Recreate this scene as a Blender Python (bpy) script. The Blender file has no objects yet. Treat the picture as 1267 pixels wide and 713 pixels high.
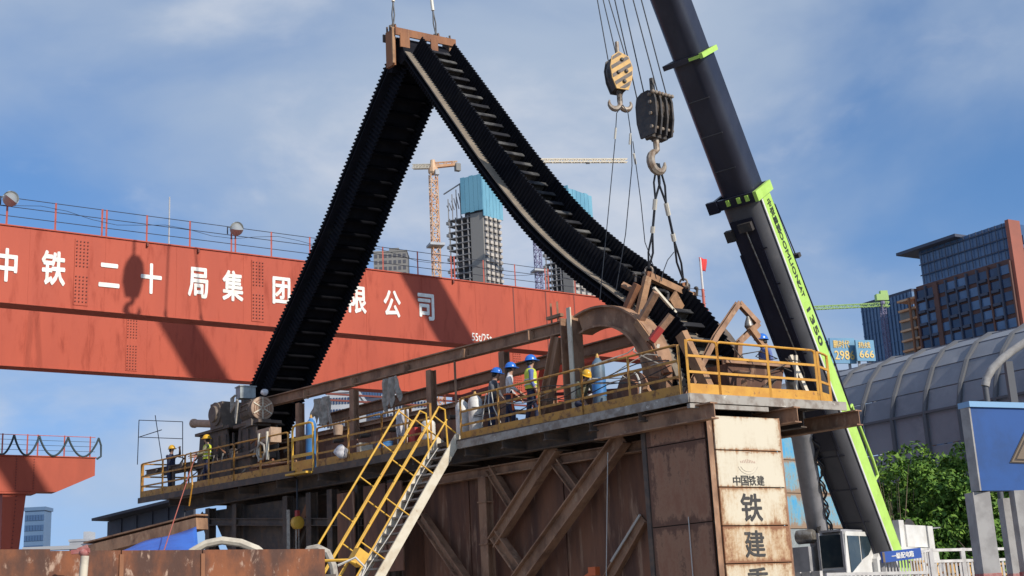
import bpy, bmesh, math, random
from mathutils import Vector, Matrix, noise

random.seed(7)
R = math.radians
scene = bpy.context.scene
COL = scene.collection

# ------------------------------------------------------------------ camera
FPX, CX, CY = 1600.0, 633.5, 356.5           # focal length and centre in photo pixels (1267 x 713)
PITCH = math.atan(406 / 1600.0)
ROLL = 0.05
EYE = Vector((0, 0, 1.7))
F_ = Vector((0, math.cos(PITCH), math.sin(PITCH)))
R0_ = Vector((1, 0, 0)); U0_ = Vector((0, -math.sin(PITCH), math.cos(PITCH)))
RT_ = R0_ * math.cos(ROLL) - U0_ * math.sin(ROLL)
UP_ = U0_ * math.cos(ROLL) + R0_ * math.sin(ROLL)
cam = bpy.data.cameras.new('camera')
cam.sensor_width = 36.0
cam.lens = 36.0 * FPX / 1267.0
cam.clip_start = 0.1
cam.clip_end = 6000.0
camo = bpy.data.objects.new('camera', cam)
COL.objects.link(camo)
m3 = Matrix((RT_, UP_, -F_)).transposed()
camo.matrix_world = Matrix.Translation(EYE) @ m3.to_4x4()
scene.camera = camo

# ------------------------------------------------------------------ sun and sky
SUN_AZ, SUN_EL = R(-43.0), R(31.3)           # direction TO the sun
SUN = Vector((math.cos(SUN_AZ) * math.cos(SUN_EL), math.sin(SUN_AZ) * math.cos(SUN_EL), math.sin(SUN_EL)))
sl = bpy.data.lights.new('sun', 'SUN')
sl.energy = 4.3
sl.angle = R(0.53)
sl.color = (1.0, 0.93, 0.82)
so = bpy.data.objects.new('sun', sl)
so.rotation_euler = (-SUN).to_track_quat('-Z', 'Y').to_euler()
so.location = (30, -30, 40)
COL.objects.link(so)

world = bpy.data.worlds.new('World')
scene.world = world
world.use_nodes = True
nt = world.node_tree
nt.nodes.clear()
def wn(t, **k):
    n = nt.nodes.new(t)
    for a, b in k.items(): setattr(n, a, b)
    return n
def wl(a, b): nt.links.new(a, b)
out = wn('ShaderNodeOutputWorld'); bg = wn('ShaderNodeBackground')
sky = wn('ShaderNodeTexSky', sky_type='NISHITA', sun_disc=False)
sky.sun_elevation = SUN_EL
sky.sun_rotation = math.pi / 2 - SUN_AZ
sky.air_density = 1.0; sky.dust_density = 0.6; sky.ozone_density = 3.5; sky.altitude = 200
tc = wn('ShaderNodeTexCoord')
# the haze-bright rim of the horizon lies below the roofs here: sample the sky a little higher up
lift = wn('ShaderNodeVectorMath', operation='MULTIPLY_ADD'); wl(tc.outputs['Generated'], lift.inputs[0]); lift.inputs[1].default_value = (1, 1, 0.75); lift.inputs[2].default_value = (0, 0, 0.19)
nrm_ = wn('ShaderNodeVectorMath', operation='NORMALIZE'); wl(lift.outputs[0], nrm_.inputs[0]); wl(nrm_.outputs[0], sky.inputs[0])
# thin veil of cloud and a few denser patches
mp1 = wn('ShaderNodeMapping'); wl(tc.outputs['Generated'], mp1.inputs[0])
mp1.inputs['Rotation'].default_value = (0, R(16), R(8)); mp1.inputs['Scale'].default_value = (2.0, 2.0, 4.2); mp1.inputs['Location'].default_value = (5.1, 2.2, 1.7)
n1 = wn('ShaderNodeTexNoise'); wl(mp1.outputs[0], n1.inputs['Vector'])
n1.inputs['Scale'].default_value = 1.25; n1.inputs['Detail'].default_value = 6; n1.inputs['Roughness'].default_value = 0.5; n1.inputs['Distortion'].default_value = 0.35
r1 = wn('ShaderNodeMapRange', interpolation_type='SMOOTHSTEP'); wl(n1.outputs[0], r1.inputs[0])
r1.inputs[1].default_value = 0.33; r1.inputs[2].default_value = 0.70; r1.inputs[3].default_value = 0.0; r1.inputs[4].default_value = 0.85
mp2 = wn('ShaderNodeMapping'); wl(tc.outputs['Generated'], mp2.inputs[0])
mp2.inputs['Location'].default_value = (6.8, 0.1, 2.57); mp2.inputs['Scale'].default_value = (3.2, 3.2, 5.5)
n2 = wn('ShaderNodeTexNoise'); wl(mp2.outputs[0], n2.inputs['Vector'])
n2.inputs['Scale'].default_value = 1.5; n2.inputs['Detail'].default_value = 9; n2.inputs['Roughness'].default_value = 0.55; n2.inputs['Distortion'].default_value = 0.2
r2 = wn('ShaderNodeMapRange', interpolation_type='SMOOTHSTEP'); wl(n2.outputs[0], r2.inputs[0])
r2.inputs[1].default_value = 0.46; r2.inputs[2].default_value = 0.74; r2.inputs[3].default_value = 0.0; r2.inputs[4].default_value = 0.9
mix = wn('ShaderNodeMix', data_type='RGBA'); wl(r1.outputs[0], mix.inputs['Factor'])
tint = wn('ShaderNodeMix', data_type='RGBA', blend_type='MULTIPLY'); tint.inputs['Factor'].default_value = 1.0
wl(sky.outputs[0], tint.inputs[6]); tint.inputs[7].default_value = (0.80, 0.99, 1.12, 1)
wl(tint.outputs[2], mix.inputs[6]); mix.inputs[7].default_value = (3.0, 3.6, 4.5, 1)
mixb = wn('ShaderNodeMix', data_type='RGBA'); wl(r2.outputs[0], mixb.inputs['Factor']); wl(mix.outputs[2], mixb.inputs[6]); mixb.inputs[7].default_value = (4.2, 4.5, 5.1, 1)
wl(mixb.outputs[2], bg.inputs['Color'])
bg.inputs['Strength'].default_value = 0.15
wl(bg.outputs[0], out.inputs['Surface'])

vs = scene.view_settings
vs.view_transform = 'Standard'; vs.look = 'None'; vs.gamma = 1.0; vs.exposure = 0.0; vs.use_curve_mapping = False
scene.render.engine = 'CYCLES'
scene.cycles.max_bounces = 6
scene.cycles.sample_clamp_indirect = 6.0

# ------------------------------------------------------------------ sighting helpers (photo pixel -> place)
def V(*a): return Vector(a)
def ray(x, y): return F_ + RT_ * ((x - CX) / FPX) - UP_ * ((y - CY) / FPX)
def P(x, y, Y):
    d = ray(x, y); return EYE + d * (Y / d.y)
def onz(x, y, z):
    d = ray(x, y); return EYE + d * ((z - EYE.z) / d.z)
def hit(x, y, p, n):
    d = ray(x, y); return EYE + d * ((p - EYE).dot(n) / d.dot(n))
def hd(deg): return V(math.cos(R(deg)), math.sin(R(deg)), 0)
Z = V(0, 0, 1)

# ------------------------------------------------------------------ mesh helpers
OFF = {}          # object -> world offset of its root
class MB:
    def __init__(s): s.v = []; s.f = []; s.mi = []; s.cur = 0
    def _add(s, vs_, fs):
        b = len(s.v); s.v += [Vector(q) for q in vs_]
        for f in fs: s.f.append([b + i for i in f]); s.mi.append(s.cur)
    def obox(s, c, ax, ay, az):            # centre and three half axes
        q = []
        for k in (-1, 1):
            for j in (-1, 1):
                for i in (-1, 1): q.append(c + ax * i + ay * j + az * k)
        s._add(q, [(0, 2, 3, 1), (4, 5, 7, 6), (0, 1, 5, 4), (2, 6, 7, 3), (0, 4, 6, 2), (1, 3, 7, 5)])
        return s
    def box(s, c, sx, sy, sz, ang=0):
        a = hd(ang); b = hd(ang + 90)
        return s.obox(Vector(c), a * sx / 2, b * sy / 2, Z * sz / 2)
    def bar(s, p0, p1, w, h, up=Z):
        p0 = Vector(p0); p1 = Vector(p1); t = (p1 - p0)
        L = t.length; t = t / L
        x = t.cross(up)
        if x.length < 1e-4: x = t.cross(V(1, 0, 0))
        x.normalize(); y = x.cross(t)
        return s.obox((p0 + p1) / 2, t * L / 2, x * w / 2, y * h / 2)
    def ibeam(s, p0, p1, w, h, tf=0.03, tw=0.025, up=Z):
        p0 = Vector(p0); p1 = Vector(p1); t = (p1 - p0).normalized(); x = t.cross(up)
        if x.length < 1e-4: x = t.cross(V(1, 0, 0))
        x.normalize(); y = x.cross(t); o = y * (h / 2 - tf / 2)
        s.bar(p0 + o, p1 + o, w, tf, up); s.bar(p0 - o, p1 - o, w, tf, up)
        s.bar(p0, p1, tw, h - 2 * tf, up); return s
    def tube(s, p0, p1, r, n=8, r2=None, caps=True):
        return s.path([p0, p1], r, n, caps, [r, r if r2 is None else r2])
    def path(s, pts, r, n=6, caps=True, rs=None, closed=False):
        pts = [Vector(p) for p in pts]; m = len(pts); rings = []
        pu = None
        for i, p in enumerate(pts):
            if closed: t = pts[(i + 1) % m] - pts[i - 1]
            elif i == 0: t = pts[1] - p
            elif i == m - 1: t = p - pts[-2]
            else: t = (pts[i + 1] - p).normalized() + (p - pts[i - 1]).normalized()
            if t.length < 1e-9: t = Z.copy()
            t.normalize()
            if pu is None:
                a = Z if abs(t.z) < 0.9 else V(1, 0, 0)
                x = t.cross(a).normalized()
            else:
                x = pu - t * pu.dot(t)
                if x.length < 1e-6: x = t.cross(V(0.3, 0.5, 0.8))
                x.normalize()
            pu = x; y = t.cross(x); rr = rs[i] if rs else r
            rings.append([p + (x * math.cos(2 * math.pi * k / n) + y * math.sin(2 * math.pi * k / n)) * rr for k in range(n)])
        b = [q for rg in rings for q in rg]; fs = []
        for i in range(m if closed else m - 1):
            j = (i + 1) % m
            for k in range(n):
                l = (k + 1) % n
                fs.append((i * n + k, i * n + l, j * n + l, j * n + k))
        if caps and not closed:
            fs.append(tuple(range(n - 1, -1, -1))); fs.append(tuple((m - 1) * n + k for k in range(n)))
        s._add(b, fs); return s
    def lathe(s, p, axis, prof, n=14):      # prof: (distance along axis, radius)
        axis = Vector(axis).normalized(); p = Vector(p)
        return s.path([p + axis * t for t, r in prof], 0, n, True, [max(r, 0.001) for t, r in prof])
    def ball(s, c, rx, ry, rz, n=10, m=7, ang=0):
        c = Vector(c); a = hd(ang); b = hd(ang + 90); q = []; fs = []
        for i in range(m + 1):
            ph = math.pi * i / m
            for k in range(n):
                th = 2 * math.pi * k / n
                q.append(c + a * rx * math.sin(ph) * math.cos(th) + b * ry * math.sin(ph) * math.sin(th) + Z * rz * math.cos(ph))
        for i in range(m):
            for k in range(n):
                l = (k + 1) % n; fs.append((i * n + k, (i + 1) * n + k, (i + 1) * n + l, i * n + l))
        s._add(q, fs); return s
    def prism(s, poly, o, X, Y, N, d):      # 2-D polygon on X,Y from origin o, extruded d along N
        n = len(poly); a = [o + X * x + Y * y for x, y in poly]; b = [q + N * d for q in a]
        fs = [tuple(range(n - 1, -1, -1)), tuple(range(n, 2 * n))]
        for k in range(n): l = (k + 1) % n; fs.append((k, l, n + l, n + k))
        s._add(a + b, fs); return s
    def quad(s, a, b, c, d): s._add([a, b, c, d], [(0, 1, 2, 3)]); return s
    def grid(s, fn, nu_, nv_):
        q = [fn(i / nu_, j / nv_) for j in range(nv_ + 1) for i in range(nu_ + 1)]
        w = nu_ + 1
        s._add(q, [(j * w + i, j * w + i + 1, (j + 1) * w + i + 1, (j + 1) * w + i) for j in range(nv_) for i in range(nu_)])
        return s
    def mesh(s, name, off, mats, smooth):
        me = bpy.data.meshes.new(name)
        me.from_pydata([tuple(q - off) for q in s.v], [], s.f)
        for m_ in mats: me.materials.append(m_)
        if len(mats) > 1: me.polygons.foreach_set('material_index', s.mi)
        if smooth:
            me.polygons.foreach_set('use_smooth', [True] * len(me.polygons))
        bm = bmesh.new(); bm.from_mesh(me); bmesh.ops.recalc_face_normals(bm, faces=bm.faces); bm.to_mesh(me); bm.free()
        if smooth: me.set_sharp_from_angle(angle=R(38))
        me.update(); return me
    def build(s, name, mat, parent=None, smooth=False, at=None):
        off = OFF[parent] if parent is not None else (Vector(at) if at is not None else V(0, 0, 0))
        mats = mat if isinstance(mat, (list, tuple)) else [mat]
        o = bpy.data.objects.new(name, s.mesh(name, off, mats, smooth)); COL.objects.link(o)
        if parent is not None: o.parent = parent
        else: o.location = off
        OFF[o] = off
        return o

def tag(o, label=None, cat=None, group=None, kind=None):
    if label: o['label'] = label
    if cat: o['category'] = cat
    if group: o['group'] = group
    if kind: o['kind'] = kind
    return o
def thing(name, label, cat, at, group=None):
    o = bpy.data.objects.new(name, None); o.empty_display_size = 0.3
    COL.objects.link(o); o.location = Vector(at); OFF[o] = Vector(at)
    return tag(o, label, cat, group)
def single(mb, name, mat, label, cat, group=None, smooth=False, at=None):
    if at is None:
        lo = Vector((min(q.x for q in mb.v), min(q.y for q in mb.v), min(q.z for q in mb.v)))
        hi = Vector((max(q.x for q in mb.v), max(q.y for q in mb.v), 0)); at = V((lo.x + hi.x) / 2, (lo.y + hi.y) / 2, lo.z)
    return tag(mb.build(name, mat, None, smooth, at), label, cat, group)
def share(src, name, parent, delta):
    """another piece with the same mesh data, moved by delta"""
    o = src.copy(); o.name = name; COL.objects.link(o); o.parent = parent
    o.location = src.location + delta; OFF[o] = OFF[src]
    return o

# ------------------------------------------------------------------ materials
MATS = {}
def mat(name, col, col2=None, rough=0.6, metal=0.0, scale=2.0, streak=0.0, lo=0.4, hi=0.65, bump=0.0, col3=None, lo3=0.55, hi3=0.7, scale3=6.0, spec=0.5, bscale=None, emit=None):
    m = bpy.data.materials.new(name); m.use_nodes = True; t = m.node_tree; t.nodes.clear()
    o = t.nodes.new('ShaderNodeOutputMaterial'); b = t.nodes.new('ShaderNodeBsdfPrincipled')
    t.links.new(b.outputs[0], o.inputs[0])
    b.inputs['Roughness'].default_value = rough; b.inputs['Metallic'].default_value = metal
    b.inputs['Specular IOR Level'].default_value = spec
    b.inputs['Base Color'].default_value = (*col, 1)
    g = t.nodes.new('ShaderNodeNewGeometry'); mp = t.nodes.new('ShaderNodeMapping')
    t.links.new(g.outputs['Position'], mp.inputs[0])
    mp.inputs['Scale'].default_value = (1, 1, 1 - 0.93 * streak) if streak else (1, 1, 1)
    last = None
    def nz(sc, det=6, dist=0.0, rgh=0.6):
        n = t.nodes.new('ShaderNodeTexNoise'); t.links.new(mp.outputs[0], n.inputs['Vector'])
        n.inputs['Scale'].default_value = sc; n.inputs['Detail'].default_value = det; n.inputs['Distortion'].default_value = dist; n.inputs['Roughness'].default_value = rgh
        return n
    def mr(n, a, c):
        r_ = t.nodes.new('ShaderNodeMapRange'); t.links.new(n.outputs[0], r_.inputs[0]); r_.interpolation_type = 'SMOOTHSTEP'
        r_.inputs[1].default_value = a; r_.inputs[2].default_value = c; return r_
    if col2:
        r_ = mr(nz(scale, 7), lo, hi)
        x = t.nodes.new('ShaderNodeMix'); x.data_type = 'RGBA'; t.links.new(r_.outputs[0], x.inputs['Factor'])
        x.inputs[6].default_value = (*col, 1); x.inputs[7].default_value = (*col2, 1); last = x.outputs[2]
    if col3:
        r_ = mr(nz(scale3, 8, 0.3, 0.65), lo3, hi3)
        x = t.nodes.new('ShaderNodeMix'); x.data_type = 'RGBA'; t.links.new(r_.outputs[0], x.inputs['Factor'])
        if last: t.links.new(last, x.inputs[6])
        else: x.inputs[6].default_value = (*col, 1)
        x.inputs[7].default_value = (*col3, 1); last = x.outputs[2]
        rr = t.nodes.new('ShaderNodeMapRange'); t.links.new(r_.outputs[0], rr.inputs[0]); rr.inputs[3].default_value = rough; rr.inputs[4].default_value = min(1, rough + 0.25)
        t.links.new(rr.outputs[0], b.inputs['Roughness'])
    if last: t.links.new(last, b.inputs['Base Color'])
    if bump:
        n = nz(bscale or scale * 5, 6); bp = t.nodes.new('ShaderNodeBump'); bp.inputs['Strength'].default_value = bump; bp.inputs['Distance'].default_value = 0.03
        t.links.new(n.outputs[0], bp.inputs['Height']); t.links.new(bp.outputs[0], b.inputs['Normal'])
    if emit:
        b.inputs['Emission Color'].default_value = (*emit[0], 1); b.inputs['Emission Strength'].default_value = emit[1]
    MATS[name] = m; return m
M = MATS
mat('orange', (0.455, 0.084, 0.044), (0.395, 0.072, 0.04), rough=0.6, scale=0.5, streak=0.85, lo=0.35, hi=0.7, col3=(0.32, 0.064, 0.04), lo3=0.50, hi3=0.74, scale3=2.6, spec=0.25, bump=0.25, bscale=1.1)
mat('orange_faded', (0.42, 0.09, 0.052), (0.36, 0.078, 0.046), rough=0.65, scale=0.7, streak=0.8, spec=0.25)
mat('orange_post', (0.55, 0.13, 0.09), (0.42, 0.10, 0.07), rough=0.6, scale=4)
mat('seam', (0.16, 0.035, 0.025), rough=0.7)
mat('white_letter', (0.82, 0.80, 0.74), (0.70, 0.64, 0.57), rough=0.6, scale=5)
mat('wire', (0.03, 0.035, 0.05), rough=0.6)
mat('dark_steel', (0.085, 0.066, 0.055), (0.14, 0.098, 0.072), rough=0.75, scale=3, col3=(0.20, 0.11, 0.06), lo3=0.55, hi3=0.75, bump=0.25)
mat('rust_wall', (0.25, 0.112, 0.062), (0.11, 0.055, 0.038), rough=0.85, scale=1.3, streak=0.9, lo=0.36, hi=0.66, col3=(0.38, 0.235, 0.155), lo3=0.53, hi3=0.72, scale3=3.5, bump=0.45)
mat('rust_beam', (0.37, 0.21, 0.125), (0.21, 0.115, 0.07), rough=0.8, scale=2.0, streak=0.5, col3=(0.48, 0.32, 0.21), lo3=0.54, hi3=0.75, bump=0.4)
mat('rust_bright', (0.30, 0.13, 0.06), (0.20, 0.085, 0.045), rough=0.85, scale=2.0, streak=0.7, col3=(0.40, 0.23, 0.13), lo3=0.55, hi3=0.75, scale3=4, bump=0.3)
mat('rust_front', (0.25, 0.088, 0.038), (0.085, 0.042, 0.03), rough=0.9, scale=2.6, lo=0.36, hi=0.62, streak=0.55, col3=(0.42, 0.29, 0.215), lo3=0.56, hi3=0.70, scale3=9, bump=0.5)
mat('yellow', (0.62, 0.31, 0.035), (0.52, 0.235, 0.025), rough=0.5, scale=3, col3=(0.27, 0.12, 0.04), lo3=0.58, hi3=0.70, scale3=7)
mat('yellow_shaded', (0.50, 0.25, 0.045), (0.38, 0.185, 0.045), rough=0.6, scale=3, col3=(0.21, 0.105, 0.045), lo3=0.50, hi3=0.66, scale3=6)  # railing yellow with rust spots, dulled in colour for the long side's shade
mat('yellow_clean', (0.72, 0.42, 0.05), (0.62, 0.33, 0.04), rough=0.5, scale=3)
mat('pale_paint', (0.66, 0.60, 0.48), (0.55, 0.47, 0.35), rough=0.6, scale=3, col3=(0.30, 0.19, 0.11), lo3=0.62, hi3=0.75)
mat('deck_edge', (0.36, 0.33, 0.29), (0.22, 0.18, 0.15), rough=0.8, scale=4, col3=(0.6, 0.57, 0.5), lo3=0.6, hi3=0.7)
mat('rubber', (0.0075, 0.008, 0.012), (0.012, 0.012, 0.016), rough=0.85, scale=3, spec=0.12, col3=(0.022, 0.021, 0.022), lo3=0.52, hi3=0.8, scale3=1.2)
mat('rubber_dusty_sunlit', (0.19, 0.155, 0.12), (0.25, 0.205, 0.155), rough=0.9, scale=3, col3=(0.11, 0.095, 0.08), lo3=0.55, hi3=0.75)  # dusty rubber, with the sunlight on the belt margin put into its beige
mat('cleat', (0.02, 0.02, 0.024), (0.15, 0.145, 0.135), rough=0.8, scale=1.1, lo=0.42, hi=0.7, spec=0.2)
mat('cleat_black', (0.0035, 0.0035, 0.005), (0.008, 0.008, 0.010), rough=0.95, scale=2, spec=0.05)  # cleat copy blackened in colour so the sun doesn't pick it out
mat('boom_dark', (0.016, 0.017, 0.030), (0.026, 0.027, 0.042), rough=0.34, scale=1.2, streak=0.6, col3=(0.045, 0.043, 0.05), lo3=0.58, hi3=0.82, scale3=2.2, bump=0.06, bscale=1.5)
mat('boom_grey', (0.085, 0.083, 0.09), (0.06, 0.06, 0.066), rough=0.5, scale=0.9, streak=0.6, col3=(0.13, 0.12, 0.115), lo3=0.55, hi3=0.8, scale3=2.5, bump=0.06, bscale=1.5)
mat('lime', (0.46, 0.70, 0.13), (0.40, 0.62, 0.10), rough=0.4, scale=2, col3=(0.36, 0.50, 0.12), lo3=0.56, hi3=0.74, scale3=5)
mat('white_paint', (0.70, 0.68, 0.64), (0.58, 0.55, 0.50), rough=0.45, scale=1.5)
mat('grey_paint', (0.34, 0.33, 0.34), (0.25, 0.245, 0.25), rough=0.5, scale=2)
mat('dark_text', (0.035, 0.045, 0.03), rough=0.6)
mat('black_text', (0.045, 0.042, 0.04), (0.10, 0.085, 0.07), rough=0.7, scale=9, lo=0.5, hi=0.75)
mat('steel_rope', (0.035, 0.04, 0.05), rough=0.5, metal=0.3)
mat('steel', (0.33, 0.31, 0.28), (0.20, 0.17, 0.14), rough=0.45, metal=0.6, scale=8)
mat('ferrule', (0.62, 0.58, 0.50), rough=0.45)
mat('hook_steel', (0.30, 0.25, 0.20), (0.18, 0.12, 0.08), rough=0.55, metal=0.2, scale=9)
mat('hazard_yellow', (0.62, 0.36, 0.10), (0.5, 0.29, 0.09), rough=0.6, scale=8)
mat('hazard_grey', (0.10, 0.085, 0.08), (0.16, 0.12, 0.10), rough=0.65, scale=8)
mat('block_dark', (0.035, 0.032, 0.032), (0.07, 0.055, 0.045), rough=0.6, scale=6)
mat('timber', (0.38, 0.21, 0.11), (0.26, 0.14, 0.075), rough=0.85, scale=3, col3=(0.46, 0.30, 0.18), lo3=0.55, hi3=0.7, bump=0.25)
mat('red_paint', (0.45, 0.035, 0.03), (0.35, 0.05, 0.04), rough=0.6, scale=5)
mat('flag_red', (0.62, 0.03, 0.025), rough=0.7)
mat('pole_white', (0.62, 0.58, 0.54), rough=0.5)
mat('cyl_white', (0.72, 0.70, 0.66), (0.58, 0.54, 0.48), rough=0.45, scale=5)
mat('cyl_blue', (0.045, 0.20, 0.48), (0.06, 0.16, 0.34), rough=0.45, scale=5)
mat('cyl_slate', (0.11, 0.17, 0.23), (0.09, 0.12, 0.16), rough=0.5, scale=5)
mat('motor', (0.115, 0.088, 0.07), (0.17, 0.13, 0.10), rough=0.65, scale=3, col3=(0.25, 0.18, 0.12), lo3=0.56, hi3=0.75)
mat('motor_cover', (0.42, 0.29, 0.20), (0.33, 0.22, 0.15), rough=0.7, scale=6)
mat('box_grey', (0.30, 0.33, 0.33), (0.22, 0.24, 0.24), rough=0.5, scale=5)
mat('cable_pale', (0.42, 0.38, 0.32), (0.28, 0.24, 0.2), rough=0.7, scale=10)
mat('hose_white', (0.62, 0.55, 0.43), (0.48, 0.42, 0.33), rough=0.6, scale=8)
mat('cloth_grey', (0.42, 0.37, 0.31), (0.27, 0.235, 0.195), rough=0.95, scale=7)
mat('cloth_white', (0.62, 0.60, 0.60), (0.45, 0.43, 0.45), rough=0.8, scale=9)
mat('tarp_blue', (0.035, 0.16, 0.60), (0.03, 0.13, 0.50), rough=0.5, scale=2)
mat('shed_dark', (0.042, 0.045, 0.062), (0.055, 0.058, 0.075), rough=0.6, scale=2, streak=0.6)
mat('concrete', (0.30, 0.285, 0.265), (0.22, 0.21, 0.195), rough=0.9, scale=0.35)
mat('ground', (0.25, 0.215, 0.18), (0.17, 0.15, 0.13), rough=0.95, scale=0.2, col3=(0.33, 0.30, 0.26), lo3=0.5, hi3=0.7, scale3=1.5, bump=0.3)
mat('barrier_pane', (0.23, 0.24, 0.265), (0.175, 0.185, 0.21), rough=0.5, scale=0.25, col3=(0.30, 0.305, 0.325), lo3=0.46, hi3=0.78, scale3=0.7, bump=0.1, bscale=0.8)
mat('barrier_rib', (0.095, 0.098, 0.11), rough=0.6)
mat('viaduct', (0.14, 0.145, 0.16), (0.10, 0.103, 0.115), rough=0.9, scale=0.5, streak=0.6)
mat('sign_blue', (0.010, 0.068, 0.25), (0.009, 0.054, 0.19), rough=0.65, scale=2, col3=(0.2, 0.27, 0.37), lo3=0.70, hi3=0.78, scale3=9)
mat('sign_edge', (0.20, 0.36, 0.55), rough=0.5)
mat('sign_dark', (0.05, 0.04, 0.035), rough=0.6)
mat('sign_tan', (0.16, 0.115, 0.075), rough=0.6)
mat('post_grey', (0.36, 0.345, 0.33), (0.27, 0.255, 0.245), rough=0.8, scale=4)
mat('post_red', (0.34, 0.10, 0.09), (0.42, 0.22, 0.20), rough=0.8, scale=12)
mat('fence_white', (0.60, 0.57, 0.54), (0.47, 0.44, 0.41), rough=0.6, scale=6)
mat('leaf', (0.055, 0.125, 0.02), (0.095, 0.19, 0.03), rough=0.6, scale=1.2, lo=0.35, hi=0.65, spec=0.15)
mat('leaf_light', (0.16, 0.27, 0.045), (0.11, 0.20, 0.03), rough=0.6, scale=1.5, spec=0.15)
mat('bark', (0.11, 0.085, 0.06), (0.07, 0.055, 0.04), rough=0.9, scale=6)
mat('twig', (0.24, 0.19, 0.12), rough=0.9)
mat('tower_grey', (0.23, 0.215, 0.20), (0.18, 0.17, 0.16), rough=0.9, scale=0.05, streak=0.5)
mat('slab', (0.22, 0.21, 0.21), (0.16, 0.155, 0.16), rough=0.9, scale=0.1)
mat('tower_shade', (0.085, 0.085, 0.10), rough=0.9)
mat('balcony', (0.46, 0.41, 0.36), (0.36, 0.32, 0.285), rough=0.8, scale=0.2)
mat('net_blue', (0.155, 0.35, 0.45), (0.11, 0.28, 0.38), rough=0.8, scale=0.12, streak=0.7)
mat('crane_pale', (0.55, 0.27, 0.13), (0.60, 0.40, 0.25), rough=0.6, scale=0.2)
mat('crane_cream', (0.66, 0.58, 0.46), rough=0.6)
mat('crane_blue', (0.17, 0.16, 0.27), rough=0.6)
mat('crane_green', (0.34, 0.52, 0.17), rough=0.6)
mat('glass_blue', (0.05, 0.095, 0.19), (0.085, 0.15, 0.27), rough=0.15, scale=0.12, spec=0.7)
mat('glass_dark', (0.015, 0.028, 0.07), (0.03, 0.055, 0.12), rough=0.12, scale=0.15, spec=0.6)
mat('glass_pale', (0.10, 0.165, 0.27), (0.13, 0.20, 0.31), rough=0.2, scale=0.1, spec=0.6)
mat('facade_brown', (0.125, 0.058, 0.046), (0.10, 0.05, 0.042), rough=0.8, scale=0.1)
mat('facade_red', (0.33, 0.105, 0.07), (0.28, 0.095, 0.065), rough=0.8, scale=0.1)
mat('facade_slate', (0.055, 0.065, 0.10), rough=0.7)
mat('facade_white', (0.42, 0.43, 0.45), (0.33, 0.335, 0.36), rough=0.8, scale=0.1)
mat('billboard', (0.13, 0.30, 0.44), (0.09, 0.22, 0.38), rough=0.6, scale=0.3)
mat('gold', (0.72, 0.50, 0.16), rough=0.5)
mat('skin', (0.42, 0.24, 0.16), rough=0.6)
mat('helmet_blue', (0.03, 0.16, 0.58), rough=0.3)
mat('helmet_yellow', (0.75, 0.42, 0.03), rough=0.3)
mat('navy', (0.025, 0.03, 0.065), (0.035, 0.04, 0.08), rough=0.9, scale=8, bump=0.6, bscale=14)
mat('grey_cloth', (0.10, 0.105, 0.12), (0.14, 0.14, 0.15), rough=0.9, scale=9, bump=0.6, bscale=14)
mat('white_cloth', (0.62, 0.60, 0.60), rough=0.9, bump=0.6, bscale=14)
mat('blue_cloth', (0.12, 0.16, 0.36), rough=0.9, bump=0.6, bscale=14)
mat('olive_cloth', (0.22, 0.20, 0.12), rough=0.9, bump=0.6, bscale=14)
mat('hivis', (0.62, 0.68, 0.06), (0.50, 0.56, 0.06), rough=0.7, scale=9, bump=0.6, bscale=14)
mat('boots', (0.03, 0.025, 0.022), rough=0.8)
mat('hair', (0.012, 0.01, 0.01), rough=0.6)
mat('orange_strap', (0.65, 0.14, 0.04), rough=0.6)
mat('lamp_metal', (0.42, 0.43, 0.42), rough=0.35, metal=0.5)
mat('lamp_glass', (0.62, 0.62, 0.55), (0.5, 0.5, 0.45), rough=0.2, scale=5)
mat('window_glass', (0.02, 0.035, 0.045), (0.04, 0.055, 0.06), rough=0.12, scale=2, spec=0.6)
mat('plate_blue', (0.03, 0.08, 0.32), rough=0.5)
mat('festoon', (0.03, 0.05, 0.06), rough=0.7)
mat('rope_white', (0.55, 0.52, 0.47), rough=0.8)
mat('rope_red', (0.45, 0.12, 0.08), rough=0.8)

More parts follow.
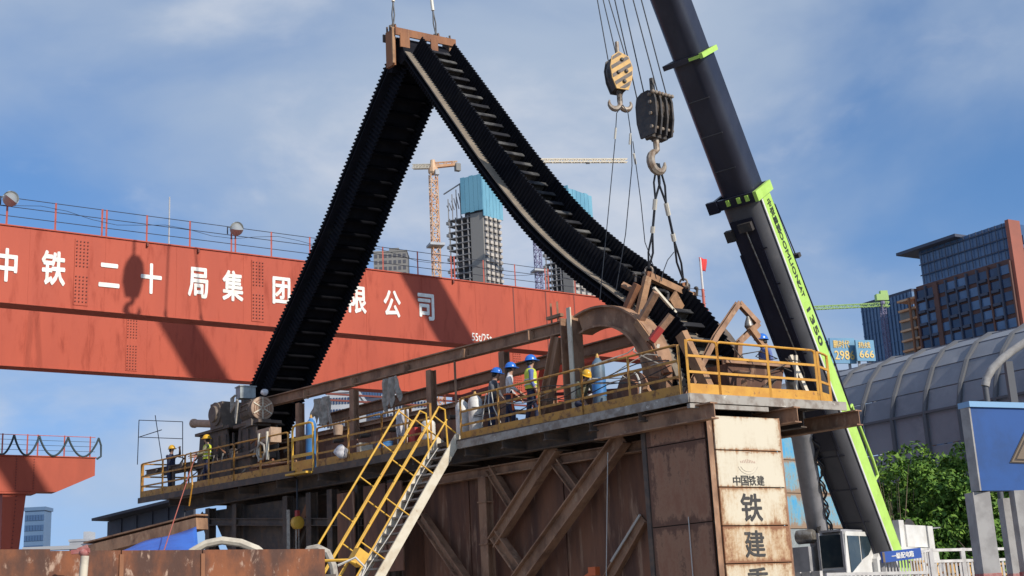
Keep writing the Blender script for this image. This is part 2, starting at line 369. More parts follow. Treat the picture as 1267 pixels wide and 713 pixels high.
def panel_mat(name, base, base2, rust, amount):
    """painted sheet whose paint has rusted away from its edges (own bounding box)"""
    m = bpy.data.materials.new(name); m.use_nodes = True; t = m.node_tree; t.nodes.clear()
    L = t.links.new
    def nn(ty, **k):
        n = t.nodes.new(ty)
        for a, b in k.items(): setattr(n, a, b)
        return n
    def math_(op, a, b):
        n = nn('ShaderNodeMath', operation=op)
        for i, q in enumerate((a, b)):
            if isinstance(q, (int, float)): n.inputs[i].default_value = q
            else: L(q, n.inputs[i])
        return n.outputs[0]
    o = nn('ShaderNodeOutputMaterial'); b = nn('ShaderNodeBsdfPrincipled'); L(b.outputs[0], o.inputs[0])
    tcn = nn('ShaderNodeTexCoord'); sp = nn('ShaderNodeSeparateXYZ'); L(tcn.outputs['Generated'], sp.inputs[0])
    g = nn('ShaderNodeNewGeometry'); mp = nn('ShaderNodeMapping'); L(g.outputs['Position'], mp.inputs[0]); mp.inputs['Scale'].default_value = (1, 1, 0.18)
    ex = math_('MULTIPLY', math_('ABSOLUTE', math_('SUBTRACT', sp.outputs[0], 0.5), 0), 2)
    ez = math_('MULTIPLY', math_('ABSOLUTE', math_('SUBTRACT', sp.outputs[2], 0.5), 0), 2)
    edge = math_('MAXIMUM', math_('POWER', ex, 9), math_('POWER', ez, 6))
    n1_ = nn('ShaderNodeTexNoise'); L(mp.outputs[0], n1_.inputs['Vector']); n1_.inputs['Scale'].default_value = 5; n1_.inputs['Detail'].default_value = 8; n1_.inputs['Roughness'].default_value = 0.65
    n2_ = nn('ShaderNodeTexNoise'); L(g.outputs['Position'], n2_.inputs['Vector']); n2_.inputs['Scale'].default_value = 1.1; n2_.inputs['Detail'].default_value = 5
    n3_ = nn('ShaderNodeTexNoise'); L(g.outputs['Position'], n3_.inputs['Vector']); n3_.inputs['Scale'].default_value = 14; n3_.inputs['Detail'].default_value = 6; n3_.inputs['Roughness'].default_value = 0.7
    k = math_('ADD', math_('MULTIPLY', edge, 0.22), math_('ADD', math_('ADD', math_('MULTIPLY', n1_.outputs[0], 0.55), math_('MULTIPLY', n3_.outputs[0], 0.30)), math_('MULTIPLY', n2_.outputs[0], 0.30)))
    r_ = nn('ShaderNodeMapRange', interpolation_type='SMOOTHSTEP'); L(k, r_.inputs[0]); r_.inputs[1].default_value = amount; r_.inputs[2].default_value = amount + 0.13
    r0 = nn('ShaderNodeMapRange', interpolation_type='SMOOTHSTEP'); L(k, r0.inputs[0]); r0.inputs[1].default_value = amount - 0.12; r0.inputs[2].default_value = amount + 0.06
    x0 = nn('ShaderNodeMix', data_type='RGBA'); L(r0.outputs[0], x0.inputs['Factor']); x0.inputs[6].default_value = (*base, 1); x0.inputs[7].default_value = (*base2, 1)
    x = nn('ShaderNodeMix', data_type='RGBA'); L(r_.outputs[0], x.inputs['Factor']); L(x0.outputs[2], x.inputs[6]); x.inputs[7].default_value = (*rust, 1)
    L(x.outputs[2], b.inputs['Base Color']); b.inputs['Roughness'].default_value = 0.7
    M[name] = m
panel_mat('panel_clean', (0.64, 0.57, 0.44), (0.56, 0.47, 0.34), (0.33, 0.16, 0.07), 0.705)
panel_mat('panel_white', (0.64, 0.56, 0.42), (0.52, 0.38, 0.235), (0.27, 0.125, 0.055), 0.63)
panel_mat('panel_rusty', (0.60, 0.49, 0.34), (0.46, 0.29, 0.155), (0.24, 0.10, 0.045), 0.60)
panel_mat('panel_blue', (0.06, 0.33, 0.58), (0.20, 0.36, 0.42), (0.30, 0.20, 0.13), 0.56)
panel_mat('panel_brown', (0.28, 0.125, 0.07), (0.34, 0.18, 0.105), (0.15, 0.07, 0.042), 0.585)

_tcache = {}
def text_mesh(body, bold=0.0, depth=0.02):
    """outline of a word as a mesh, one em high, centred; returns (verts, faces)"""
    key = (body, bold, depth)
    if key in _tcache: return _tcache[key]
    c = bpy.data.curves.new('txt', 'FONT'); c.body = body; c.size = 1.0; c.extrude = depth; c.offset = bold; c.resolution_u = 2
    o = bpy.data.objects.new('txt', c); COL.objects.link(o)
    dg = bpy.context.evaluated_depsgraph_get(); me = bpy.data.meshes.new_from_object(o.evaluated_get(dg))
    vs_ = [v.co.copy() for v in me.vertices]; fs = [list(p.vertices) for p in me.polygons]
    bpy.data.objects.remove(o); bpy.data.curves.remove(c); bpy.data.meshes.remove(me)
    lo = Vector((min(v.x for v in vs_), min(v.y for v in vs_), 0)); hi = Vector((max(v.x for v in vs_), max(v.y for v in vs_), 0))
    mid = (lo + hi) / 2
    vs_ = [v - mid for v in vs_]
    _tcache[key] = (vs_, fs, hi.x - lo.x, hi.y - lo.y); return _tcache[key]
def put_text(mb, body, c, X, Y, N, w, h, bold=0.0, depth=0.01):
    """word fitted in width w and height h around c on axes X,Y, standing proud along N"""
    vs_, fs, tw, th = text_mesh(body, 0.0, 0.5)
    kx, ky = w / (tw + 2 * bold), h / (th + 2 * bold)
    n = 1 if bold == 0 else 7          # heavier strokes: the outline laid down again around itself, each a hair prouder
    for i in range(n):
        ox, oy = (0, 0) if i == 0 else (bold * math.cos(2 * math.pi * i / 6), bold * math.sin(2 * math.pi * i / 6))
        mb._add([c + X * ((v.x + ox) * kx) + Y * ((v.y + oy) * ky) + N * (v.z * 2 * (depth + 0.0006 * i)) for v in vs_], fs)
    return mb
# ------------------------------------------------------------------ ground
g = MB(); g.quad(V(-3000, -60, 0), V(3000, -60, 0), V(3000, 4500, 0), V(-3000, 4500, 0))
tag(g.build('ground', M['ground']), kind='structure')

# ------------------------------------------------------------------ the red gantry crane behind the platform
GD = hd(35.0); GN = V(math.sin(R(35)), -math.cos(R(35)), 0)      # along the girders / out of their faces towards the photographer
G0 = P(100, 290, 46.0)
ZT, ZB, GW = 16.25, 13.42, 0.75
def gp(t, z, o=0.0): q = G0 + GD * t + GN * o; return V(q.x, q.y, z)
def gt(x, y, o=0.0):
    q = hit(x, y, G0 + GN * o, GN); return (q - G0).dot(GD), q.z
FAR = -11.3
T0, T1 = -26.0, gt(876, 386)[0]
gc = thing('gantry_crane', 'long red double-girder gantry crane with white lettering behind the belt', 'gantry crane', gp(-8, 0))
def girder(o, name, label):
    b = MB()
    b.obox(gp((T0 + T1) / 2, (ZT + ZB) / 2, o - GW / 2), GD * (T1 - T0) / 2, GN * GW / 2, Z * (ZT - ZB) / 2)
    ob = b.build(name, M['orange'], gc)
    b = MB()
    for z in (ZT + 0.022, ZB - 0.022):
        b.obox(gp((T0 + T1) / 2, z, o - GW / 2), GD * ((T1 - T0) / 2 + 0.02), GN * (GW / 2 + 0.05), Z * 0.022)
    b.build('flange', M['orange'], ob)
    return ob
near = girder(0, 'girder', None)
farg = girder(FAR, 'girder', None)
# bolted splices
def splice(par, o, tc_, zt, zb):
    b = MB(); b.obox(gp(tc_, (zt + zb) / 2, o + 0.012), GD * 0.27, GN * 0.012, Z * (zt - zb) / 2)
    b.build('splice_plate', M['orange'], par)
    b = MB()
    for k in range(4):
        t = tc_ - 0.2 + 0.133 * k; z = zt - 0.1
        i = 0
        while z > zb + 0.06:
            if i not in (8, 9):
                b.lathe(gp(t, z, o + 0.024), GN, [(0, 0.03), (0.025, 0.03), (0.03, 0.02)], 6)
            z -= 0.135; i += 1
    b.build('bolts', M['seam'], par)['kind'] = 'stuff'
for x, y in ((101, 330), (319, 357)):
    splice(near, 0, gt(x, y)[0], ZT - 0.18, ZB + 0.12)
for x, y in ((163, 425), (640, 455)):
    splice(farg, FAR, gt(x, y, FAR)[0], ZT - 0.12, ZB + 0.1)
for i in range(20):
    t_ = T0 + 2.2 + i * 2.75
    for par_, o_ in ((near, 0.0), (farg, FAR)):
        b = MB(); b.obox(gp(t_, (ZT + ZB) / 2, o_ + 0.004), GD * 0.012, GN * 0.004, Z * (ZT - ZB) / 2 * 0.985); b.build('weld_seam', M['orange'], par_)
b = MB()
for x in (636, 676, 711):
    t = gt(x, 385)[0]; b.obox(gp(t, (ZT + ZB) / 2, 0.006), GD * 0.028, GN * 0.006, Z * (ZT - ZB) / 2 * 0.99)
b.build('web_seam', M['seam'], near)
b = MB()
for x, y in ((182, 300), (245, 310), (420, 332), (560, 349)):
    t, _ = gt(x, y); b.obox(gp(t, ZT - 0.1, 0.05), GD * 0.035, GN * 0.05, Z * 0.07)
b.build('cable_bracket', M['seam'], near)
# lettering
for ch, x, y, wpx, hpx in (('中', 8, 328, 27, 42), ('铁', 66, 332, 30, 43), ('二', 135, 341, 26, 30), ('十', 187, 345, 26, 38), ('局', 245, 350, 25, 38),
                           ('集', 288, 354, 26, 38), ('团', 348, 360, 22, 34), ('有', 398, 366, 22, 34), ('限', 442, 371, 22, 34), ('公', 485, 376, 21, 33), ('司', 527, 380, 20, 33)):
    t, z = gt(x, y); ta, _ = gt(x - wpx / 2, y); tb, _ = gt(x + wpx / 2, y); _, za = gt(x, y - hpx / 2); _, zb = gt(x, y + hpx / 2)
    b = MB(); put_text(b, ch, gp(t, z, 0.012), GD, Z, GN, tb - ta, za - zb, 0.028, 0.012)
    b.build('character', M['white_letter'], near)
t, z = gt(596, 418)
b = MB(); put_text(b, '55t/25t', gp(t, z, 0.012), GD, Z, GN, 1.05, 0.36, 0.008, 0.01); b.build('load_rating', M['white_letter'], near)
# walkway railing on the near girder
k = 0; t = T0 + 1.0; posts = []
while t < T1 - 0.2:
    posts.append(t)
    if k % 3 == 0: posts.append(t + 0.17)
    t += 1.72; k += 1
pb = MB(); pb.bar(gp(posts[0], ZT + 0.04, -0.08), gp(posts[0], ZT + 1.12, -0.08), 0.055, 0.055)
first = pb.build('railing_post', M['orange_post'], gc)
for t in posts[1:]: share(first, 'railing_post', gc, GD * (t - posts[0]))
for h in (0.40, 0.76, 1.10):
    b = MB(); b.tube(gp(T0 + 1, ZT + h, -0.08), gp(T1, ZT + h, -0.08), 0.014, 6); b.build('railing_wire', M['wire'], gc)
b = MB()
pts = []
for i in range(60):
    t = T0 + 1 + (T1 - T0 - 2) * i / 59; sag = 0.14 * math.sin(i * 1.3) + 0.1 * math.sin(i * 0.37)
    pts.append(gp(t, ZT + 0.78 + sag, -0.05))
b.path(pts, 0.010, 5); b.build('loose_cable', M['wire'], gc)
b = MB(); t = gt(210, 300)[0]; b.tube(gp(t, ZT, -0.1), gp(t, ZT + 2.0, -0.1), 0.028, 8); b.build('rod', M['pole_white'], gc)
# legs and end carriages: the gantry stands on them
for t in (T0 + 3.0, gt(840, 382)[0]):
    for o, s in ((-GW / 2, 1), (FAR - GW / 2, -1)):
        b = MB(); top = gp(t, ZB - 0.03, o); bot = gp(t, 0.5, o + s * 1.2)
        b.path([top, bot], 0, 4, True, [0.75, 0.45]); b.build('leg', M['orange'], gc)
    b = MB(); b.bar(gp(t, 0.45, 2.2), gp(t, 0.45, FAR - 2.9), 0.6, 0.55); b.build('end_carriage', M['orange'], gc)
    b = MB(); b.bar(gp(t, ZT - 1.0, -GW), gp(t, ZT - 1.0, FAR), 0.7, 1.0); b.build('cross_beam', M['orange'], gc)
# cable track under the far girder
b = MB()
for z, o in ((ZB - 0.55, FAR + 0.7), (ZB - 0.9, FAR + 0.9)):
    b.bar(gp(gt(395, 470, FAR)[0], z, o), gp(gt(700, 490, FAR)[0], z, o), 0.09, 0.09)
b.build('cable_track', M['seam'], gc)
for x in (470, 540, 610, 660):
    t = gt(x, 470, FAR)[0]; b = MB(); b.bar(gp(t, ZB - 0.04, FAR + 0.8), gp(t, ZB - 0.95, FAR + 0.8), 0.06, 0.06); b.build('track_hanger', M['seam'], gc)
# floodlights
for x, y, lab in ((12, 247, 'round silver floodlight on the gantry railing at the photo edge'), (291, 284, 'round silver floodlight on the gantry railing left of the black belt')):
    t, z = gt(x, y); c = gp(t, z, 0.12); ax = (GN * 0.9 + V(0, 0, -0.42)).normalized()
    fl = thing('floodlight', lab, 'floodlight', c - Z * 0.4, 'floodlights on the gantry railing')
    b = MB(); b.lathe(c - ax * 0.16, ax, [(0, 0.10), (0.05, 0.16), (0.16, 0.27), (0.20, 0.29), (0.205, 0.27), (0.15, 0.24)], 20); b.build('reflector', M['lamp_metal'], fl, True)
    b = MB(); b.lathe(c - ax * 0.02, ax, [(0, 0.245), (0.012, 0.24), (0.022, 0.2), (0.03, 0.1), (0.032, 0.01)], 20); b.build('lens', M['lamp_glass'], fl, True)
    b = MB(); b.lathe(c - ax * 0.36, ax, [(0, 0.08), (0.02, 0.11), (0.18, 0.11), (0.2, 0.1)], 12); b.build('housing', M['wire'], fl, True)
    b = MB(); b.bar(c - ax * 0.2 - GD * 0.3, c - ax * 0.2 - GD * 0.3 - Z * 0.3, 0.04, 0.04); b.bar(c - ax * 0.2 - GD * 0.3, c - ax * 0.2, 0.04, 0.04); b.build('bracket', M['wire'], fl)
# red flag on its pole at the girder end
t, z = gt(871, 385); q = P(869.5, 318, gp(t, z).y)
fp = thing('flag_pole', 'small red flag on a white pole at the girder end', 'flag', gp(t, ZT))
b = MB(); b.tube(gp(t, ZT, 0.05), gp(t, ZT + 2.75, 0.05), 0.06, 8); b.build('pole', M['pole_white'], fp)
b = MB(); b.tube(gp(t, ZT, 0.05), gp(t, ZT + 1.1, 0.05), 0.075, 8); b.build('lower_pole', M['orange_post'], fp)
def flagf(i, j):
    q = gp(t + 0.06, ZT + 2.78, 0.05); return q + GD * (-0.14 + (0.52 - 0.22 * j) * i + 0.1 * j) - Z * (0.68 * j + 0.05 * i) + GN * 0.05 * math.sin(7 * i + 3 * j)
b = MB(); b.grid(flagf, 8, 8); o = b.build('flag', M['flag_red'], fp, True)
md = o.modifiers.new('t', 'SOLIDIFY'); md.thickness = 0.012

# second, farther gantry crane at the left edge: beam end, leg, walkway and festoon cable
g2 = P(118, 567, 70.0); zt2 = g2.z
def gq(t, z, o=0.0): q = g2 + GD * t + GN * o; return V(q.x, q.y, z)
c2 = thing('gantry_crane', 'smaller red gantry crane end with looped cable at the left edge', 'gantry crane', gq(-5, 0))
tl = -12.0
b = MB(); b.prism([(tl, 0), (tl, -1.85), (-2.0, -1.85), (0, -0.95), (0, 0)], gq(0, zt2, 0), GD, Z, -GN, 0.9); b.build('girder', M['orange_faded'], c2)
b = MB(); b.prism([(tl, 0.05), (tl, 0), (0.05, 0), (0.05, 0.05)], gq(0, zt2, 0.06), GD, Z, -GN, 1.0); b.build('flange', M['orange_faded'], c2)
def tq(x, y): return (hit(x, y, g2, GN) - g2).dot(GD)
la, lb = tq(3, 620), tq(33, 606)
b = MB()
top = [gq(la, zt2 - 1.86, -0.05), gq(lb, zt2 - 1.86, -0.05), gq(lb, zt2 - 1.86, -0.85), gq(la, zt2 - 1.86, -0.85)]
lc, ld = la + 0.15, lb - 0.75
bot = [gq(lc, 0, -0.1), gq(ld, 0, -0.1), gq(ld, 0, -0.8), gq(lc, 0, -0.8)]
b._add(top + bot, [(0, 1, 2, 3), (7, 6, 5, 4), (0, 4, 5, 1), (1, 5, 6, 2), (2, 6, 7, 3), (3, 7, 4, 0)])
b.build('leg', M['orange_faded'], c2)
b = MB(); b.obox(gq((la + lb) / 2 + 0.1, zt2 - 1.92, -0.42), GD * ((lb - la) / 2 + 0.35), GN * 0.5, Z * 0.05); b.build('cap_plate', M['orange_faded'], c2)
b = MB()
for tt in (tq(20, 580), tq(42, 580)):
    for i in range(12): b.lathe(gq(tt, zt2 - 0.15 - i * 0.14, 0.0), GN, [(0, 0.03), (0.03, 0.03)], 6)
for i in range(14): b.lathe(gq(tq(20, 620) - i * 0.008, zt2 - 2.1 - i * 0.2, -0.045), GN, [(0, 0.035), (0.03, 0.035)], 6)
b.build('bolts', M['seam'], c2)['kind'] = 'stuff'
px_ = [3, 34, 47, 80, 112]
for x in px_:
    b = MB(); t = tq(x, 560); b.bar(gq(t, zt2 + 0.05, -0.1), gq(t, zt2 + 1.18, -0.1), 0.06, 0.06); b.build('railing_post', M['orange_post'], c2)
for h in (0.35, 0.62, 0.88, 1.14):
    b = MB(); b.tube(gq(tl, zt2 + h, -0.1), gq(0, zt2 + h, -0.1), 0.02 if h > 1 else 0.012, 6); b.build('railing_rail', M['orange_post'] if h > 1 else M['wire'], c2)
hp = [-12, 17, 48, 84, 122]
for i in range(4):
    t0_, t1_ = tq(hp[i], 545), tq(hp[i + 1], 545)
    pts = []
    for k in range(15):
        a = k / 14; pts.append(gq(t0_ + (t1_ - t0_) * a, zt2 + 1.1 - 1.05 * math.sin(math.pi * a) ** 0.8, 0.02 + 0.05 * math.sin(i)))
    b = MB(); b.path(pts, 0.055, 7); b.build('festoon_cable', M['festoon'], c2, True)
b = MB(); b.path([gq(tq(122, 545), zt2 + 1.1), gq(tq(125, 550), zt2 + 0.7), gq(tq(125, 560), zt2 + 0.1), gq(tq(120, 560), zt2 - 0.05)], 0.055, 7); b.build('festoon_cable', M['festoon'], c2, True)

# ------------------------------------------------------------------ towers and cranes of the city
def wall_block(parent, corner, da, la_, db, lb_, z0, z1, m, name='wall'):
    b = MB(); a, c = hd(da) * la_, hd(db) * lb_; p = V(corner.x, corner.y, z0)
    h = Z * (z1 - z0); q = [p, p + a, p + a + c, p + c]
    b._add(q + [x + h for x in q], [(0, 1, 2, 3), (4, 7, 6, 5), (0, 4, 5, 1), (1, 5, 6, 2), (2, 6, 7, 3), (3, 7, 4, 0)])
    return b.build(name, m, parent)
def facade_windows(parent, corner, ang, out_, cols, rows, du, dz, z0, w, h, m, u0=0.0, proud=0.12, name='window', skip=None, alt=None):
    """single windows on a wall: each is its own part sharing one mesh"""
    d = hd(ang); proto = {}
    for r_ in range(rows):
        for c in range(cols):
            if skip and skip(c, r_): continue
            mm = alt(c, r_) if alt else m
            p = V(corner.x, corner.y, z0) + d * (u0 + du * (c + 0.5)) + Z * (dz * (r_ + 0.5)) + out_ * proud / 2
            if mm not in proto:
                b = MB(); b.obox(p, d * w / 2, out_ * proud / 2, Z * h / 2); proto[mm] = (b.build(name, mm, parent), p)
            else:
                o, p0 = proto[mm]; share(o, name, parent, p - p0)
def lattice(b, p0, p1, w, n, r, side=None):
    p0 = Vector(p0); p1 = Vector(p1); t = (p1 - p0).normalized(); x = side or (t.cross(Z) if abs(t.z) < 0.9 else V(1, 0, 0)); x = (x - t * x.dot(t)).normalized(); y = t.cross(x)
    cs = [x * w / 2 + y * w / 2, x * w / 2 - y * w / 2, -x * w / 2 - y * w / 2, -x * w / 2 + y * w / 2]
    for c in cs: b.bar(p0 + c, p1 + c, r, r)
    for i in range(n):
        a = p0.lerp(p1, i / n); d = p0.lerp(p1, (i + 1) / n)
        for k in range(4):
            c0, c1 = cs[k], cs[(k + 1) % 4]
            b.bar(a + c0, d + c1, r * 0.7, r * 0.7) if i % 2 else b.bar(a + c1, d + c0, r * 0.7, r * 0.7)
            b.bar(a + c0, a + c1, r * 0.7, r * 0.7)

def construction_tower(corner_px, Y, left_px, right_px, top_z, label, floors_vis):
    c = P(corner_px[0], corner_px[1], Y); c.z = 0
    dl, dr = 152.0, 48.0
    nl = V(math.cos(R(dl + 90)), math.sin(R(dl + 90)), 0); nl = nl if nl.y < 0 else -nl
    nr = V(math.cos(R(dr - 90)), math.sin(R(dr - 90)), 0); nr = nr if nr.y < 0 else -nr
    ql = hit(left_px[0], left_px[1], c, nl); qr = hit(right_px[0], right_px[1], c, nr)
    Ll = (ql - c).dot(hd(dl)); Lr = (qr - c).dot(hd(dr))
    th = thing('tower_under_construction', label, 'building', c + hd(dl) * Ll / 2 + hd(dr) * Lr / 2)
    core_w = Ll * 0.36
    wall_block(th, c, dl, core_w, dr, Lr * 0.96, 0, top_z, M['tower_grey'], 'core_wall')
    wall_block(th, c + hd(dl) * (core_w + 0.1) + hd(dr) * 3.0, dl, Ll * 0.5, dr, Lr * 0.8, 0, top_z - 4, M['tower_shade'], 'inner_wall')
    fh = 3.1; n = int(floors_vis); proto = None
    for i in range(n):
        z = top_z - 1.0 - fh * i
        b = MB() if proto is None else None
        if proto is None:
            b.obox(c + hd(dl) * (core_w + (Ll - core_w) / 2 + 0.3) + hd(dr) * (Lr * 0.45) + Z * z, hd(dl) * (Ll - core_w - 0.2) / 2, hd(dr) * Lr * 0.45, Z * 0.22); proto = b.build('floor_slab', M['slab'], th)
        else: share(proto, 'floor_slab', th, -Z * fh * i)
        if i % 1 == 0:
            if i == 0:
                b = MB(); b.obox(c + hd(dl) * (Ll + 0.2) + hd(dr) * 1.0 + Z * (z - 1.3), hd(dl) * 0.7, hd(dr) * 1.4, Z * 0.75); pb_ = b.build('edge_platform', M['slab'], th)
            elif i % 2 == 0: share(pb_, 'edge_platform', th, -Z * fh * i)
    for f in (0.45, 0.62, 0.8, 0.98):
        b = MB(); q = c + hd(dl) * (Ll * f) + hd(dr) * 0.5; b.bar(V(q.x, q.y, top_z - fh * n), V(q.x, q.y, top_z), 0.7, 0.7); b.build('column', M['slab'], th)
    # balconies on the sunny side
    rows = n - 1
    facade_windows(th, c, dr, nr, 4, rows, Lr / 4, fh, top_z - fh * rows - 1, Lr / 4 * 0.62, fh * 0.5, M['balcony'], 0, 1.1, 'balcony')
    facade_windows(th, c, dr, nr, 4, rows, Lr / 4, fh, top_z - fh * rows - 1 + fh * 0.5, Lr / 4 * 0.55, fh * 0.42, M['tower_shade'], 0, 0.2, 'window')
    return th, c, dl, dr, nl, nr, Ll, Lr
ct = P(597, 262, 600).z
th, c, dl, dr, nl, nr, Ll, Lr = construction_tower((597, 262), 600, (554, 262), (620, 290), ct, 'unfinished concrete tower wrapped in blue netting at its top', 32)
def net(th, c, d0, L0, L1, nrm, z0, z1, n):
    for i in range(n):
        a = L0 + (L1 - L0) * i / n; e = L0 + (L1 - L0) * (i + 0.94) / n
        b = MB(); b.obox(c + hd(d0) * ((a + e) / 2) + nrm * 0.9 + Z * (z0 + z1) / 2, hd(d0) * (e - a) / 2, nrm * 0.25, Z * ((z1 - z0) / 2 + random.uniform(-0.3, 0.3)))
        b.build('net_screen', M['net_blue'], th)
zt_ = P(590, 216, 600).z; zb_ = P(597, 258, 600).z
net(th, c, dl, -0.8, Ll * 0.58, nl, zb_ - 1, zt_, 5)
net(th, c, dr, -0.5, Lr + 1.0, nr, zb_ - 4, zt_ - 1, 6)
wall_block(th, c + hd(dl) * 1 + hd(dr) * 1, dl, Ll * 0.5, dr, Lr * 0.9, ct - 1, zt_ - 3, M['tower_shade'], 'formwork')
b = MB()
for k in range(4): q = c + hd(dl) * (Ll * (0.62 + 0.12 * k)); b.bar(q + Z * (ct - 1), q + Z * (zt_ - 3 - 2 * k), 0.5, 0.5)
b.bar(c + hd(dl) * Ll * 0.55 + Z * (zt_ - 2), c + hd(dl) * (Ll + 2) + Z * (zt_ - 6), 0.5, 0.5)
for k in range(6): q = c + hd(dl) * (Ll * (0.6 + 0.07 * k)); b.bar(q + Z * (ct + 4), q + hd(dl) * Ll * 0.07 + Z * (ct + 12 - k), 0.35, 0.35)
b.build('rebar_frame', M['slab'], th)
c2t = P(712, 300, 640); 
th, c, dl, dr, nl, nr, Ll, Lr = construction_tower((706, 300), 640, (674, 320), (735, 330), P(706, 262, 640).z, 'second unfinished tower with blue net top, half hidden behind the belt', 34)
zt2_ = P(715, 229, 640).z
net(th, c, dl, -0.8, Ll * 1.0, nl, P(706, 270, 640).z, zt2_, 5)
net(th, c, dr, -0.5, Lr + 0.6, nr, P(706, 272, 640).z, zt2_ - 2, 6)

def tower_crane(px_top, px_bot, Y, w, m, label, jib_to=None, jib_back=None, base0=True, collars=()):
    p1 = P(*px_top, Y); p0 = V(p1.x, p1.y, 0)
    th = thing('tower_crane', label, 'tower crane', p0)
    zb = max(0.0, P(px_bot[0], px_bot[1], Y).z - 60)
    b = MB(); lattice(b, V(p1.x, p1.y, zb), p1, w, int((p1.z - zb) / (w * 1.1)), w * 0.14, V(1, 0.4, 0)); b.build('mast', m, th)
    if zb > 0:
        b = MB(); lattice(b, p0, V(p1.x, p1.y, zb - 0.3), w, int(zb / (w * 2.2)), w * 0.14, V(1, 0.4, 0)); b.build('mast', m, th)
    b = MB(); b.lathe(p1, Z, [(0, w * 0.5), (w * 0.3, w * 0.75), (w * 0.9, w * 0.75), (w * 1.0, w * 0.5), (w * 2.2, w * 0.35)], 10); b.build('slewing_ring', m, th)
    for y in collars:
        q = P(px_top[0], y, Y); b = MB(); b.box(V(p1.x, p1.y, q.z), w * 2.2, w * 2.2, w * 0.35, 20); b.build('collar', M['facade_white'], th)
    return th, p1
th, p1 = tower_crane((536, 216), (543, 345), 520, 2.9, M['crane_pale'], 'pale orange tower crane beside the blue-netted tower', collars=(304,))
jb = P(511, 212, 480); ct_ = P(566, 203, 560)
tp = p1 + Z * 2.4
jb = onz(511, 211, tp.z + 1.0); cb = onz(566, 204, tp.z + 1.5)
b = MB(); lattice(b, tp + Z * 1.2, jb + Z * 1.6, 1.7, 12, 0.3); b.build('jib', M['crane_cream'], th)
b = MB(); b.bar(tp + Z * 0.8, cb, 1.6, 0.9); lattice(b, tp + Z * 2.2, cb + Z * 0.9, 1.2, 6, 0.25); b.build('counter_jib', M['crane_pale'], th)
b = MB(); b.box(cb - Z * 1.2, 2.2, 2.0, 3.2, 30); b.build('counterweight', M['tower_grey'], th)
b = MB(); b.box(p1 + V(1.6, -1.2, 0.4), 1.8, 1.8, 2.2, 25); b.build('cab', M['facade_white'], th)
th, p1 = tower_crane((659, 203), (662, 352), 560, 2.6, M['crane_blue'], 'dark tower crane with long cream jib behind the belt', collars=(336,))
tp = p1 + Z * 1.5; je = onz(776, 199, tp.z + 0.4)
b = MB(); lattice(b, tp, tp.lerp(je, 1.0), 1.5, 20, 0.34); b.build('jib', M['crane_cream'], th)
b = MB(); b.box(tp.lerp(je, 0.58) - Z * 1.0, 1.8, 1.2, 0.8); b.build('trolley', M['tower_grey'], th)
b = MB(); b.bar(tp, tp + V(-12, 1, 0.3), 1.4, 0.9); b.build('counter_jib', M['crane_cream'], th)
b = MB(); b.box(tp + V(-11, 1, -1.2), 2, 1.8, 2.6); b.build('counterweight', M['tower_grey'], th)
th, p1 = tower_crane((1092, 378), (1094, 400), 330, 1.1, M['crane_blue'], 'green tower crane reaching over the glass office block')
je = P(1003, 381, 330); tp = p1 + Z * 0.2; je = V(je.x, je.y, tp.z)
b = MB(); lattice(b, tp, je, 0.85, 20, 0.14); b.build('jib', M['crane_green'], th)
b = MB(); lattice(b, tp, tp + V(1.7, 0, 0), 1.1, 2, 0.24); b.build('counter_jib', M['crane_green'], th)
b = MB(); b.box(tp + V(0, 0, 1.9), 3.2, 1.6, 1.7, 5); b.box(tp + V(0.6, 0, 3.2), 1.9, 1.2, 0.9, 5); b.build('winch_house', M['crane_green'], th)

# brown and blue apartment block on the right
cpx = P(1243, 275, 280); ac = V(cpx.x, cpx.y, 0); da, db = 122.0, 30.0
na = -V(math.cos(R(da - 90)), math.sin(R(da - 90)), 0); na = na if na.y < 0 or na.x < 0 else -na
nb = V(math.cos(R(db - 90)), math.sin(R(db - 90)), 0)
zr = cpx.z
La = (hit(1130, 330, ac, na) - ac).dot(hd(da))
th = thing('apartment_block', 'dark brown and blue apartment block with flat overhanging roof at right', 'building', ac + hd(da) * La / 2)
wall_block(th, ac, da, La, db, 26, 0, zr - 8.5, M['facade_brown'], 'wall')
wall_block(th, ac + hd(db) * 0.4, da, La * 0.93, db, 25, zr - 8.5, zr, M['glass_blue'], 'penthouse')
fh = 3.05; rows = 15; z0 = zr - 9.2 - fh * rows
ncol = 9; du = La / ncol
def altm(c_, r_): return M['glass_blue'] if (c_ * 7 + r_ * 3) % 5 in (0, 2) else M['glass_dark']
facade_windows(th, ac, da, na, ncol, rows, du, fh, z0, du * 0.86, fh * 0.66, M['glass_dark'], 0, 0.25, 'window', skip=lambda c_, r_: c_ == 0 and False, alt=altm)
facade_windows(th, ac, da, na, ncol, rows, du, fh, z0 - fh * 0.42, du * 0.66, fh * 0.2, M['facade_slate'], 0, 0.9, 'balcony', skip=lambda c_, r_: c_ in (0, 3, 6))
for i in range(ncol + 1):
    b = MB(); p = ac + hd(da) * (du * i) + na * 0.35; wd = 1.3 if i in (7,) else 0.4
    b.obox(V(p.x, p.y, (zr - 9) / 2), hd(da) * wd / 2, na * 0.35, Z * (zr - 9) / 2); b.build('pilaster', M['facade_brown'] if i in (0, 2, 7, 9) else M['facade_slate'], th)
b = MB(); p = ac + hd(db) * 1.9 + nb * 0.5 - hd(da) * 0.0; b.obox(V(p.x, p.y, zr / 2 + 0.2), hd(db) * 1.9, nb * 0.5, Z * (zr / 2 + 0.2)); b.build('corner_wall', M['facade_red'], th)
facade_windows(th, ac, db, nb, 4, 18, 4.6, fh, zr - 2 - fh * 18, 3.6, fh * 0.66, M['glass_blue'], 4.6, 0.3, 'window')
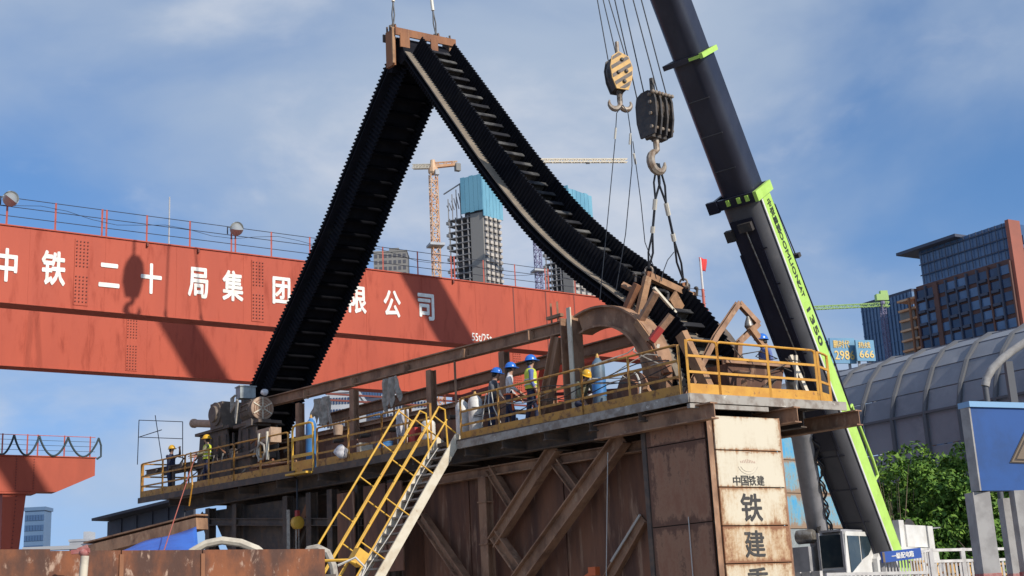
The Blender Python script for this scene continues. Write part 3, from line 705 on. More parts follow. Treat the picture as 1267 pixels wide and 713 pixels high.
b = MB(); q = ac + hd(da) * (La * 0.78) + hd(db) * 8; b.obox(V(q.x, q.y, zr + 0.2), hd(da) * La * 0.33, hd(db) * 10, Z * 0.35); b.build('roof_slab', M['facade_slate'], th)
for i in range(14):
    b = MB(); p = ac + hd(da) * (La * 0.93 * (i + 0.5) / 14) + na * 0.08; b.obox(V(p.x, p.y, zr - 4.2), hd(da) * 0.09, na * 0.06, Z * 4.1); b.build('mullion', M['facade_slate'], th)
for z in (zr - 6.2, zr - 3.6, zr - 1.0):
    b = MB(); p = ac + hd(da) * (La * 0.465) + na * 0.06; b.obox(V(p.x, p.y, z), hd(da) * La * 0.465, na * 0.08, Z * 0.12); b.build('transom', M['facade_slate'], th)
# glass office block
oc = P(1128, 362, 340); oc = V(oc.x, oc.y, 0); zo = P(1100, 362, 340).z
Lo = (hit(1066, 390, oc, na) - oc).dot(hd(da))
th = thing('office_block', 'pale blue glass office block left of the brown apartments', 'building', oc + hd(da) * Lo / 2)
wall_block(th, oc, da, Lo, db, 14, 0, zo, M['glass_pale'], 'wall')
for i in range(15):
    b = MB(); p = oc + hd(da) * (Lo * (i + 0.5) / 15) + na * 0.2; b.obox(V(p.x, p.y, zo / 2), hd(da) * 0.13, na * 0.14, Z * zo / 2); b.build('fin', M['glass_blue'], th)
for i in range(14):
    z = zo - 1.5 - 3.6 * i; b = MB(); p = oc + hd(da) * Lo / 2 + na * 0.06; b.obox(V(p.x, p.y, z), hd(da) * Lo / 2, na * 0.07, Z * 0.2); b.build('floor_band', M['glass_blue'], th)
b = MB(); b.obox(V(oc.x, oc.y, zo + 0.4) + hd(da) * Lo / 2 + hd(db) * 7, hd(da) * Lo / 2, hd(db) * 7, Z * 0.4); b.build('parapet', M['facade_slate'], th)
sc = thing('scaffolded_shaft', 'tan scaffolded building shaft between the glass block and brown apartments', 'building', oc)
q = P(1129, 372, 325); 
for i in range(16):
    z = q.z - 2.6 * i; b = MB(); b.box(V(q.x, q.y, z), 5.0, 6, 0.5, 30); b.build('floor_slab', M['crane_pale'], sc)
for dx_ in (-2.2, 0, 2.2):
    b = MB(); b.box(V(q.x + dx_ * 0.86, q.y + dx_ * 0.5 - 2.2, q.z / 2), 0.5, 0.5, q.z, 30); b.build('column', M['rust_bright'], sc)
b = MB(); b.box(V(q.x, q.y + 1, q.z / 2 - 1), 4.2, 5, q.z - 2, 30); b.build('core_wall', M['tower_grey'], sc)

# small far buildings
def plain_block(x0, x1, ytop, Y, wallm, winm, label, cols, rows, fh, ang=0, depth=14, wf=0.6, roof=True):
    p0 = P(x0, ytop, Y); p1 = P(x1, ytop, Y); w = p1.x - p0.x; z1 = (p0.z + p1.z) / 2
    th = thing('distant_building', label, 'building', V((p0.x + p1.x) / 2, Y, 0))
    c_ = V(p0.x, Y, 0); wall_block(th, c_, 0, w, 90, depth, 0, z1, wallm)
    facade_windows(th, c_, 0, V(0, -1, 0), cols, rows, w / cols, fh, z1 - fh * rows - 0.4, w / cols * wf, fh * 0.55, winm)
    b = MB(); b.box(V((p0.x + p1.x) / 2, Y + depth / 2, z1 + 0.35), w + 0.5, depth + 0.5, 0.7); b.build('parapet', wallm, th)
    if roof: b = MB(); b.box(V((p0.x + p1.x) / 2 + w * 0.1, Y + depth / 2, z1 + 1.9), w * 0.3, depth * 0.4, 2.6); b.build('roof_house', wallm, th)
    return th
plain_block(31, 55, 632, 260, M['glass_pale'], M['glass_blue'], 'small glass block beyond the left gantry leg', 7, 9, 2.0, wf=0.84, depth=4, roof=False)
plain_block(86, 111, 670, 400, M['facade_white'], M['glass_dark'], 'tiny white flat-roofed building on the left horizon', 6, 3, 3.2)
plain_block(462, 503, 312, 620, M['tower_grey'], M['tower_shade'], 'grey stepped block peeping over the girder beside the left belt leg', 7, 12, 3.2)
plain_block(404, 440, 486, 210, M['facade_white'], M['glass_dark'], 'white apartment block seen under the girder, leftmost of three', 10, 12, 1.9)
plain_block(440, 474, 480, 240, M['facade_slate'], M['glass_blue'], 'dark blue office block seen under the girder between pale blocks', 10, 14, 1.9, wf=0.8)
plain_block(474, 535, 492, 225, M['facade_white'], M['glass_dark'], 'pale apartment block seen under the girder, rightmost of three', 16, 12, 1.9)

# gold lettered billboards
for i, (x0, x1, y0, y1, top_, num, lab) in enumerate(((1006, 1023.5, 418, 448, '时', '8', 'leftmost blue billboard behind the boom with gold lettering'),
        (1025.5, 1056, 418.5, 450, '鹏时代', '2986', 'middle blue billboard with gold characters and number 2986'),
        (1057.5, 1080, 421, 447, '热线', '666', 'right blue billboard with gold number 666'))):
    Yb = 95; a = P(x0, y0, Yb); c_ = P(x1, y0 + 0.05 * 0, Yb + (x1 - x0) * 0.02); X = (c_ - a); X.z = 0; w = X.length; X.normalize(); N = V(X.y, -X.x, 0)
    h = (P(x0, y0, Yb) - P(x0, y1, Yb)).z
    th = thing('billboard', lab, 'billboard', a + X * w / 2 - Z * h, 'gold lettered billboards')
    b = MB(); b.obox(a + X * w / 2 - Z * h / 2, X * w / 2, N * 0.08, Z * h / 2); b.build('board', M['billboard'], th)
    b = MB(); put_text(b, top_, a + X * w * 0.45 - Z * h * 0.24 + N * 0.1, X, Z, N, w * 0.66, h * 0.3, 0.012, 0.02); b.build('gold_characters', M['gold'], th)
    b = MB(); put_text(b, num, a + X * w * 0.53 - Z * h * 0.68 + N * 0.1, X, Z, N, w * 0.8, h * 0.36, 0.012, 0.02); b.build('gold_number', M['gold'], th)
    for f in (0.2, 0.8):
        b = MB(); q = a + X * w * f - N * 0.25; b.bar(V(q.x, q.y, 0), V(q.x, q.y, a.z - 0.2), 0.18, 0.18); b.build('post', M['grey_paint'], th)

# ------------------------------------------------------------------ enclosed elevated road: ribs and panes
TD = hd(122.0); TNn = V(-math.sin(R(122)), math.cos(R(122)), 0); TNn = TNn if TNn.y < 0 else -TNn      # wall faces the photographer
TO = P(1222, 590, 62.0)
zbase = P(1222, 520, 62.0).z
def tunq(t, z, inn): q = TO + TD * t - TNn * inn; return V(q.x, q.y, z)
# outline of the wall: upright, then bending back over the road
ztop = P(1222, 412, 62.0 + 3).z
hh = ztop - zbase
PROF = [(0, -2.5), (0, -0.8), (0.0, hh * 0.18), (0.35, hh * 0.42), (1.0, hh * 0.66), (1.9, hh * 0.85), (3.0, hh * 0.96), (4.6, hh * 1.0)]
tn = thing('road_enclosure', 'grey curved noise enclosure of the elevated road, ribs and panes', 'noise barrier', tunq(10, 0, 2))
SP = 2.15; t_start = -14.0; NR = 34
ribm = MB(); ribm.path([tunq(t_start, zbase + z, inn - 0.07) for inn, z in PROF], 0.13, 6)
rib0 = ribm.build('rib', M['barrier_rib'], tn)
pan0 = []
for k in range(len(PROF) - 1):
    (i0, z0_), (i1, z1_) = PROF[k], PROF[k + 1]
    b = MB(); a = tunq(t_start + 0.10, zbase + z0_ + 0.025, i0 + 0.05); d = tunq(t_start + 0.10, zbase + z1_ - 0.025, i1 + 0.05)
    e = TD * (SP - 0.2); n_ = (e.cross(d - a)).normalized() * 0.03
    b.obox((a + d + e) / 2, e / 2, (d - a) / 2, n_); pan0.append(b.build('pane', M['barrier_pane'], tn))
for i in range(1, NR):
    share(rib0, 'rib', tn, TD * SP * i)
    if i < NR - 1:
        for k, o in enumerate(pan0):
            share(o, 'pane', tn, TD * SP * i)
b = MB(); b.bar(tunq(t_start, zbase + hh * 0.18, -0.12), tunq(t_start + SP * NR, zbase + hh * 0.18, -0.12), 0.1, 0.12); b.build('girt', M['barrier_rib'], tn)
b = MB(); b.obox(tunq(t_start + SP * NR / 2, zbase - 3.4, 4), TD * SP * NR / 2, TNn * 4.2, Z * 0.9); b.build('road_deck', M['viaduct'], tn)
for i in range(5):
    b = MB(); q = tunq(t_start + 6 + i * 14, 0, 4); b.box(V(q.x, q.y, (zbase - 4.3) / 2), 1.8, 1.8, zbase - 4.3, 122); b.build('pier', M['viaduct'], tn)
# bent pale pipe standing before the enclosure at the right edge
pa = [P(x, y, 44) for x, y in ((1219, 478), (1221, 468), (1228, 456), (1240, 444), (1253, 434), (1268, 424), (1290, 413), (1330, 402))]
ap = thing('arched_pipe', 'pale bent steel pipe arching out of the photo at right', 'pipe', V(pa[0].x, pa[0].y, 0))
b = MB(); b.path(pa, 0.14, 10); b.build('pipe', M['post_grey'], ap, True)
b = MB(); b.tube(V(pa[0].x, pa[0].y, 0), pa[0], 0.10, 10); b.build('post', M['barrier_rib'], ap, True)
b = MB(); q = P(1247, 448, 44.3); b.bar(V(q.x, q.y, 0), q, 0.24, 0.24); b.build('upright', M['barrier_rib'], ap)
e0 = V(pa[-1].x, pa[-1].y, 0); b = MB(); b.tube(e0, pa[-1], 0.10, 10); b.build('post', M['barrier_rib'], ap, True)
# ------------------------------------------------------------------ the steel platform. Local place: s along the long side, w across, z above its deck
PA = P(852, 487, 28.0)
PU, PV = hd(32.0), hd(131.5)
NVn = V(PV.y, -PV.x, 0)                      # across the long side (towards +w)
NL = -NVn                                    # the long side faces this way
NE = V(PU.y, -PU.x, 0)                       # the short end faces this way
def D0(s, w, z=0.0): return PA + PV * s + PU * w + Z * z
def D(s, w, z=0.0): return D0(s, w, z + 0.018 * max(0.0, s - 8.0))     # the deck climbs slightly towards the drive end
def SW(q):
    d = q - PA; det = PV.x * PU.y - PV.y * PU.x
    return ((d.x * PU.y - d.y * PU.x) / det, (PV.x * d.y - PV.y * d.x) / det, d.z)
def hv(x, y, w): return hit(x, y, PA + PU * w, NVn)          # on the upright plane w, parallel to the long side
def hu(x, y, s): return hit(x, y, PA + PV * s, NE)
ZG = -PA.z                                   # ground below the deck
pf = thing('steel_platform', 'rusty steel tower platform with diagonal braces under its deck', 'platform', D(11, 2.4, ZG))
W1 = 4.75
outline = [(0, 0), (0, W1), (8.1, W1), (26.6, W1 + 0.1), (26.6, -0.25), (19.8, -0.16), (16.4, -0.1), (16.1, 0), (9.15, 0), (8.1, 0)]
b = MB(); pts = [D(s, w, -0.05) for s, w in outline]
n = len(pts); b._add([p for p in pts] + [p + Z * 0.04 for p in pts], [tuple(range(n)), tuple(range(2 * n - 1, n - 1, -1))] + [(k, (k + 1) % n, n + (k + 1) % n, n + k) for k in range(n)])
b.build('deck', M['dark_steel'], pf)
# pale edge channel round the deck
for (s0, w0), (s1, w1) in (((0, 0), (8.1, 0)), ((9.15, 0), (16.1, 0)), ((16.1, -0.08), (19.8, -0.16)), ((19.8, -0.16), (26.6, -0.25)), ((0, 0), (0, W1))):
    b = MB(); b.bar(D(s0, w0, -0.09), D(s1, w1, -0.09), 0.05, 0.20); b.build('edge_channel', M['deck_edge'] if s1 < 10 else M['dark_steel'], pf)
# floor beams
for w in (0.75, 2.3, 3.9):
    b = MB(); b.ibeam(D(0.5, w, -0.34), D(25, w, -0.34), 0.22, 0.42); b.build('floor_beam', M['dark_steel'], pf)
for s in (1.6, 3.2, 4.8, 6.4, 7.9, 10.2, 12.6, 15.0, 17.4, 19.8, 22.2, 24.8):
    b = MB(); b.ibeam(D(s, 0.06, -0.28), D(s, W1 - 0.05, -0.28), 0.13, 0.22); b.build('cross_beam', M['dark_steel'], pf)
for w in (0.02, 2.45, 4.4):
    b = MB(); b.ibeam(D(-0.42 if w else -0.05, w + 0.25, -0.42), D(3.2, w + 0.25, -0.42), 0.24, 0.36); b.build('end_beam', M['rust_beam'], pf)
b = MB(); b.bar(D(0.05, 0.02, -0.26), D(0.05, 2.3, -0.26), 0.1, 0.10); b.build('end_lip', M['deck_edge'], pf)
# tank wall below, with its seams
def slab_wall(name, s0, s1, w, z0, z1, m, th=0.12, parent=pf):
    b = MB(); b.obox(D((s0 + s1) / 2, w + th / 2, (z0 + z1) / 2), PV * (s1 - s0) / 2, NVn * th / 2, Z * (z1 - z0) / 2); return b.build(name, m, parent)
xs = [2.1, 3.9, 5.8, 7.6, 9.6, 11.7]
for i in range(len(xs) - 1): slab_wall('wall_plate', xs[i] + 0.012, xs[i + 1] - 0.012, 1.35 + 0.02 * (i % 2), ZG, -0.62, M['rust_wall'])
for i in range(3): slab_wall('wall_plate', 12.6 + i * 3.6, 16.0 + i * 3.6, 2.3, ZG, -0.62, M['rust_wall'])
b = MB(); b.ibeam(D(2.0, 1.15, -0.78), D(11.9, 1.15, -0.78), 0.24, 0.26); b.build('top_chord', M['rust_beam'], pf)
# posts and braces (sighted on the plane just before the wall)
def q_(x, y, w=1.1): return hv(x, y, w)
def brace(name, a, c, w_, h_, wp=1.05, m='rust_beam'):
    b = MB(); p0, p1 = q_(*a, wp), q_(*c, wp); t = (p1 - p0).normalized(); b.ibeam(p0, p1, w_, h_, 0.035, 0.03, up=NL.cross(t)); return b.build(name, M[m], pf)
brace('brace', (771, 541), (640, 722), 0.30, 0.40, 0.85)
brace('brace', (688, 553), (611, 672), 0.26, 0.34, 0.95)
brace('brace', (613, 662), (660, 728), 0.24, 0.30, 0.95)
brace('brace', (684, 566), (722, 617), 0.22, 0.26, 1.08)
brace('brace', (606, 580), (640, 635), 0.22, 0.24, 1.1)
brace('brace', (522, 640), (582, 728), 0.24, 0.28, 1.0)
brace('brace', (797, 642), (752, 722), 0.24, 0.30, 1.3)
b = MB(); p = q_(602, 640, 1.0); s_, w_, z_ = SW(p); b.ibeam(D(s_, 1.0, -0.9), D(s_, 1.0, ZG), 0.30, 0.26, 0.03, 0.025, up=NL); b.build('post', M['rust_beam'], pf)
for z in (-1.55, -2.65, -3.8):
    b = MB(); b.obox(D(s_, 0.98, z), PV * 0.16, NL * 0.15, Z * 0.02); b.build('stiffener', M['rust_beam'], pf)
for s in (12.4, 14.2, 15.6, 16.8, 18.2, 21.5, 23.4):
    b = MB(); b.ibeam(D(s, 0.9, -0.6), D(s, 0.9, ZG), 0.28, 0.28, 0.03, 0.025, up=NL); b.build('post', M['dark_steel'], pf)
for s, w in ((2.4, 3.9), (8, 3.9), (13, 3.9), (18, 3.9), (23, 3.9)):
    b = MB(); b.ibeam(D(s, w, -0.6), D(s, w, ZG), 0.3, 0.3, 0.03, 0.025, up=NL); b.build('post', M['dark_steel'], pf)
b = MB(); b.ibeam(D(14, 0.85, -1.7), D(24.5, 0.85, -1.0), 0.22, 0.24); b.build('brace', M['dark_steel'], pf)
b = MB(); b.ibeam(D(17.3, 1.2, -0.9), D(20.2, 1.2, -4.4), 0.24, 0.3, up=NL); b.build('brace', M['rust_bright'], pf)
b = MB(); b.ibeam(D(24.5, 1.2, -0.7), D(22.0, 1.2, -4.8), 0.22, 0.26, up=NL); b.build('brace', M['dark_steel'], pf)
# sloping hopper plates in the dark under the drive end
b = MB(); p = [D(24.0, 1.2, -0.65), D(17.0, 1.2, -0.65), D(18.8, 1.2, -3.4), D(21.6, 1.2, -3.4)]; b._add(p + [x + NVn * 0.8 for x in p], [(0, 1, 2, 3), (7, 6, 5, 4), (0, 4, 5, 1), (1, 5, 6, 2), (2, 6, 7, 3), (3, 7, 4, 0)]); b.build('hopper', M['dark_steel'], pf)
b = MB(); b.path([D(22.4, 1.0, -3.6), D(20.6, 1.0, -2.6), D(18.6, 1.0, -2.7)], 0.35, 10); b.build('duct', M['dark_steel'], pf, True)
# hanging sheets behind the stair
for s, z0, z1, wd in ((11.9, -0.7, -3.2, 0.7), (12.9, -0.7, -3.5, 1.1), (14.4, -0.8, -4.1, 0.9)):
    b = MB(); b.obox(D(s, 0.6, (z0 + z1) / 2), PV * wd / 2, NVn * 0.02, Z * (z0 - z1) / 2); b.build('hanging_sheet', M['rust_wall'], pf)

# ------------------------------------------------------------------ the square pillar at the near corner: sheets on two sides
pl = thing('pillar', 'square rusty pillar faced with white sheets and black characters', 'pillar', D(1.0, 1.5, ZG))
ps, pw, pt = 0.0, 0.5, -0.46
PWID, PDEP = 2.02, 1.95
b = MB(); b.obox(D(ps + PDEP / 2, pw + PWID / 2, (ZG + pt) / 2), PV * (PDEP / 2 - 0.05), PU * (PWID / 2 - 0.05), Z * (pt - ZG) / 2); b.build('core', M['dark_steel'], pl)
b = MB(); b.obox(D(ps + 0.0, pw + 0.02, (ZG + pt) / 2), PU * 0.05, NVn * 0.04, Z * (pt - ZG) / 2); b.build('corner_angle', M['rust_beam'], pl)
b = MB(); b.obox(D(ps + 0.0, pw + PWID, (ZG + pt) / 2), PU * 0.03, PV * 0.04, Z * (pt - ZG) / 2); b.build('corner_angle', M['rust_beam'], pl)
b = MB(); b.obox(D(ps + PDEP, pw, (ZG + pt) / 2), PV * 0.06, PU * 0.05, Z * (pt - ZG) / 2); b.build('corner_angle', M['dark_steel'], pl)
ylines = [514, 557, 603, 651, 698]        # seams sighted along the left edge of the white sheets
zl = [hu(884 + i * 3.6, y, ps).z - PA.z for i, y in enumerate(ylines)]
zl[0] = pt; zl.append(zl[-1] - (zl[-2] - zl[-1])); zl += [zl[-1] - 0.9 * k for k in (1, 2)]
for i in range(len(zl) - 1):
    m = ['panel_clean', 'panel_clean', 'panel_white', 'panel_rusty', 'panel_white', 'panel_rusty', 'panel_rusty'][i]
    b = MB(); b.obox(D(ps, pw + PWID / 2 + 0.04, (zl[i] + zl[i + 1]) / 2) + NE * 0.03, PU * (PWID / 2 - 0.055), NE * 0.022, Z * ((zl[i] - zl[i + 1]) / 2 - 0.012)); b.build('white_sheet', M[m], pl)
fc = lambda x, y: hit(x, y, D(ps, 0, 0) + NE * 0.056, NE)
def ptext(ch, x, y, wpx, hpx, m='black_text', bold=0.02):
    c = fc(x, y); w = (fc(x + wpx / 2, y) - fc(x - wpx / 2, y)).dot(PU); h = (fc(x, y - hpx / 2) - fc(x, y + hpx / 2)).z
    b = MB(); put_text(b, ch, c, PU, Z, NE, w, h, bold, 0.004); return b.build('character', M[m], pl)
for ch, x in (('中', 911.5), ('国', 921.5), ('铁', 931), ('建', 941)): ptext(ch, x, 594.8, 9, 12.5, bold=0.012)
ptext('铁', 930, 628, 26, 35); ptext('建', 934, 673, 25, 34); ptext('重', 938.5, 719, 25, 34)
# faded round emblem above the small characters: a ring with a mountain of red strokes
mat('emblem_grey', (0.60, 0.53, 0.43), rough=0.7); mat('emblem_red', (0.56, 0.38, 0.30), rough=0.7)
ec = fc(925, 573); b = MB()
for r_, a0, a1 in ((0.26, 200, 340), (0.20, 205, 335), (0.26, 60, 120)):
    pts = [ec + PU * r_ * 1.15 * math.cos(R(a)) + Z * r_ * 0.95 * math.sin(R(a)) for a in range(a0, a1 + 1, 14)]
    b.path(pts, 0.006, 4)
b.build('emblem', M['emblem_grey'], pl)
b = MB()
for k in range(-4, 5): b.bar(ec + PU * 0.05 * k + Z * (0.09 - abs(k) * 0.012), ec + PU * (0.05 * k + 0.02) + Z * (0.0), 0.016, 0.006, NE)
b.build('emblem', M['emblem_red'], pl)
# brown sheets on its shaded side
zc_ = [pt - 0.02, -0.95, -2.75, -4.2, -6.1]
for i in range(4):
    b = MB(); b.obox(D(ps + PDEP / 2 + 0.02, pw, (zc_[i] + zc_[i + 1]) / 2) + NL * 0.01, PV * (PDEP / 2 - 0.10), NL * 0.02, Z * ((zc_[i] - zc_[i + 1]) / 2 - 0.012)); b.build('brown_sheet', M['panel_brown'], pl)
b = MB(); b.tube(D(0.75, pw - 0.06, -2.6), D(0.75, pw - 0.08, -6.1), 0.012, 5); b.build('hanging_wire', M['rope_white'], pl)
# blue flaking sheets on the inner frame right of the pillar
YB = 42.0
bq0, bq1 = P(950, 560, YB), P(1046, 560, YB + 2.4); bX = bq1 - bq0; bX.z = 0; bL = bX.length; bX.normalize(); bN = V(bX.y, -bX.x, 0)
bp = thing('blue_sheet_wall', 'wall of flaking blue sheets behind the white pillar and the crane cylinder', 'wall', V(bq0.x, bq0.y, 0) + bX * bL / 2)
brow = [P(985, y, YB + 0.9).z for y in (505, 536, 570, 611, 655, 700)] + [0.9, 0.05]
for i in range(len(brow) - 1):
    for k in range(2):
        b = MB(); q = bq0 + bX * (bL * (0.25 + 0.5 * k)); b.obox(V(q.x, q.y, (brow[i] + brow[i + 1]) / 2), bX * (bL / 4 - 0.012), bN * 0.02, Z * ((brow[i] - brow[i + 1]) / 2 - 0.012)); b.build('blue_sheet', M['panel_blue'] if i < 4 else M['box_grey'], bp)
b = MB(); q = bq0 + bX * bL / 2 - bN * 0.15; b.obox(V(q.x, q.y, brow[0] / 2), bX * bL * 0.49, bN * 0.12, Z * brow[0] * 0.495); b.build('frame', M['dark_steel'], bp)

# ------------------------------------------------------------------ railings
def railing(label, base, h=1.13, spacing=1.35, m='yellow', toe=True, levels=(0.42, 0.78), rr=0.025, loops=False):
    th = thing('guard_railing', label, 'railing', base[0], 'yellow guard railings of the platform')
    for k in range(len(base) - 1):
        a, c = base[k], base[k + 1]; L = (c - a).length; n = max(1, round(L / spacing)); t = (c - a) / L
        pm = MB(); pm.bar(a, a + Z * h, 0.055, 0.055); p0 = pm.build('post', M[m], th)
        for i in range(1, n + 1): share(p0, 'post', th, t * (L * i / n))
        b = MB(); b.path([a + t * 0.0 + Z * (h - 0.1), a + t * 0.03 + Z * (h - 0.02), a + t * 0.1 + Z * h, c - t * 0.1 + Z * h, c - t * 0.03 + Z * (h - 0.02), c + Z * (h - 0.1)], rr * 1.15, 7); b.build('top_rail', M[m], th, True)
        for z in levels:
            b = MB(); b.bar(a + Z * z, c + Z * z, 0.035, 0.055); b.build('rail', M[m], th)
        if toe:
            b = MB(); b.bar(a + Z * 0.12, c + Z * 0.12, 0.012, 0.24); b.build('toe_board', M[m], th)
    return th
e_ = 0.04
railing('bright yellow railing across the sunlit short end of the platform', [D(e_, e_ + 0.03), D(e_, 0.95), D(e_, 3.95)], 1.22, 1.5, levels=(0.50, 0.86))
railing('short yellow railing with rounded frame at the right platform corner', [D(0.05, 4.05), D(0.35, W1 - 0.05)], 1.2, 0.7, levels=(0.48, 0.84))
railing('long shaded yellow railing beside the workers in blue helmets', [D(0.25, e_), D(3.35, e_), D(8.0, e_)], 1.14, 1.55, 'yellow_shaded')
railing('shaded yellow railing between the stair and the yellow gate', [D(9.3, e_), D(11.6, 0.04), D(15.0, 0.04)], 1.2, 1.45, 'yellow_shaded')
railing('yellow railing curving round the drive end of the platform', [D(16.5, -0.05), D(19.8, -0.11), D(23.2, -0.14), D(26.5, -0.2)], 1.25, 1.4, 'yellow_shaded')
railing('yellow railing across the far left tip of the platform', [D(26.55, -0.12), D(26.55, 1.6)], 1.25, 1.2, 'yellow_shaded', toe=False)
# little yellow gate
gt_ = thing('platform_gate', 'small bright yellow gate with rounded top in the platform railing', 'gate', D(15.7, 0.0))
a, c = D(15.15, 0.0), D(16.3, -0.02)
b = MB(); t = (c - a).normalized(); b.path([a + Z * -0.1, a + Z * 1.25, a + t * 0.05 + Z * 1.38, a + t * 0.2 + Z * 1.42, c - t * 0.2 + Z * 1.42, c - t * 0.05 + Z * 1.38, c + Z * 1.25, c + Z * -0.1], 0.035, 8); b.build('frame', M['yellow_clean'], gt_, True)
for z in (0.45, 0.98): b = MB(); b.bar(a + Z * z, c + Z * z, 0.04, 0.10); b.build('bar', M['yellow_clean'], gt_)
b = MB(); b.bar(a + Z * 0.12, c + Z * 0.12, 0.03, 0.34); b.build('kick_plate', M['yellow'], gt_)
b = MB(); b.bar(a - Z * 0.12 + NL * 0.1, c - Z * 0.12 + NL * 0.1, 0.35, 0.06); b.build('step', M['yellow_clean'], gt_)

# ------------------------------------------------------------------ stair down from the platform
st = thing('stair', 'steep pale steel stair with yellow handrails down from the platform', 'stair', D(8.6, -3.6, ZG))
an = R(56); dn = -PU * math.cos(an) - Z * math.sin(an); Lst = 7.4
sR, sL = 8.2, 9.02
oR, oL = D(sR, 0.12, 0.18), D(sL, 0.12, 0.18)
sn = (Z * math.cos(an) - PU * math.sin(an)).normalized()         # upwards, square to the stringers
for o in (oR, oL):
    b = MB(); b.bar(o, o + dn * Lst, 0.06, 0.24, sn); b.build('stringer', M['pale_paint'], st)
k = 0; d_ = 0.42; tr0 = None
while d_ < Lst - 0.1:
    p = (oR + oL) / 2 + dn * d_ + sn * -0.02
    if tr0 is None:
        b = MB(); b.obox(p, PV * (sL - sR) / 2 * 0.95, PU * 0.14, Z * 0.022); tr0 = b.build('tread', M['deck_edge'], st); tp0 = p
    else: share(tr0, 'tread', st, p - tp0)
    d_ += 0.262; k += 1
for o, nm in ((oR, 'r'), (oL, 'l')):
    for hgt, r_ in ((0.62, 0.024), (1.05, 0.03)):
        b = MB(); b.tube(o + sn * hgt * 0.86 + dn * -0.15, o + sn * hgt * 0.86 + dn * 6.55, r_, 8); b.build('handrail', M['yellow_clean'], st, True)
    for d_ in (0.0, 1.3, 2.6, 3.9, 5.2, 6.5):
        p = o + dn * d_; b = MB(); b.tube(p, p + sn * 0.90, 0.02, 7); b.build('baluster', M['yellow_clean'], st, True)
    b = MB(); p = o + sn * 0.9 + dn * -0.15; b.path([p, p - dn * 0.12 + Z * 0.02, p + PU * 0.25 + Z * 0.05, p + PU * 0.3 - Z * 0.95], 0.026, 7); b.build('handrail', M['yellow_clean'], st, True)
# outer safety rail left of the stair, like a long ladder frame
oO = D(sL + 0.55, -0.1, 0.25)
for hh_ in (0.45, 0.95):
    b = MB(); b.tube(oO + sn * hh_ - dn * 0.3, oO + sn * hh_ + dn * 5.9, 0.028, 8); b.build('outer_rail', M['yellow_clean'], st, True)
for d_ in (-0.25, 0.8, 1.9, 3.0, 4.1, 5.2, 5.85):
    p = oO + dn * d_; b = MB(); b.tube(p + sn * 0.45, p + sn * 0.95, 0.02, 7); b.build('rung', M['yellow_clean'], st, True)
b = MB(); p = q_(443, 690, -3.1); b.bar(p - sn * 0.15, p + sn * 0.15, 0.34, 0.36, dn); ob = b.build('control_box', M['yellow_clean'], st)
b = MB(); pr = [oR + sn * 0.3 + dn * (0.6 + 0.5 * i) + PV * (0.1 + 0.1 * math.sin(i)) for i in range(10)]; b.path(pr, 0.014, 5); b.build('hose', M['rope_white'], st, True)

# ------------------------------------------------------------------ guide frame on the deck: two long beams, posts and the guide arch
gf = thing('guide_frame', 'long weathered beams on posts with a curved arch guiding the belt', 'frame', D(10, 2.4, 0))
ZI = 2.72
b = MB(); b.ibeam(D(5.6, 1.55, ZI), D(21.5, 1.55, ZI + 0.12), 0.24, 0.34, 0.035, 0.025); b.build('long_beam', M['rust_beam'], gf)
b = MB(); b.ibeam(D(5.6, 3.95, ZI - 0.1), D(21.5, 3.95, ZI - 0.35), 0.24, 0.34, 0.035, 0.025); b.build('long_beam', M['rust_beam'], gf)
for s in (6.8, 9.6, 12.4, 15.2, 18.0):
    b = MB(); b.obox(D(s, 1.42, ZI - 0.0), PV * 0.02, NVn * 0.1, Z * 0.13); b.build('stiffener', M['rust_beam'], gf)
for s, w in ((8.1, 1.55), (11.4, 1.55), (15.4, 1.55), (18.6, 1.55), (9.2, 3.95), (12.6, 3.95), (16.2, 3.95), (19.6, 3.95)):
    b = MB(); b.ibeam(D(s, w, 0), D(s, w, ZI - 0.2 - (0.3 if w > 3 else 0)), 0.22, 0.22, 0.02, 0.02, up=NL); b.build('post', M['rust_beam'], gf)
for s in (10.2, 13.2):
    b = MB(); b.bar(D(s, 1.5, 1.3), D(s, 1.5, 2.6), 0.12, 0.06); b.build('hanger_plate', M['rust_beam'], gf)
b = MB(); b.bar(D(10.6, 1.7, 1.55), D(8.1, 1.7, 1.7), 0.1, 0.1); b.build('tie_bar', M['seam'], gf)
b = MB(); b.bar(D(8.2, 1.5, 1.25), D(5.9, 3.9, 1.25), 0.08, 0.08); b.build('tie_bar', M['seam'], gf)
for i in range(7):
    b = MB(); b.obox(D(9.4 + 1.72 * i, 1.95, 0.75), PV * 0.845, NVn * 0.02, Z * 0.62); b.build('trough_plate', M['rust_wall'], gf)
b = MB(); b.ibeam(D(8.4, 1.85, 1.42), D(21.0, 1.85, 1.42), 0.14, 0.14); b.build('trough_rim', M['rust_beam'], gf)
for i in range(8):
    b = MB(); b.tube(D(9.2 + 1.5 * i, 1.6, 1.05), D(9.2 + 1.5 * i, 3.9, 1.05), 0.07, 10); b.build('idler_roller', M['motor'], gf, True)
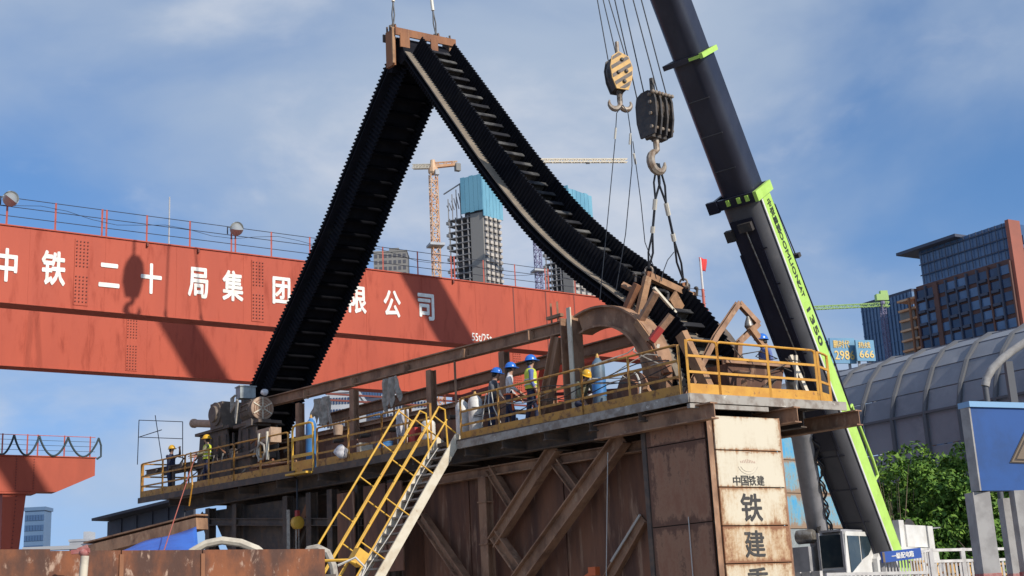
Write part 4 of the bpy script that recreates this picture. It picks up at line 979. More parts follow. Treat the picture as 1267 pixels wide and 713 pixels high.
# big post with a pale edge plate and its raking leg
b = MB(); b.ibeam(D(5.45, 1.6, 0), D(5.45, 1.6, 2.95), 0.42, 0.40, 0.04, 0.03, up=PV); b.build('main_post', M['rust_beam'], gf)
b = MB(); b.obox(D(5.22, 1.36, 1.55), PV * 0.07, NVn * 0.02, Z * 1.6); b.build('edge_plate', M['pale_paint'], gf)
b = MB(); b.ibeam(D(5.85, 1.5, 2.5), D(6.75, 1.5, 0.02), 0.24, 0.30, 0.03, 0.025, up=PV); b.build('raking_leg', M['rust_beam'], gf)
for s in (6.05, 5.8):
    b = MB(); b.bar(D(s, 1.5, ZI + 0.2), D(s, 1.5, ZI + 0.72), 0.10, 0.05); b.build('lug', M['rust_beam'], gf)
b = MB(); b.obox(D(5.92, 1.5, ZI + 0.34), PV * 0.28, NVn * 0.06, Z * 0.04); b.build('lug', M['rust_beam'], gf)
# arch rings
def arch(w, m):
    cs, cz, r_o, r_i = 4.45, 0.95, 2.06, 1.52
    b = MB(); wd = 0.42
    def ring(ro, ri, w0, w1):
        N_ = 22; q = []; fs = []
        for i in range(N_ + 1):
            a = R(-14 + 122 * i / N_)
            for r_, ww in ((ro, w0), (ro, w1), (ri, w1), (ri, w0)):
                q.append(D(cs - r_ * 1.06 * math.cos(a), ww, cz + r_ * math.sin(a)))
        for i in range(N_):
            for k in range(4): l = (k + 1) % 4; fs.append((i * 4 + k, i * 4 + l, (i + 1) * 4 + l, (i + 1) * 4 + k))
        fs += [(0, 3, 2, 1), (N_ * 4, N_ * 4 + 1, N_ * 4 + 2, N_ * 4 + 3)]
        b._add(q, fs)
    ring(r_o, r_o - 0.05, w - wd / 2, w + wd / 2); ring(r_i + 0.05, r_i, w - wd / 2, w + wd / 2); ring(r_o - 0.05, r_i + 0.05, w - 0.06, w - 0.02)
    return b.build('guide_arch', M[m], gf)
arch(1.62, 'rust_beam'); arch(3.95, 'dark_steel')
for a in (20, 52, 80):
    p = D(4.45 - 1.7 * math.cos(R(a)), 1.62, 0.95 + 1.7 * math.sin(R(a))); b = MB(); b.ibeam(p + PU * 0.15, p + PU * 2.2, 0.16, 0.16); b.build('spreader', M['dark_steel'], gf)
for a, c in ((96, 40), (60, 10)):
    b = MB(); b.bar(D(4.45 - 2.05 * math.cos(R(c)), 1.45, 0.95 + 2.02 * math.sin(R(c))), D(4.45 - 2.05 * math.cos(R(c)), 1.45, 0.95 + 2.02 * math.sin(R(c))) + V(0.1, 0, 0.35), 0.07, 0.07); b.build('lug', M['pale_paint'], gf)
# gearbox drum behind the arch
b = MB(); b.lathe(D(3.9, 2.2, 0.55), NVn, [(0, 0.3), (0.02, 0.62), (0.5, 0.66), (0.52, 0.4), (0.7, 0.35)], 18); b.build('drum', M['rust_wall'], gf, True)
# bent triangular frame at the short end
tf = thing('lifting_triangle', 'open rusty steel frame standing askew behind the short railing', 'frame', hu(900, 440, 1.6))
T_ = [hu(x, y, 1.6) for x, y in ((886, 416), (914, 375), (938, 401), (914, 424))]
for i in range(3):
    b = MB(); b.ibeam(T_[i], T_[i + 1], 0.13, 0.13, 0.02, 0.02, up=NE); b.build('beam', M['rust_beam'], tf)
b = MB(); b.lathe(T_[1].lerp(T_[2], 0.45) - Z * 0.45, Z, [(0, 0.05), (0.1, 0.11), (0.2, 0.09), (0.36, 0.03)], 10); b.build('pulley', M['steel'], tf, True)
b = MB(); b.ibeam(T_[0], D(1.62, 1.3, 0.0), 0.13, 0.13, 0.02, 0.02, up=NE); b.build('beam', M['rust_beam'], tf)
b = MB(); b.ibeam(T_[3], hu(912, 470, 1.6), 0.14, 0.14, 0.02, 0.02, up=NE); b.build('beam', M['rust_beam'], tf)
b = MB(); b.bar(hu(928, 405, 1.5), hu(948, 432, 1.5), 0.16, 0.12, NE); b.build('beam', M['timber'], tf)
# machinery and boards at the short end behind the railing
bx = thing('steel_hopper', 'dark steel hopper box behind the bright railing of the short end', 'hopper', D(1.3, 2.9, 0))
b = MB(); p = [D(1.0, 2.3, 0), D(1.0, 3.7, 0), D(2.2, 3.7, 0), D(2.2, 2.3, 0)]; p2 = [D(0.9, 2.1, 0.95), D(0.9, 3.9, 0.95), D(2.3, 3.9, 0.95), D(2.3, 2.1, 0.95)]
b._add(p + p2, [(0, 3, 2, 1), (4, 5, 6, 7), (0, 1, 5, 4), (1, 2, 6, 5), (2, 3, 7, 6), (3, 0, 4, 7)]); b.build('body', M['rust_wall'], bx)
b = MB(); b.bar(D(0.85, 2.0, 1.0), D(0.85, 4.0, 1.0), 0.1, 0.1); b.build('rim', M['rust_beam'], bx)
b = MB(); b.bar(D(1.0, 1.75, 0), D(1.55, 1.45, 1.75), 0.16, 0.3, NE); single(b, 'leaning_board', M['timber'], 'pale weathered board leaning behind the short end railing beside the belt', 'board')
b = MB(); b.bar(hu(1003, 500, 0.6) + Z * 0.1, hu(978, 440, 0.9), 0.1, 0.08, NE); b.bar(hu(985, 498, 0.6), hu(985, 440, 0.8), 0.06, 0.06, NE); single(b, 'steel_strut', M['pale_paint'], 'pale crossed struts at the right end of the platform', 'strut')
# ------------------------------------------------------------------ the corrugated-sidewall belt, hung by its middle
belt = thing('conveyor_belt', 'huge black corrugated sidewall belt hung up in an inverted V', 'conveyor belt', D0(13, 2.7, 0))
BW0, BW1 = 1.78, 3.60
def resample(pts, step):
    # smooth (Catmull-Rom) then equal steps; points are (s, z)
    P_ = [Vector((p[0], p[1])) for p in pts]; P_ = [P_[0] * 2 - P_[1]] + P_ + [P_[-1] * 2 - P_[-2]]; dense = []
    for i in range(1, len(P_) - 2):
        for k in range(24):
            t = k / 24; a, b_, c, d = P_[i - 1], P_[i], P_[i + 1], P_[i + 2]
            dense.append(0.5 * ((2 * b_) + (c - a) * t + (2 * a - 5 * b_ + 4 * c - d) * t * t + (3 * b_ - a - 3 * c + d) * t ** 3))
    dense.append(P_[-2]); out_ = [dense[0].copy()]; acc = 0.0; need = step
    for i in range(1, len(dense)):
        seg = (dense[i] - dense[i - 1]).length; pos = 0.0
        while seg - pos >= need:
            pos += need; out_.append(dense[i - 1].lerp(dense[i], pos / seg)); need = step
        need -= seg - pos
    return out_
PITCHW = 0.036
def leg(pts, sgn, tag_, BW1):
    q = resample(pts, PITCHW); n = len(q); nor = []
    for i in range(n):
        t = (q[min(i + 1, n - 1)] - q[max(i - 1, 0)]).normalized(); nn_ = Vector((-t.y, t.x)) * sgn
        nor.append(nn_)
    def pt(i, w, h): return D0(q[i].x + nor[i].x * h, w, q[i].y + nor[i].y * h)
    gap = 0.06
    for side in (1, -1):
        b = MB(); b1 = side * gap; b2 = side * (gap + 0.035); W_ = [BW0, BW1]; vs_ = []; fs = []
        for i in range(n):
            for w, h in ((BW0, b1), (BW1, b1), (BW1, b2), (BW0, b2)): vs_.append(pt(i, w, h))
        for i in range(n - 1):
            for k in range(4): l = (k + 1) % 4; fs.append((i * 4 + k, i * 4 + l, (i + 1) * 4 + l, (i + 1) * 4 + k))
        fs += [(0, 3, 2, 1), ((n - 1) * 4, (n - 1) * 4 + 1, (n - 1) * 4 + 2, (n - 1) * 4 + 3)]
        b._add(vs_, fs); b.build('base_belt', M['rubber_dusty_sunlit'] if (side > 0 and tag_ == 'r') else M['rubber'], belt)
        H = 0.66 if side > 0 and tag_ == 'r' else (0.34 if tag_ == 'r' else 0.56)
        for wc in (BW0 + 0.28, BW1 - 0.10):
            b = MB(); vs_ = []; fs = []
            for i in range(n):
                k = i % 4; dz = (0.032 if k in (0, 1) else -0.032)
                for o, h in ((-0.014, gap + 0.03), (-0.014, gap + H), (0.014, gap + H), (0.014, gap + 0.03)): vs_.append(pt(i, wc + dz + o, side * h))
            for i in range(n - 1):
                for k in range(4): l = (k + 1) % 4; fs.append((i * 4 + k, i * 4 + l, (i + 1) * 4 + l, (i + 1) * 4 + k))
            fs += [(0, 3, 2, 1), ((n - 1) * 4, (n - 1) * 4 + 1, (n - 1) * 4 + 2, (n - 1) * 4 + 3)]
            b._add(vs_, fs); b.build('sidewall', M['rubber'], belt)
        i = 4
        while i < n - 2:
            t = (pt(min(i + 1, n - 1), 0, 0) - pt(i, 0, 0)).normalized(); N_ = (pt(i, 0, 1) - pt(i, 0, 0)).normalized()
            b = MB(); c = pt(i, (BW0 + 0.28 + BW1 - 0.10) / 2, side * (gap + 0.03 + 0.15)); b.obox(c, PU * ((BW1 - BW0 - 0.48) / 2), N_ * (0.15 if tag_ == 'r' else 0.11), t * 0.022)
            if side > 0 and tag_ == 'r': b.obox(c + N_ * side * 0.14 + t * 0.06, PU * ((BW1 - BW0 - 0.48) / 2), N_ * 0.015, t * 0.07)
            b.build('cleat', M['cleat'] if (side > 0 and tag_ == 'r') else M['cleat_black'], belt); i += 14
leg([(12.6, 13.15), (11.6, 11.8), (10.3, 10.02), (8.9, 8.12), (7.3, 6.15), (5.8, 4.65), (4.3, 3.42), (3.2, 2.45), (2.45, 1.3), (2.05, 0.15), (1.95, -0.6)], -1, 'r', 3.34)
leg([(13.3, 13.2), (14.4, 12.0), (16.0, 10.2), (17.6, 8.35), (19.9, 6.05), (22.0, 4.0), (23.6, 2.2), (24.4, 0.4)], 1, 'l', 3.60)
b = MB(); b.prism([(12.5, 12.95), (12.72, 13.55), (12.95, 13.85), (13.15, 13.85), (13.35, 13.5), (13.6, 12.85), (13.3, 12.75), (13.05, 13.1), (12.8, 12.85)], D0(0, BW0 + 0.02, 0), PV, Z, PU, BW1 - BW0 - 0.06); b.build('folded_top', M['rubber'], belt)
# clamp frame at the top of the belt
lf = thing('clamp_frame', 'brown steel clamp frame gripping the top of the black belt', 'clamp frame', D0(13.05, 2.75, 12.6))
for w in (BW0 - 0.16, BW1 + 0.12):
    b = MB(); b.obox(D0(13.05, w, 13.45), PV * 0.20, NVn * 0.05, Z * 0.62); b.build('side_plate', M['rust_bright'] if w < 2 else M['dark_steel'], lf)
    b = MB(); b.bar(D0(12.8, w - 0.07, 12.85), D0(12.8, w - 0.07, 14.1), 0.09, 0.07, NE); b.build('clamp_bar', M['timber'], lf)
    for k in range(3):
        b = MB(); b.tube(D0(13.22 - 0.16 * k, w, 14.05), D0(13.22 - 0.16 * k, w, 14.28), 0.035, 7); b.build('stud', M['dark_steel'], lf)
b = MB(); b.bar(D0(12.72, BW0 - 0.2, 13.95), D0(12.72, BW1 + 0.2, 13.95), 0.06, 0.26); b.build('front_beam', M['rust_bright'], lf)
b = MB(); b.bar(D0(13.4, BW0 - 0.2, 13.95), D0(13.4, BW1 + 0.2, 13.95), 0.06, 0.26); b.build('rear_beam', M['dark_steel'], lf)
for w, wd in ((BW0 + 0.12, 0.34), (BW1 - 0.62, 0.26)):
    b = MB(); b.obox(D0(12.7, w, 13.66), PU * wd / 2, NE * 0.03, Z * 0.24); b.build('front_plate', M['rust_bright'], lf)
for w in (BW0 - 0.05, BW1 - 0.28):
    b = MB(); b.obox(D0(13.05, w, 14.12), PV * 0.14, NVn * 0.03, Z * 0.14); b.build('lug', M['rust_bright'], lf)

def rope(name, pts, r, label, cat='rope', m='steel_rope', group=None, ferr=()):
    """a rope or sling: line plus its pressed ferrules"""
    th = thing(name, label, cat, Vector(pts[-1]), group)
    b = MB(); b.path(pts, r, 6); b.build('line', M[m], th, True)
    for a, c in ferr:
        b = MB(); b.tube(a, c, r * 2.3, 8); b.build('ferrule', M['ferrule'], th, True)
    return th
def shackle(mb, p, d, sz):
    d = d.normalized(); x = d.cross(V(0.3, 1, 0.2)).normalized()
    mb.path([p + x * sz * 0.5 + d * sz * 0.8] + [p + x * sz * 0.6 * math.cos(a) - d * sz * 0.6 * math.sin(a) for a in [R(k) for k in range(0, 181, 30)]] + [p - x * sz * 0.5 + d * sz * 0.8], sz * 0.17, 6)
    mb.tube(p + x * sz * 0.75 + d * sz * 0.75, p - x * sz * 0.75 + d * sz * 0.75, sz * 0.2, 6)

# ------------------------------------------------------------------ hook blocks
def hook(b, p, sz, X, N, stop=-215):
    """crane hook hanging from p: shank, bowl and point in the X-Z plane"""
    pts = [p, p - Z * sz * 0.55]
    for a in range(80, stop, -22):
        pts.append(p - Z * sz * 1.1 + X * sz * 0.42 * math.cos(R(a)) * -1 + Z * sz * 0.46 * math.sin(R(a)))
    rs = [0.14, 0.14] + [0.12 + 0.08 * math.sin(math.pi * min(1, k / 10)) for k in range(len(pts) - 2)]; rs[-1] = 0.05; rs[-2] = 0.09
    b.path(pts, 0, 8, True, [r_ * sz for r_ in rs])
VX = V(0.94, 0.34, 0)                                     # across the sheaves as seen
# main block, dark, of heavy plates
mc = P(810, 144, 30.5)
hb = thing('hook_block', 'heavy dark multi-sheave hook block carrying the lower belt frame', 'hook block', mc - Z * 0.9)
NX = hd(-52); TX = hd(38)
for o, m in ((-0.30, 'block_dark'), (-0.12, 'block_dark'), (0.08, 'block_dark'), (0.27, 'block_dark')):
    b = MB(); b.prism([(-0.30, 0.52), (-0.36, 0.30), (-0.36, -0.15), (-0.26, -0.58), (0.26, -0.58), (0.36, -0.15), (0.36, 0.30), (0.30, 0.52), (0.12, 0.60), (-0.12, 0.60)], mc + TX * o, NX, Z, TX, 0.055); b.build('cheek_plate', M['block_dark'], hb)
for o in (-0.21, -0.02, 0.175):
    b = MB(); b.lathe(mc + TX * (o - 0.045) + Z * 0.12, TX, [(0, 0.34), (0.02, 0.36), (0.045, 0.28), (0.07, 0.36), (0.09, 0.34)], 20); b.build('sheave', M['hook_steel'], hb, True)
for y in (0.45, 0.25, -0.05, -0.4):
    b = MB(); b.tube(mc - TX * 0.36 + Z * y + NX * 0.2, mc + TX * 0.40 + Z * y + NX * 0.2, 0.045, 8); b.build('tie_bolt', M['hook_steel'], hb, True)
for k in range(7):
    b = MB(); b.lathe(mc + TX * (-0.33 + 0.11 * k) + NX * 0.30 + Z * 0.48, NX, [(0, 0.05), (0.06, 0.05), (0.08, 0.03)], 8); b.build('nut', M['hook_steel'], hb, True)
b = MB(); b.obox(mc - Z * 0.5, TX * 0.28, NX * 0.12, Z * 0.12); b.build('trunnion', M['block_dark'], hb)
b = MB(); b.tube(mc + Z * 0.55, mc + Z * 1.02, 0.065, 8); b.build('anchor', M['block_dark'], hb, True)
b = MB(); hk = P(812, 178, 30.5); hook(b, hk + Z * 0.16, 0.58, TX, NX, -190); b.build('hook', M['hook_steel'], hb, True)
# small block with hazard stripes
sc_ = P(769, 88, 29.9)
sb = thing('hook_block', 'smaller hook block with slanted yellow and dark hazard stripes', 'hook block', sc_ - Z * 0.9)
out8 = [(-0.05, 0.52), (-0.24, 0.38), (-0.30, 0.12), (-0.27, -0.2), (-0.17, -0.48), (0.15, -0.50), (0.27, -0.2), (0.31, 0.12), (0.22, 0.40)]
sx, sn_ = hd(20), hd(-70)
b = MB(); b.prism(out8, sc_ - sn_ * 0.02, sx, Z, sn_, 0.04); ck = b.build('cheek_plate', M['hazard_yellow'], sb)
# stripes clipped to the plate outline, lying on it
def clip(poly, a, b_, c_, keep):
    o_ = []
    for i in range(len(poly)):
        p, q = poly[i], poly[(i + 1) % len(poly)]; fp_, fq = a * p[0] + b_ * p[1] - c_, a * q[0] + b_ * q[1] - c_
        if fp_ * keep >= 0: o_.append(p)
        if fp_ * fq < 0: t = fp_ / (fp_ - fq); o_.append((p[0] + (q[0] - p[0]) * t, p[1] + (q[1] - p[1]) * t))
    return o_
for k in range(-3, 4):
    c0 = 0.205 * k - 0.03
    pp = clip(clip(out8, -0.55, 0.83, c0, 1), -0.55, 0.83, c0 + 0.09, -1)
    if len(pp) > 2:
        b = MB(); b.prism([(x * 0.94, y * 0.94) for x, y in pp], sc_ + sn_ * 0.021, sx, Z, sn_, 0.006); b.build('stripe', M['hazard_grey'], ck)
b = MB(); b.prism(out8, sc_ - sn_ * 0.40, sx, Z, sn_, 0.04); b.build('cheek_plate', M['block_dark'], sb)
b = MB(); b.prism([(x * 0.92, y * 0.92) for x, y in out8], sc_ - sn_ * 0.36, sx, Z, sn_, 0.33); b.build('guard', M['block_dark'], sb)
b = MB(); b.lathe(sc_ - sn_ * 0.3, sn_, [(0, 0.27), (0.03, 0.31), (0.1, 0.31), (0.13, 0.27)], 20); b.build('sheave', M['block_dark'], sb, True)
for x, y in ((0.02, 0.3), (0.12, 0.0), (-0.1, -0.05), (0.05, -0.28)):
    b = MB(); b.lathe(sc_ + sx * x + Z * y + sn_ * 0.02, sn_, [(0, 0.05), (0.03, 0.05), (0.05, 0.03)], 8); b.build('nut', M['block_dark'], ck, True)
b = MB(); b.tube(sc_ + Z * 0.45 - sn_ * 0.15, sc_ + Z * 0.85 - sn_ * 0.15, 0.05, 8); b.build('rope_socket', M['hook_steel'], sb, True)
b = MB(); hs = P(769, 108, 29.9); hp0 = hs + Z * 0.12 - sn_ * 0.15; z_ = 0.5
for sg in (-1, 1):
    pts = [hp0, hp0 - Z * z_ * 0.9] + [hp0 - Z * z_ * 1.0 + sx * sg * (0.30 * z_) + (sx * sg * math.cos(R(a)) + Z * math.sin(R(a))) * 0.30 * z_ for a in range(190, 391, 25)]
    b.path(pts, 0, 8, True, [0.07, 0.07] + [0.06, 0.07, 0.075, 0.075, 0.07, 0.06, 0.05, 0.035, 0.02])
b.build('hook', M['hook_steel'], sb, True)

# ------------------------------------------------------------------ truck crane on the right
BB = P(1077, 668, 38.0); BT = P(827, 0, 31.4)
bd = (BT - BB).normalized()
CF = V(bd.x, bd.y, 0).normalized()               # the way the crane faces
CM = V(-CF.y, CF.x, 0); CM = CM if CM.x > 0 else -CM   # its sunlit side
BQ = bd.cross(CM); BQ = BQ if BQ.dot(CF) > 0 else -BQ   # from the axis towards the underside
tc_ = thing('truck_crane', 'big truck crane with dark telescopic boom and white cab, lime stripe', 'mobile crane', V(BB.x, BB.y, 0) - CF * 1.0)
def along(y):
    # distance on the boom axis where it crosses photo row y
    lo_, hi_ = -3.0, 40.0
    for _ in range(50):
        mid = (lo_ + hi_) / 2; q = BB + bd * mid - EYE; yy = CY - FPX * q.dot(UP_) / q.dot(F_)
        if yy > y: lo_ = mid
        else: hi_ = mid
    return lo_
def boom(l0, l1, w, dpt, m, name):
    r_ = w * 0.34; poly = [(-w / 2, -dpt / 2), (w / 2, -dpt / 2), (w / 2, dpt / 2 - r_)]
    for k in range(1, 7): a = R(90 * k / 6); poly.append((w / 2 - r_ + r_ * math.cos(a), dpt / 2 - r_ + r_ * math.sin(a)))
    for k in range(0, 7): a = R(90 + 90 * k / 6); poly.append((-w / 2 + r_ + r_ * math.cos(a), dpt / 2 - r_ + r_ * math.sin(a)))
    b = MB(); b.prism(poly, BB + bd * l0, CM, BQ, bd, l1 - l0); return b.build(name, m, tc_, True)
l_c1, l_c2 = along(243), along(72)
l_tip = l_c2 + 7.0
boom(-2.2, l_c1, 1.20, 0.84, M['boom_grey'], 'boom_base')
boom(l_c1 - 0.5, l_c2, 1.04, 0.76, M['boom_dark'], 'boom_section')
boom(l_c2 - 0.5, l_tip, 0.92, 0.68, M['boom_dark'], 'boom_section')
# dark underside sheathing of the base section
b = MB(); b.obox(BB + bd * (l_c1 * 0.62) + BQ * 0.425 - CM * 0.06, CM * 0.36, BQ * 0.012, bd * l_c1 * 0.33); b.build('under_plate', M['boom_dark'], tc_)
b = MB(); b.obox(BB + bd * (l_c1 / 2 - 0.8) + BQ * 0.43 + CM * 0.2, CM * 0.02, BQ * 0.02, bd * (l_c1 / 2 - 0.6)); b.build('weld_strip', M['boom_dark'], tc_)
for k in range(9):
    l_ = 0.8 + k * (l_c1 - 1.2) / 9; b = MB(); b.obox(BB + bd * l_ + BQ * 0.425, CM * 0.40, BQ * 0.006, bd * 0.018); b.build('weld_seam', M['boom_dark'], tc_)
for k in range(3):
    l_ = l_c1 + 0.9 + k * (l_c2 - l_c1 - 1.0) / 3; b = MB(); b.obox(BB + bd * l_ + BQ * 0.385, CM * 0.33, BQ * 0.006, bd * 0.012); b.build('weld_seam', M['boom_grey'], tc_)
b = MB(); b.obox(BB + bd * (l_c1 * 0.46) + BQ * 0.44 - CM * 0.42, CM * 0.03, BQ * 0.03, bd * l_c1 * 0.4); b.build('pipe_run', M['boom_dark'], tc_)
# lime side with a white line
b = MB(); b.obox(BB + bd * (l_c1 / 2 - 1.0) + CM * 0.605 - BQ * 0.15, CM * 0.012, BQ * 0.26, bd * (l_c1 / 2 + 0.95)); b.build('lime_side', M['lime'], tc_)
b = MB(); b.obox(BB + bd * (l_c1 / 2 - 1.0) + CM * 0.605 + BQ * 0.145, CM * 0.013, BQ * 0.034, bd * (l_c1 / 2 + 0.95)); b.build('white_line', M['white_paint'], tc_)
TS = -bd                                          # lettering reads down the boom
for body, la_, ln, hh_ in (('ZOOMLION', along(322), 1.75, 0.24), ('ZAT', along(365), 0.5, 0.22), ('1350', along(412), 1.15, 0.32)):
    b = MB(); put_text(b, body, BB + bd * la_ + CM * 0.622 - BQ * 0.15, TS, -BQ, CM, ln, hh_ * 0.8, 0.02, 0.004); b.build('lettering', M['dark_text'], tc_)
b = MB(); put_text(b, '中联重科', BB + bd * along(276) + CM * 0.622 - BQ * 0.15, TS, -BQ, CM, 1.0, 0.24, 0.015, 0.004); b.build('lettering', M['dark_text'], tc_)
# collars
def collar(l, w, dpt, m, nm, hl=0.14):
    b = MB()
    for sy_ in (-1, 1): b.obox(BB + bd * l + BQ * sy_ * (dpt / 2 + 0.05), CM * (w / 2), BQ * 0.05, bd * hl)
    b.obox(BB + bd * l - CM * (w / 2 + 0.05), CM * 0.05, BQ * (dpt / 2 + 0.1), bd * hl)
    o_ = b.build(nm, M['boom_dark'], tc_)
    b = MB(); b.obox(BB + bd * l + CM * (w / 2 + 0.05), CM * 0.05, BQ * (dpt / 2 + 0.1), bd * hl); b.build('collar_side', m, o_)
    return o_
cl1 = collar(l_c1, 1.20, 0.84, M['lime'], 'collar'); collar(l_c2, 1.04, 0.76, M['lime'], 'collar', 0.07)
b = MB()
for k in (-0.6, 0.5, 1.35): b.obox(BB + bd * (l_c1 + 0.02) + BQ * 0.54 + CM * 0.3 * k, CM * 0.05, BQ * 0.03, bd * 0.08)
b.build('wear_pad', M['lime'], cl1)
b = MB(); b.obox(BB + bd * l_c1 + BQ * 0.53 - CM * 0.66, CM * 0.16, BQ * 0.06, bd * 0.17); b.build('bracket', M['boom_dark'], cl1)
b = MB(); b.obox(BB + bd * (l_c2) + CM * 0.36 + BQ * 0.49, CM * 0.16, BQ * 0.015, bd * 0.04); b.build('collar_tab', M['lime'], tc_)
b = MB(); b.obox(BB + bd * (l_c1 - 0.75) + BQ * 0.48 + CM * 0.05, CM * 0.2, BQ * 0.1, bd * 0.12); b.obox(BB + bd * (l_c1 - 0.9) + BQ * 0.48 - CM * 0.5, CM * 0.12, BQ * 0.08, bd * 0.16); b.build('hose_reel', M['block_dark'], tc_)
b = MB(); b.path([BB + bd * (l_c1 - 0.8) + BQ * 0.48 + CM * 0.0, BB + bd * (l_c1 - 2.5) + BQ * 0.45 + CM * 0.05, BB + bd * (l_c1 - 5.2) + BQ * 0.45 + CM * 0.12, BB + bd * (l_c1 - 6.0) + BQ * 0.5 - CM * 0.1], 0.022, 6); b.build('hose', M['steel'], tc_, True)
# boom head and its sheaves
tip = BB + bd * l_tip
b = MB(); b.obox(tip + BQ * 0.3 + bd * 0.3, CM * 0.4, BQ * 0.75, bd * 0.5); b.build('boom_head', M['boom_dark'], tc_)
for k in (-0.2, 0, 0.2):
    b = MB(); b.lathe(tip + BQ * 0.85 + bd * 0.2 + CM * (k - 0.05), CM, [(0, 0.3), (0.03, 0.33), (0.07, 0.33), (0.1, 0.3)], 18); b.build('head_sheave', M['hook_steel'], tc_, True)
# slim handrail rods and lamp on the upper side
b = MB(); a = BB + bd * (l_c1 - 0.5) - BQ * 0.43 + CM * 0.5; c = BB + bd * (l_c1 - 2.2) - BQ * 0.8 + CM * 0.5; b.path([a, a - BQ * 0.25 - bd * 0.1, c, c + BQ * 0.3], 0.02, 6); b.build('hand_rod', M['boom_dark'], tc_, True)
b = MB(); b.obox(c, CM * 0.12, BQ * 0.08, bd * 0.06); b.build('work_lamp', M['block_dark'], tc_)
for la_, lb_ in ((along(522), along(610)),):
    a = BB + bd * la_ - BQ * 0.43 + CM * 0.45; c = BB + bd * lb_ - BQ * 0.43 + CM * 0.45
    b = MB(); b.path([a, a - BQ * 0.5, a - BQ * 0.48 - bd * 0.15, c - BQ * 0.55 + bd * 0.5, c - BQ * 0.5, c], 0.05, 8); b.build('grab_rail', M['lime'], tc_, True)
b = MB(); b.path([BB + bd * (l_c1 - 0.4) - BQ * 0.60 + CM * 0.5, BB + bd * (l_c1 * 0.5) - BQ * 0.66 + CM * 0.55, BB + bd * 0.3 - BQ * 0.48 + CM * 0.5], 0.025, 6); b.build('cable', M['boom_dark'], tc_, True)
# luffing cylinder
cy0 = P(1022, 713, 38.6); cy1 = P(980, 470, 35.8); cyd = (cy1 - cy0).normalized(); Lc = (cy1 - cy0).length
b = MB(); b.lathe(cy0, cyd, [(0, 0.30), (Lc * 0.72, 0.30), (Lc * 0.73, 0.34), (Lc * 0.76, 0.34)], 16); b.build('luffing_cylinder', M['grey_paint'], tc_, True)
b = MB(); b.lathe(cy0, cyd, [(Lc * 0.75, 0.2), (Lc, 0.2)], 14); b.build('piston_rod', M['steel'], tc_, True)
pr = []
for i in range(90): pr.append(cy0 + cyd * (Lc * (0.2 + 0.0056 * i)) + CM * (0.36 + 0.06 * math.sin(i * 0.33) + 0.03 * math.sin(i * 0.71)) + CF * 0.07 * math.cos(i * 0.27))
b = MB(); b.path(pr, 0.03, 5); b.path([q + V(0.05, 0, 0.05) for q in pr[::3]], 0.025, 5); b.build('hydraulic_hose', M['block_dark'], tc_, True)
# upper works: cab, engine housing, winch, counterweight
K0 = P(1051, 713, 36.4); kz = P(1051, 657, 36.4).z
def ck_(f, m, z): return V(K0.x, K0.y, 0) + CF * f + CM * m + Z * z       # f forward from the cab corner, m to the sunny side
zb_ = K0.z - 0.55
CW, CLn = 0.78, 1.75
b = MB(); prof = [(0.10, zb_), (0.12, zb_ + 0.75), (0.0, kz - 0.08), (-0.08, kz), (-CLn, kz), (-CLn - 0.25, kz - 0.5), (-CLn + 0.25, zb_ + 0.9), (-CLn + 0.25, zb_)]
b.prism([(f, z) for f, z in prof], ck_(0, -CW, 0), CF, Z, CM, CW); cab = b.build('cab', M['white_paint'], tc_)
b = MB(); b.obox(ck_(0.085, -CW / 2, (kz + zb_ + 0.72) / 2), CM * (CW / 2 - 0.07), CF * 0.05 , Z * ((kz - zb_ - 0.72) / 2 - 0.08)); ws = b.build('windshield', M['window_glass'], cab)
b = MB()
b.obox(ck_(0.13, -CW / 2, zb_ + 0.70), CM * CW / 2, CF * 0.03, Z * 0.04); b.obox(ck_(0.13, -0.03, (kz + zb_ + 0.72) / 2), CM * 0.035, CF * 0.03, Z * ((kz - zb_ - 0.72) / 2)); b.obox(ck_(0.13, -CW + 0.03, (kz + zb_ + 0.72) / 2), CM * 0.035, CF * 0.03, Z * ((kz - zb_ - 0.72) / 2)); b.build('windshield_frame', M['grey_paint'], cab)
b = MB(); b.prism([(-0.12, zb_ + 0.62), (-0.10, kz - 0.12), (-0.82, kz - 0.12), (-0.82, zb_ + 0.95)], ck_(0, 0.002, 0), CF, Z, CM, 0.02); b.build('side_window', M['window_glass'], cab)
b = MB(); b.prism([(-0.9, zb_ + 1.0), (-0.9, kz - 0.12), (-1.45, kz - 0.12), (-1.5, kz - 0.5), (-1.3, zb_ + 1.12)], ck_(0, 0.002, 0), CF, Z, CM, 0.02); b.build('side_window', M['window_glass'], cab)
b = MB(); b.obox(ck_(-0.2, 0.015, zb_ + 0.38), CF * 0.07, CM * 0.015, Z * 0.04); b.build('door_handle', M['block_dark'], cab)
b = MB(); b.obox(ck_(-0.6, -CW / 2, kz + 0.03), CF * 0.7, CM * CW * 0.42, Z * 0.03); b.build('roof_grille', M['grey_paint'], cab)
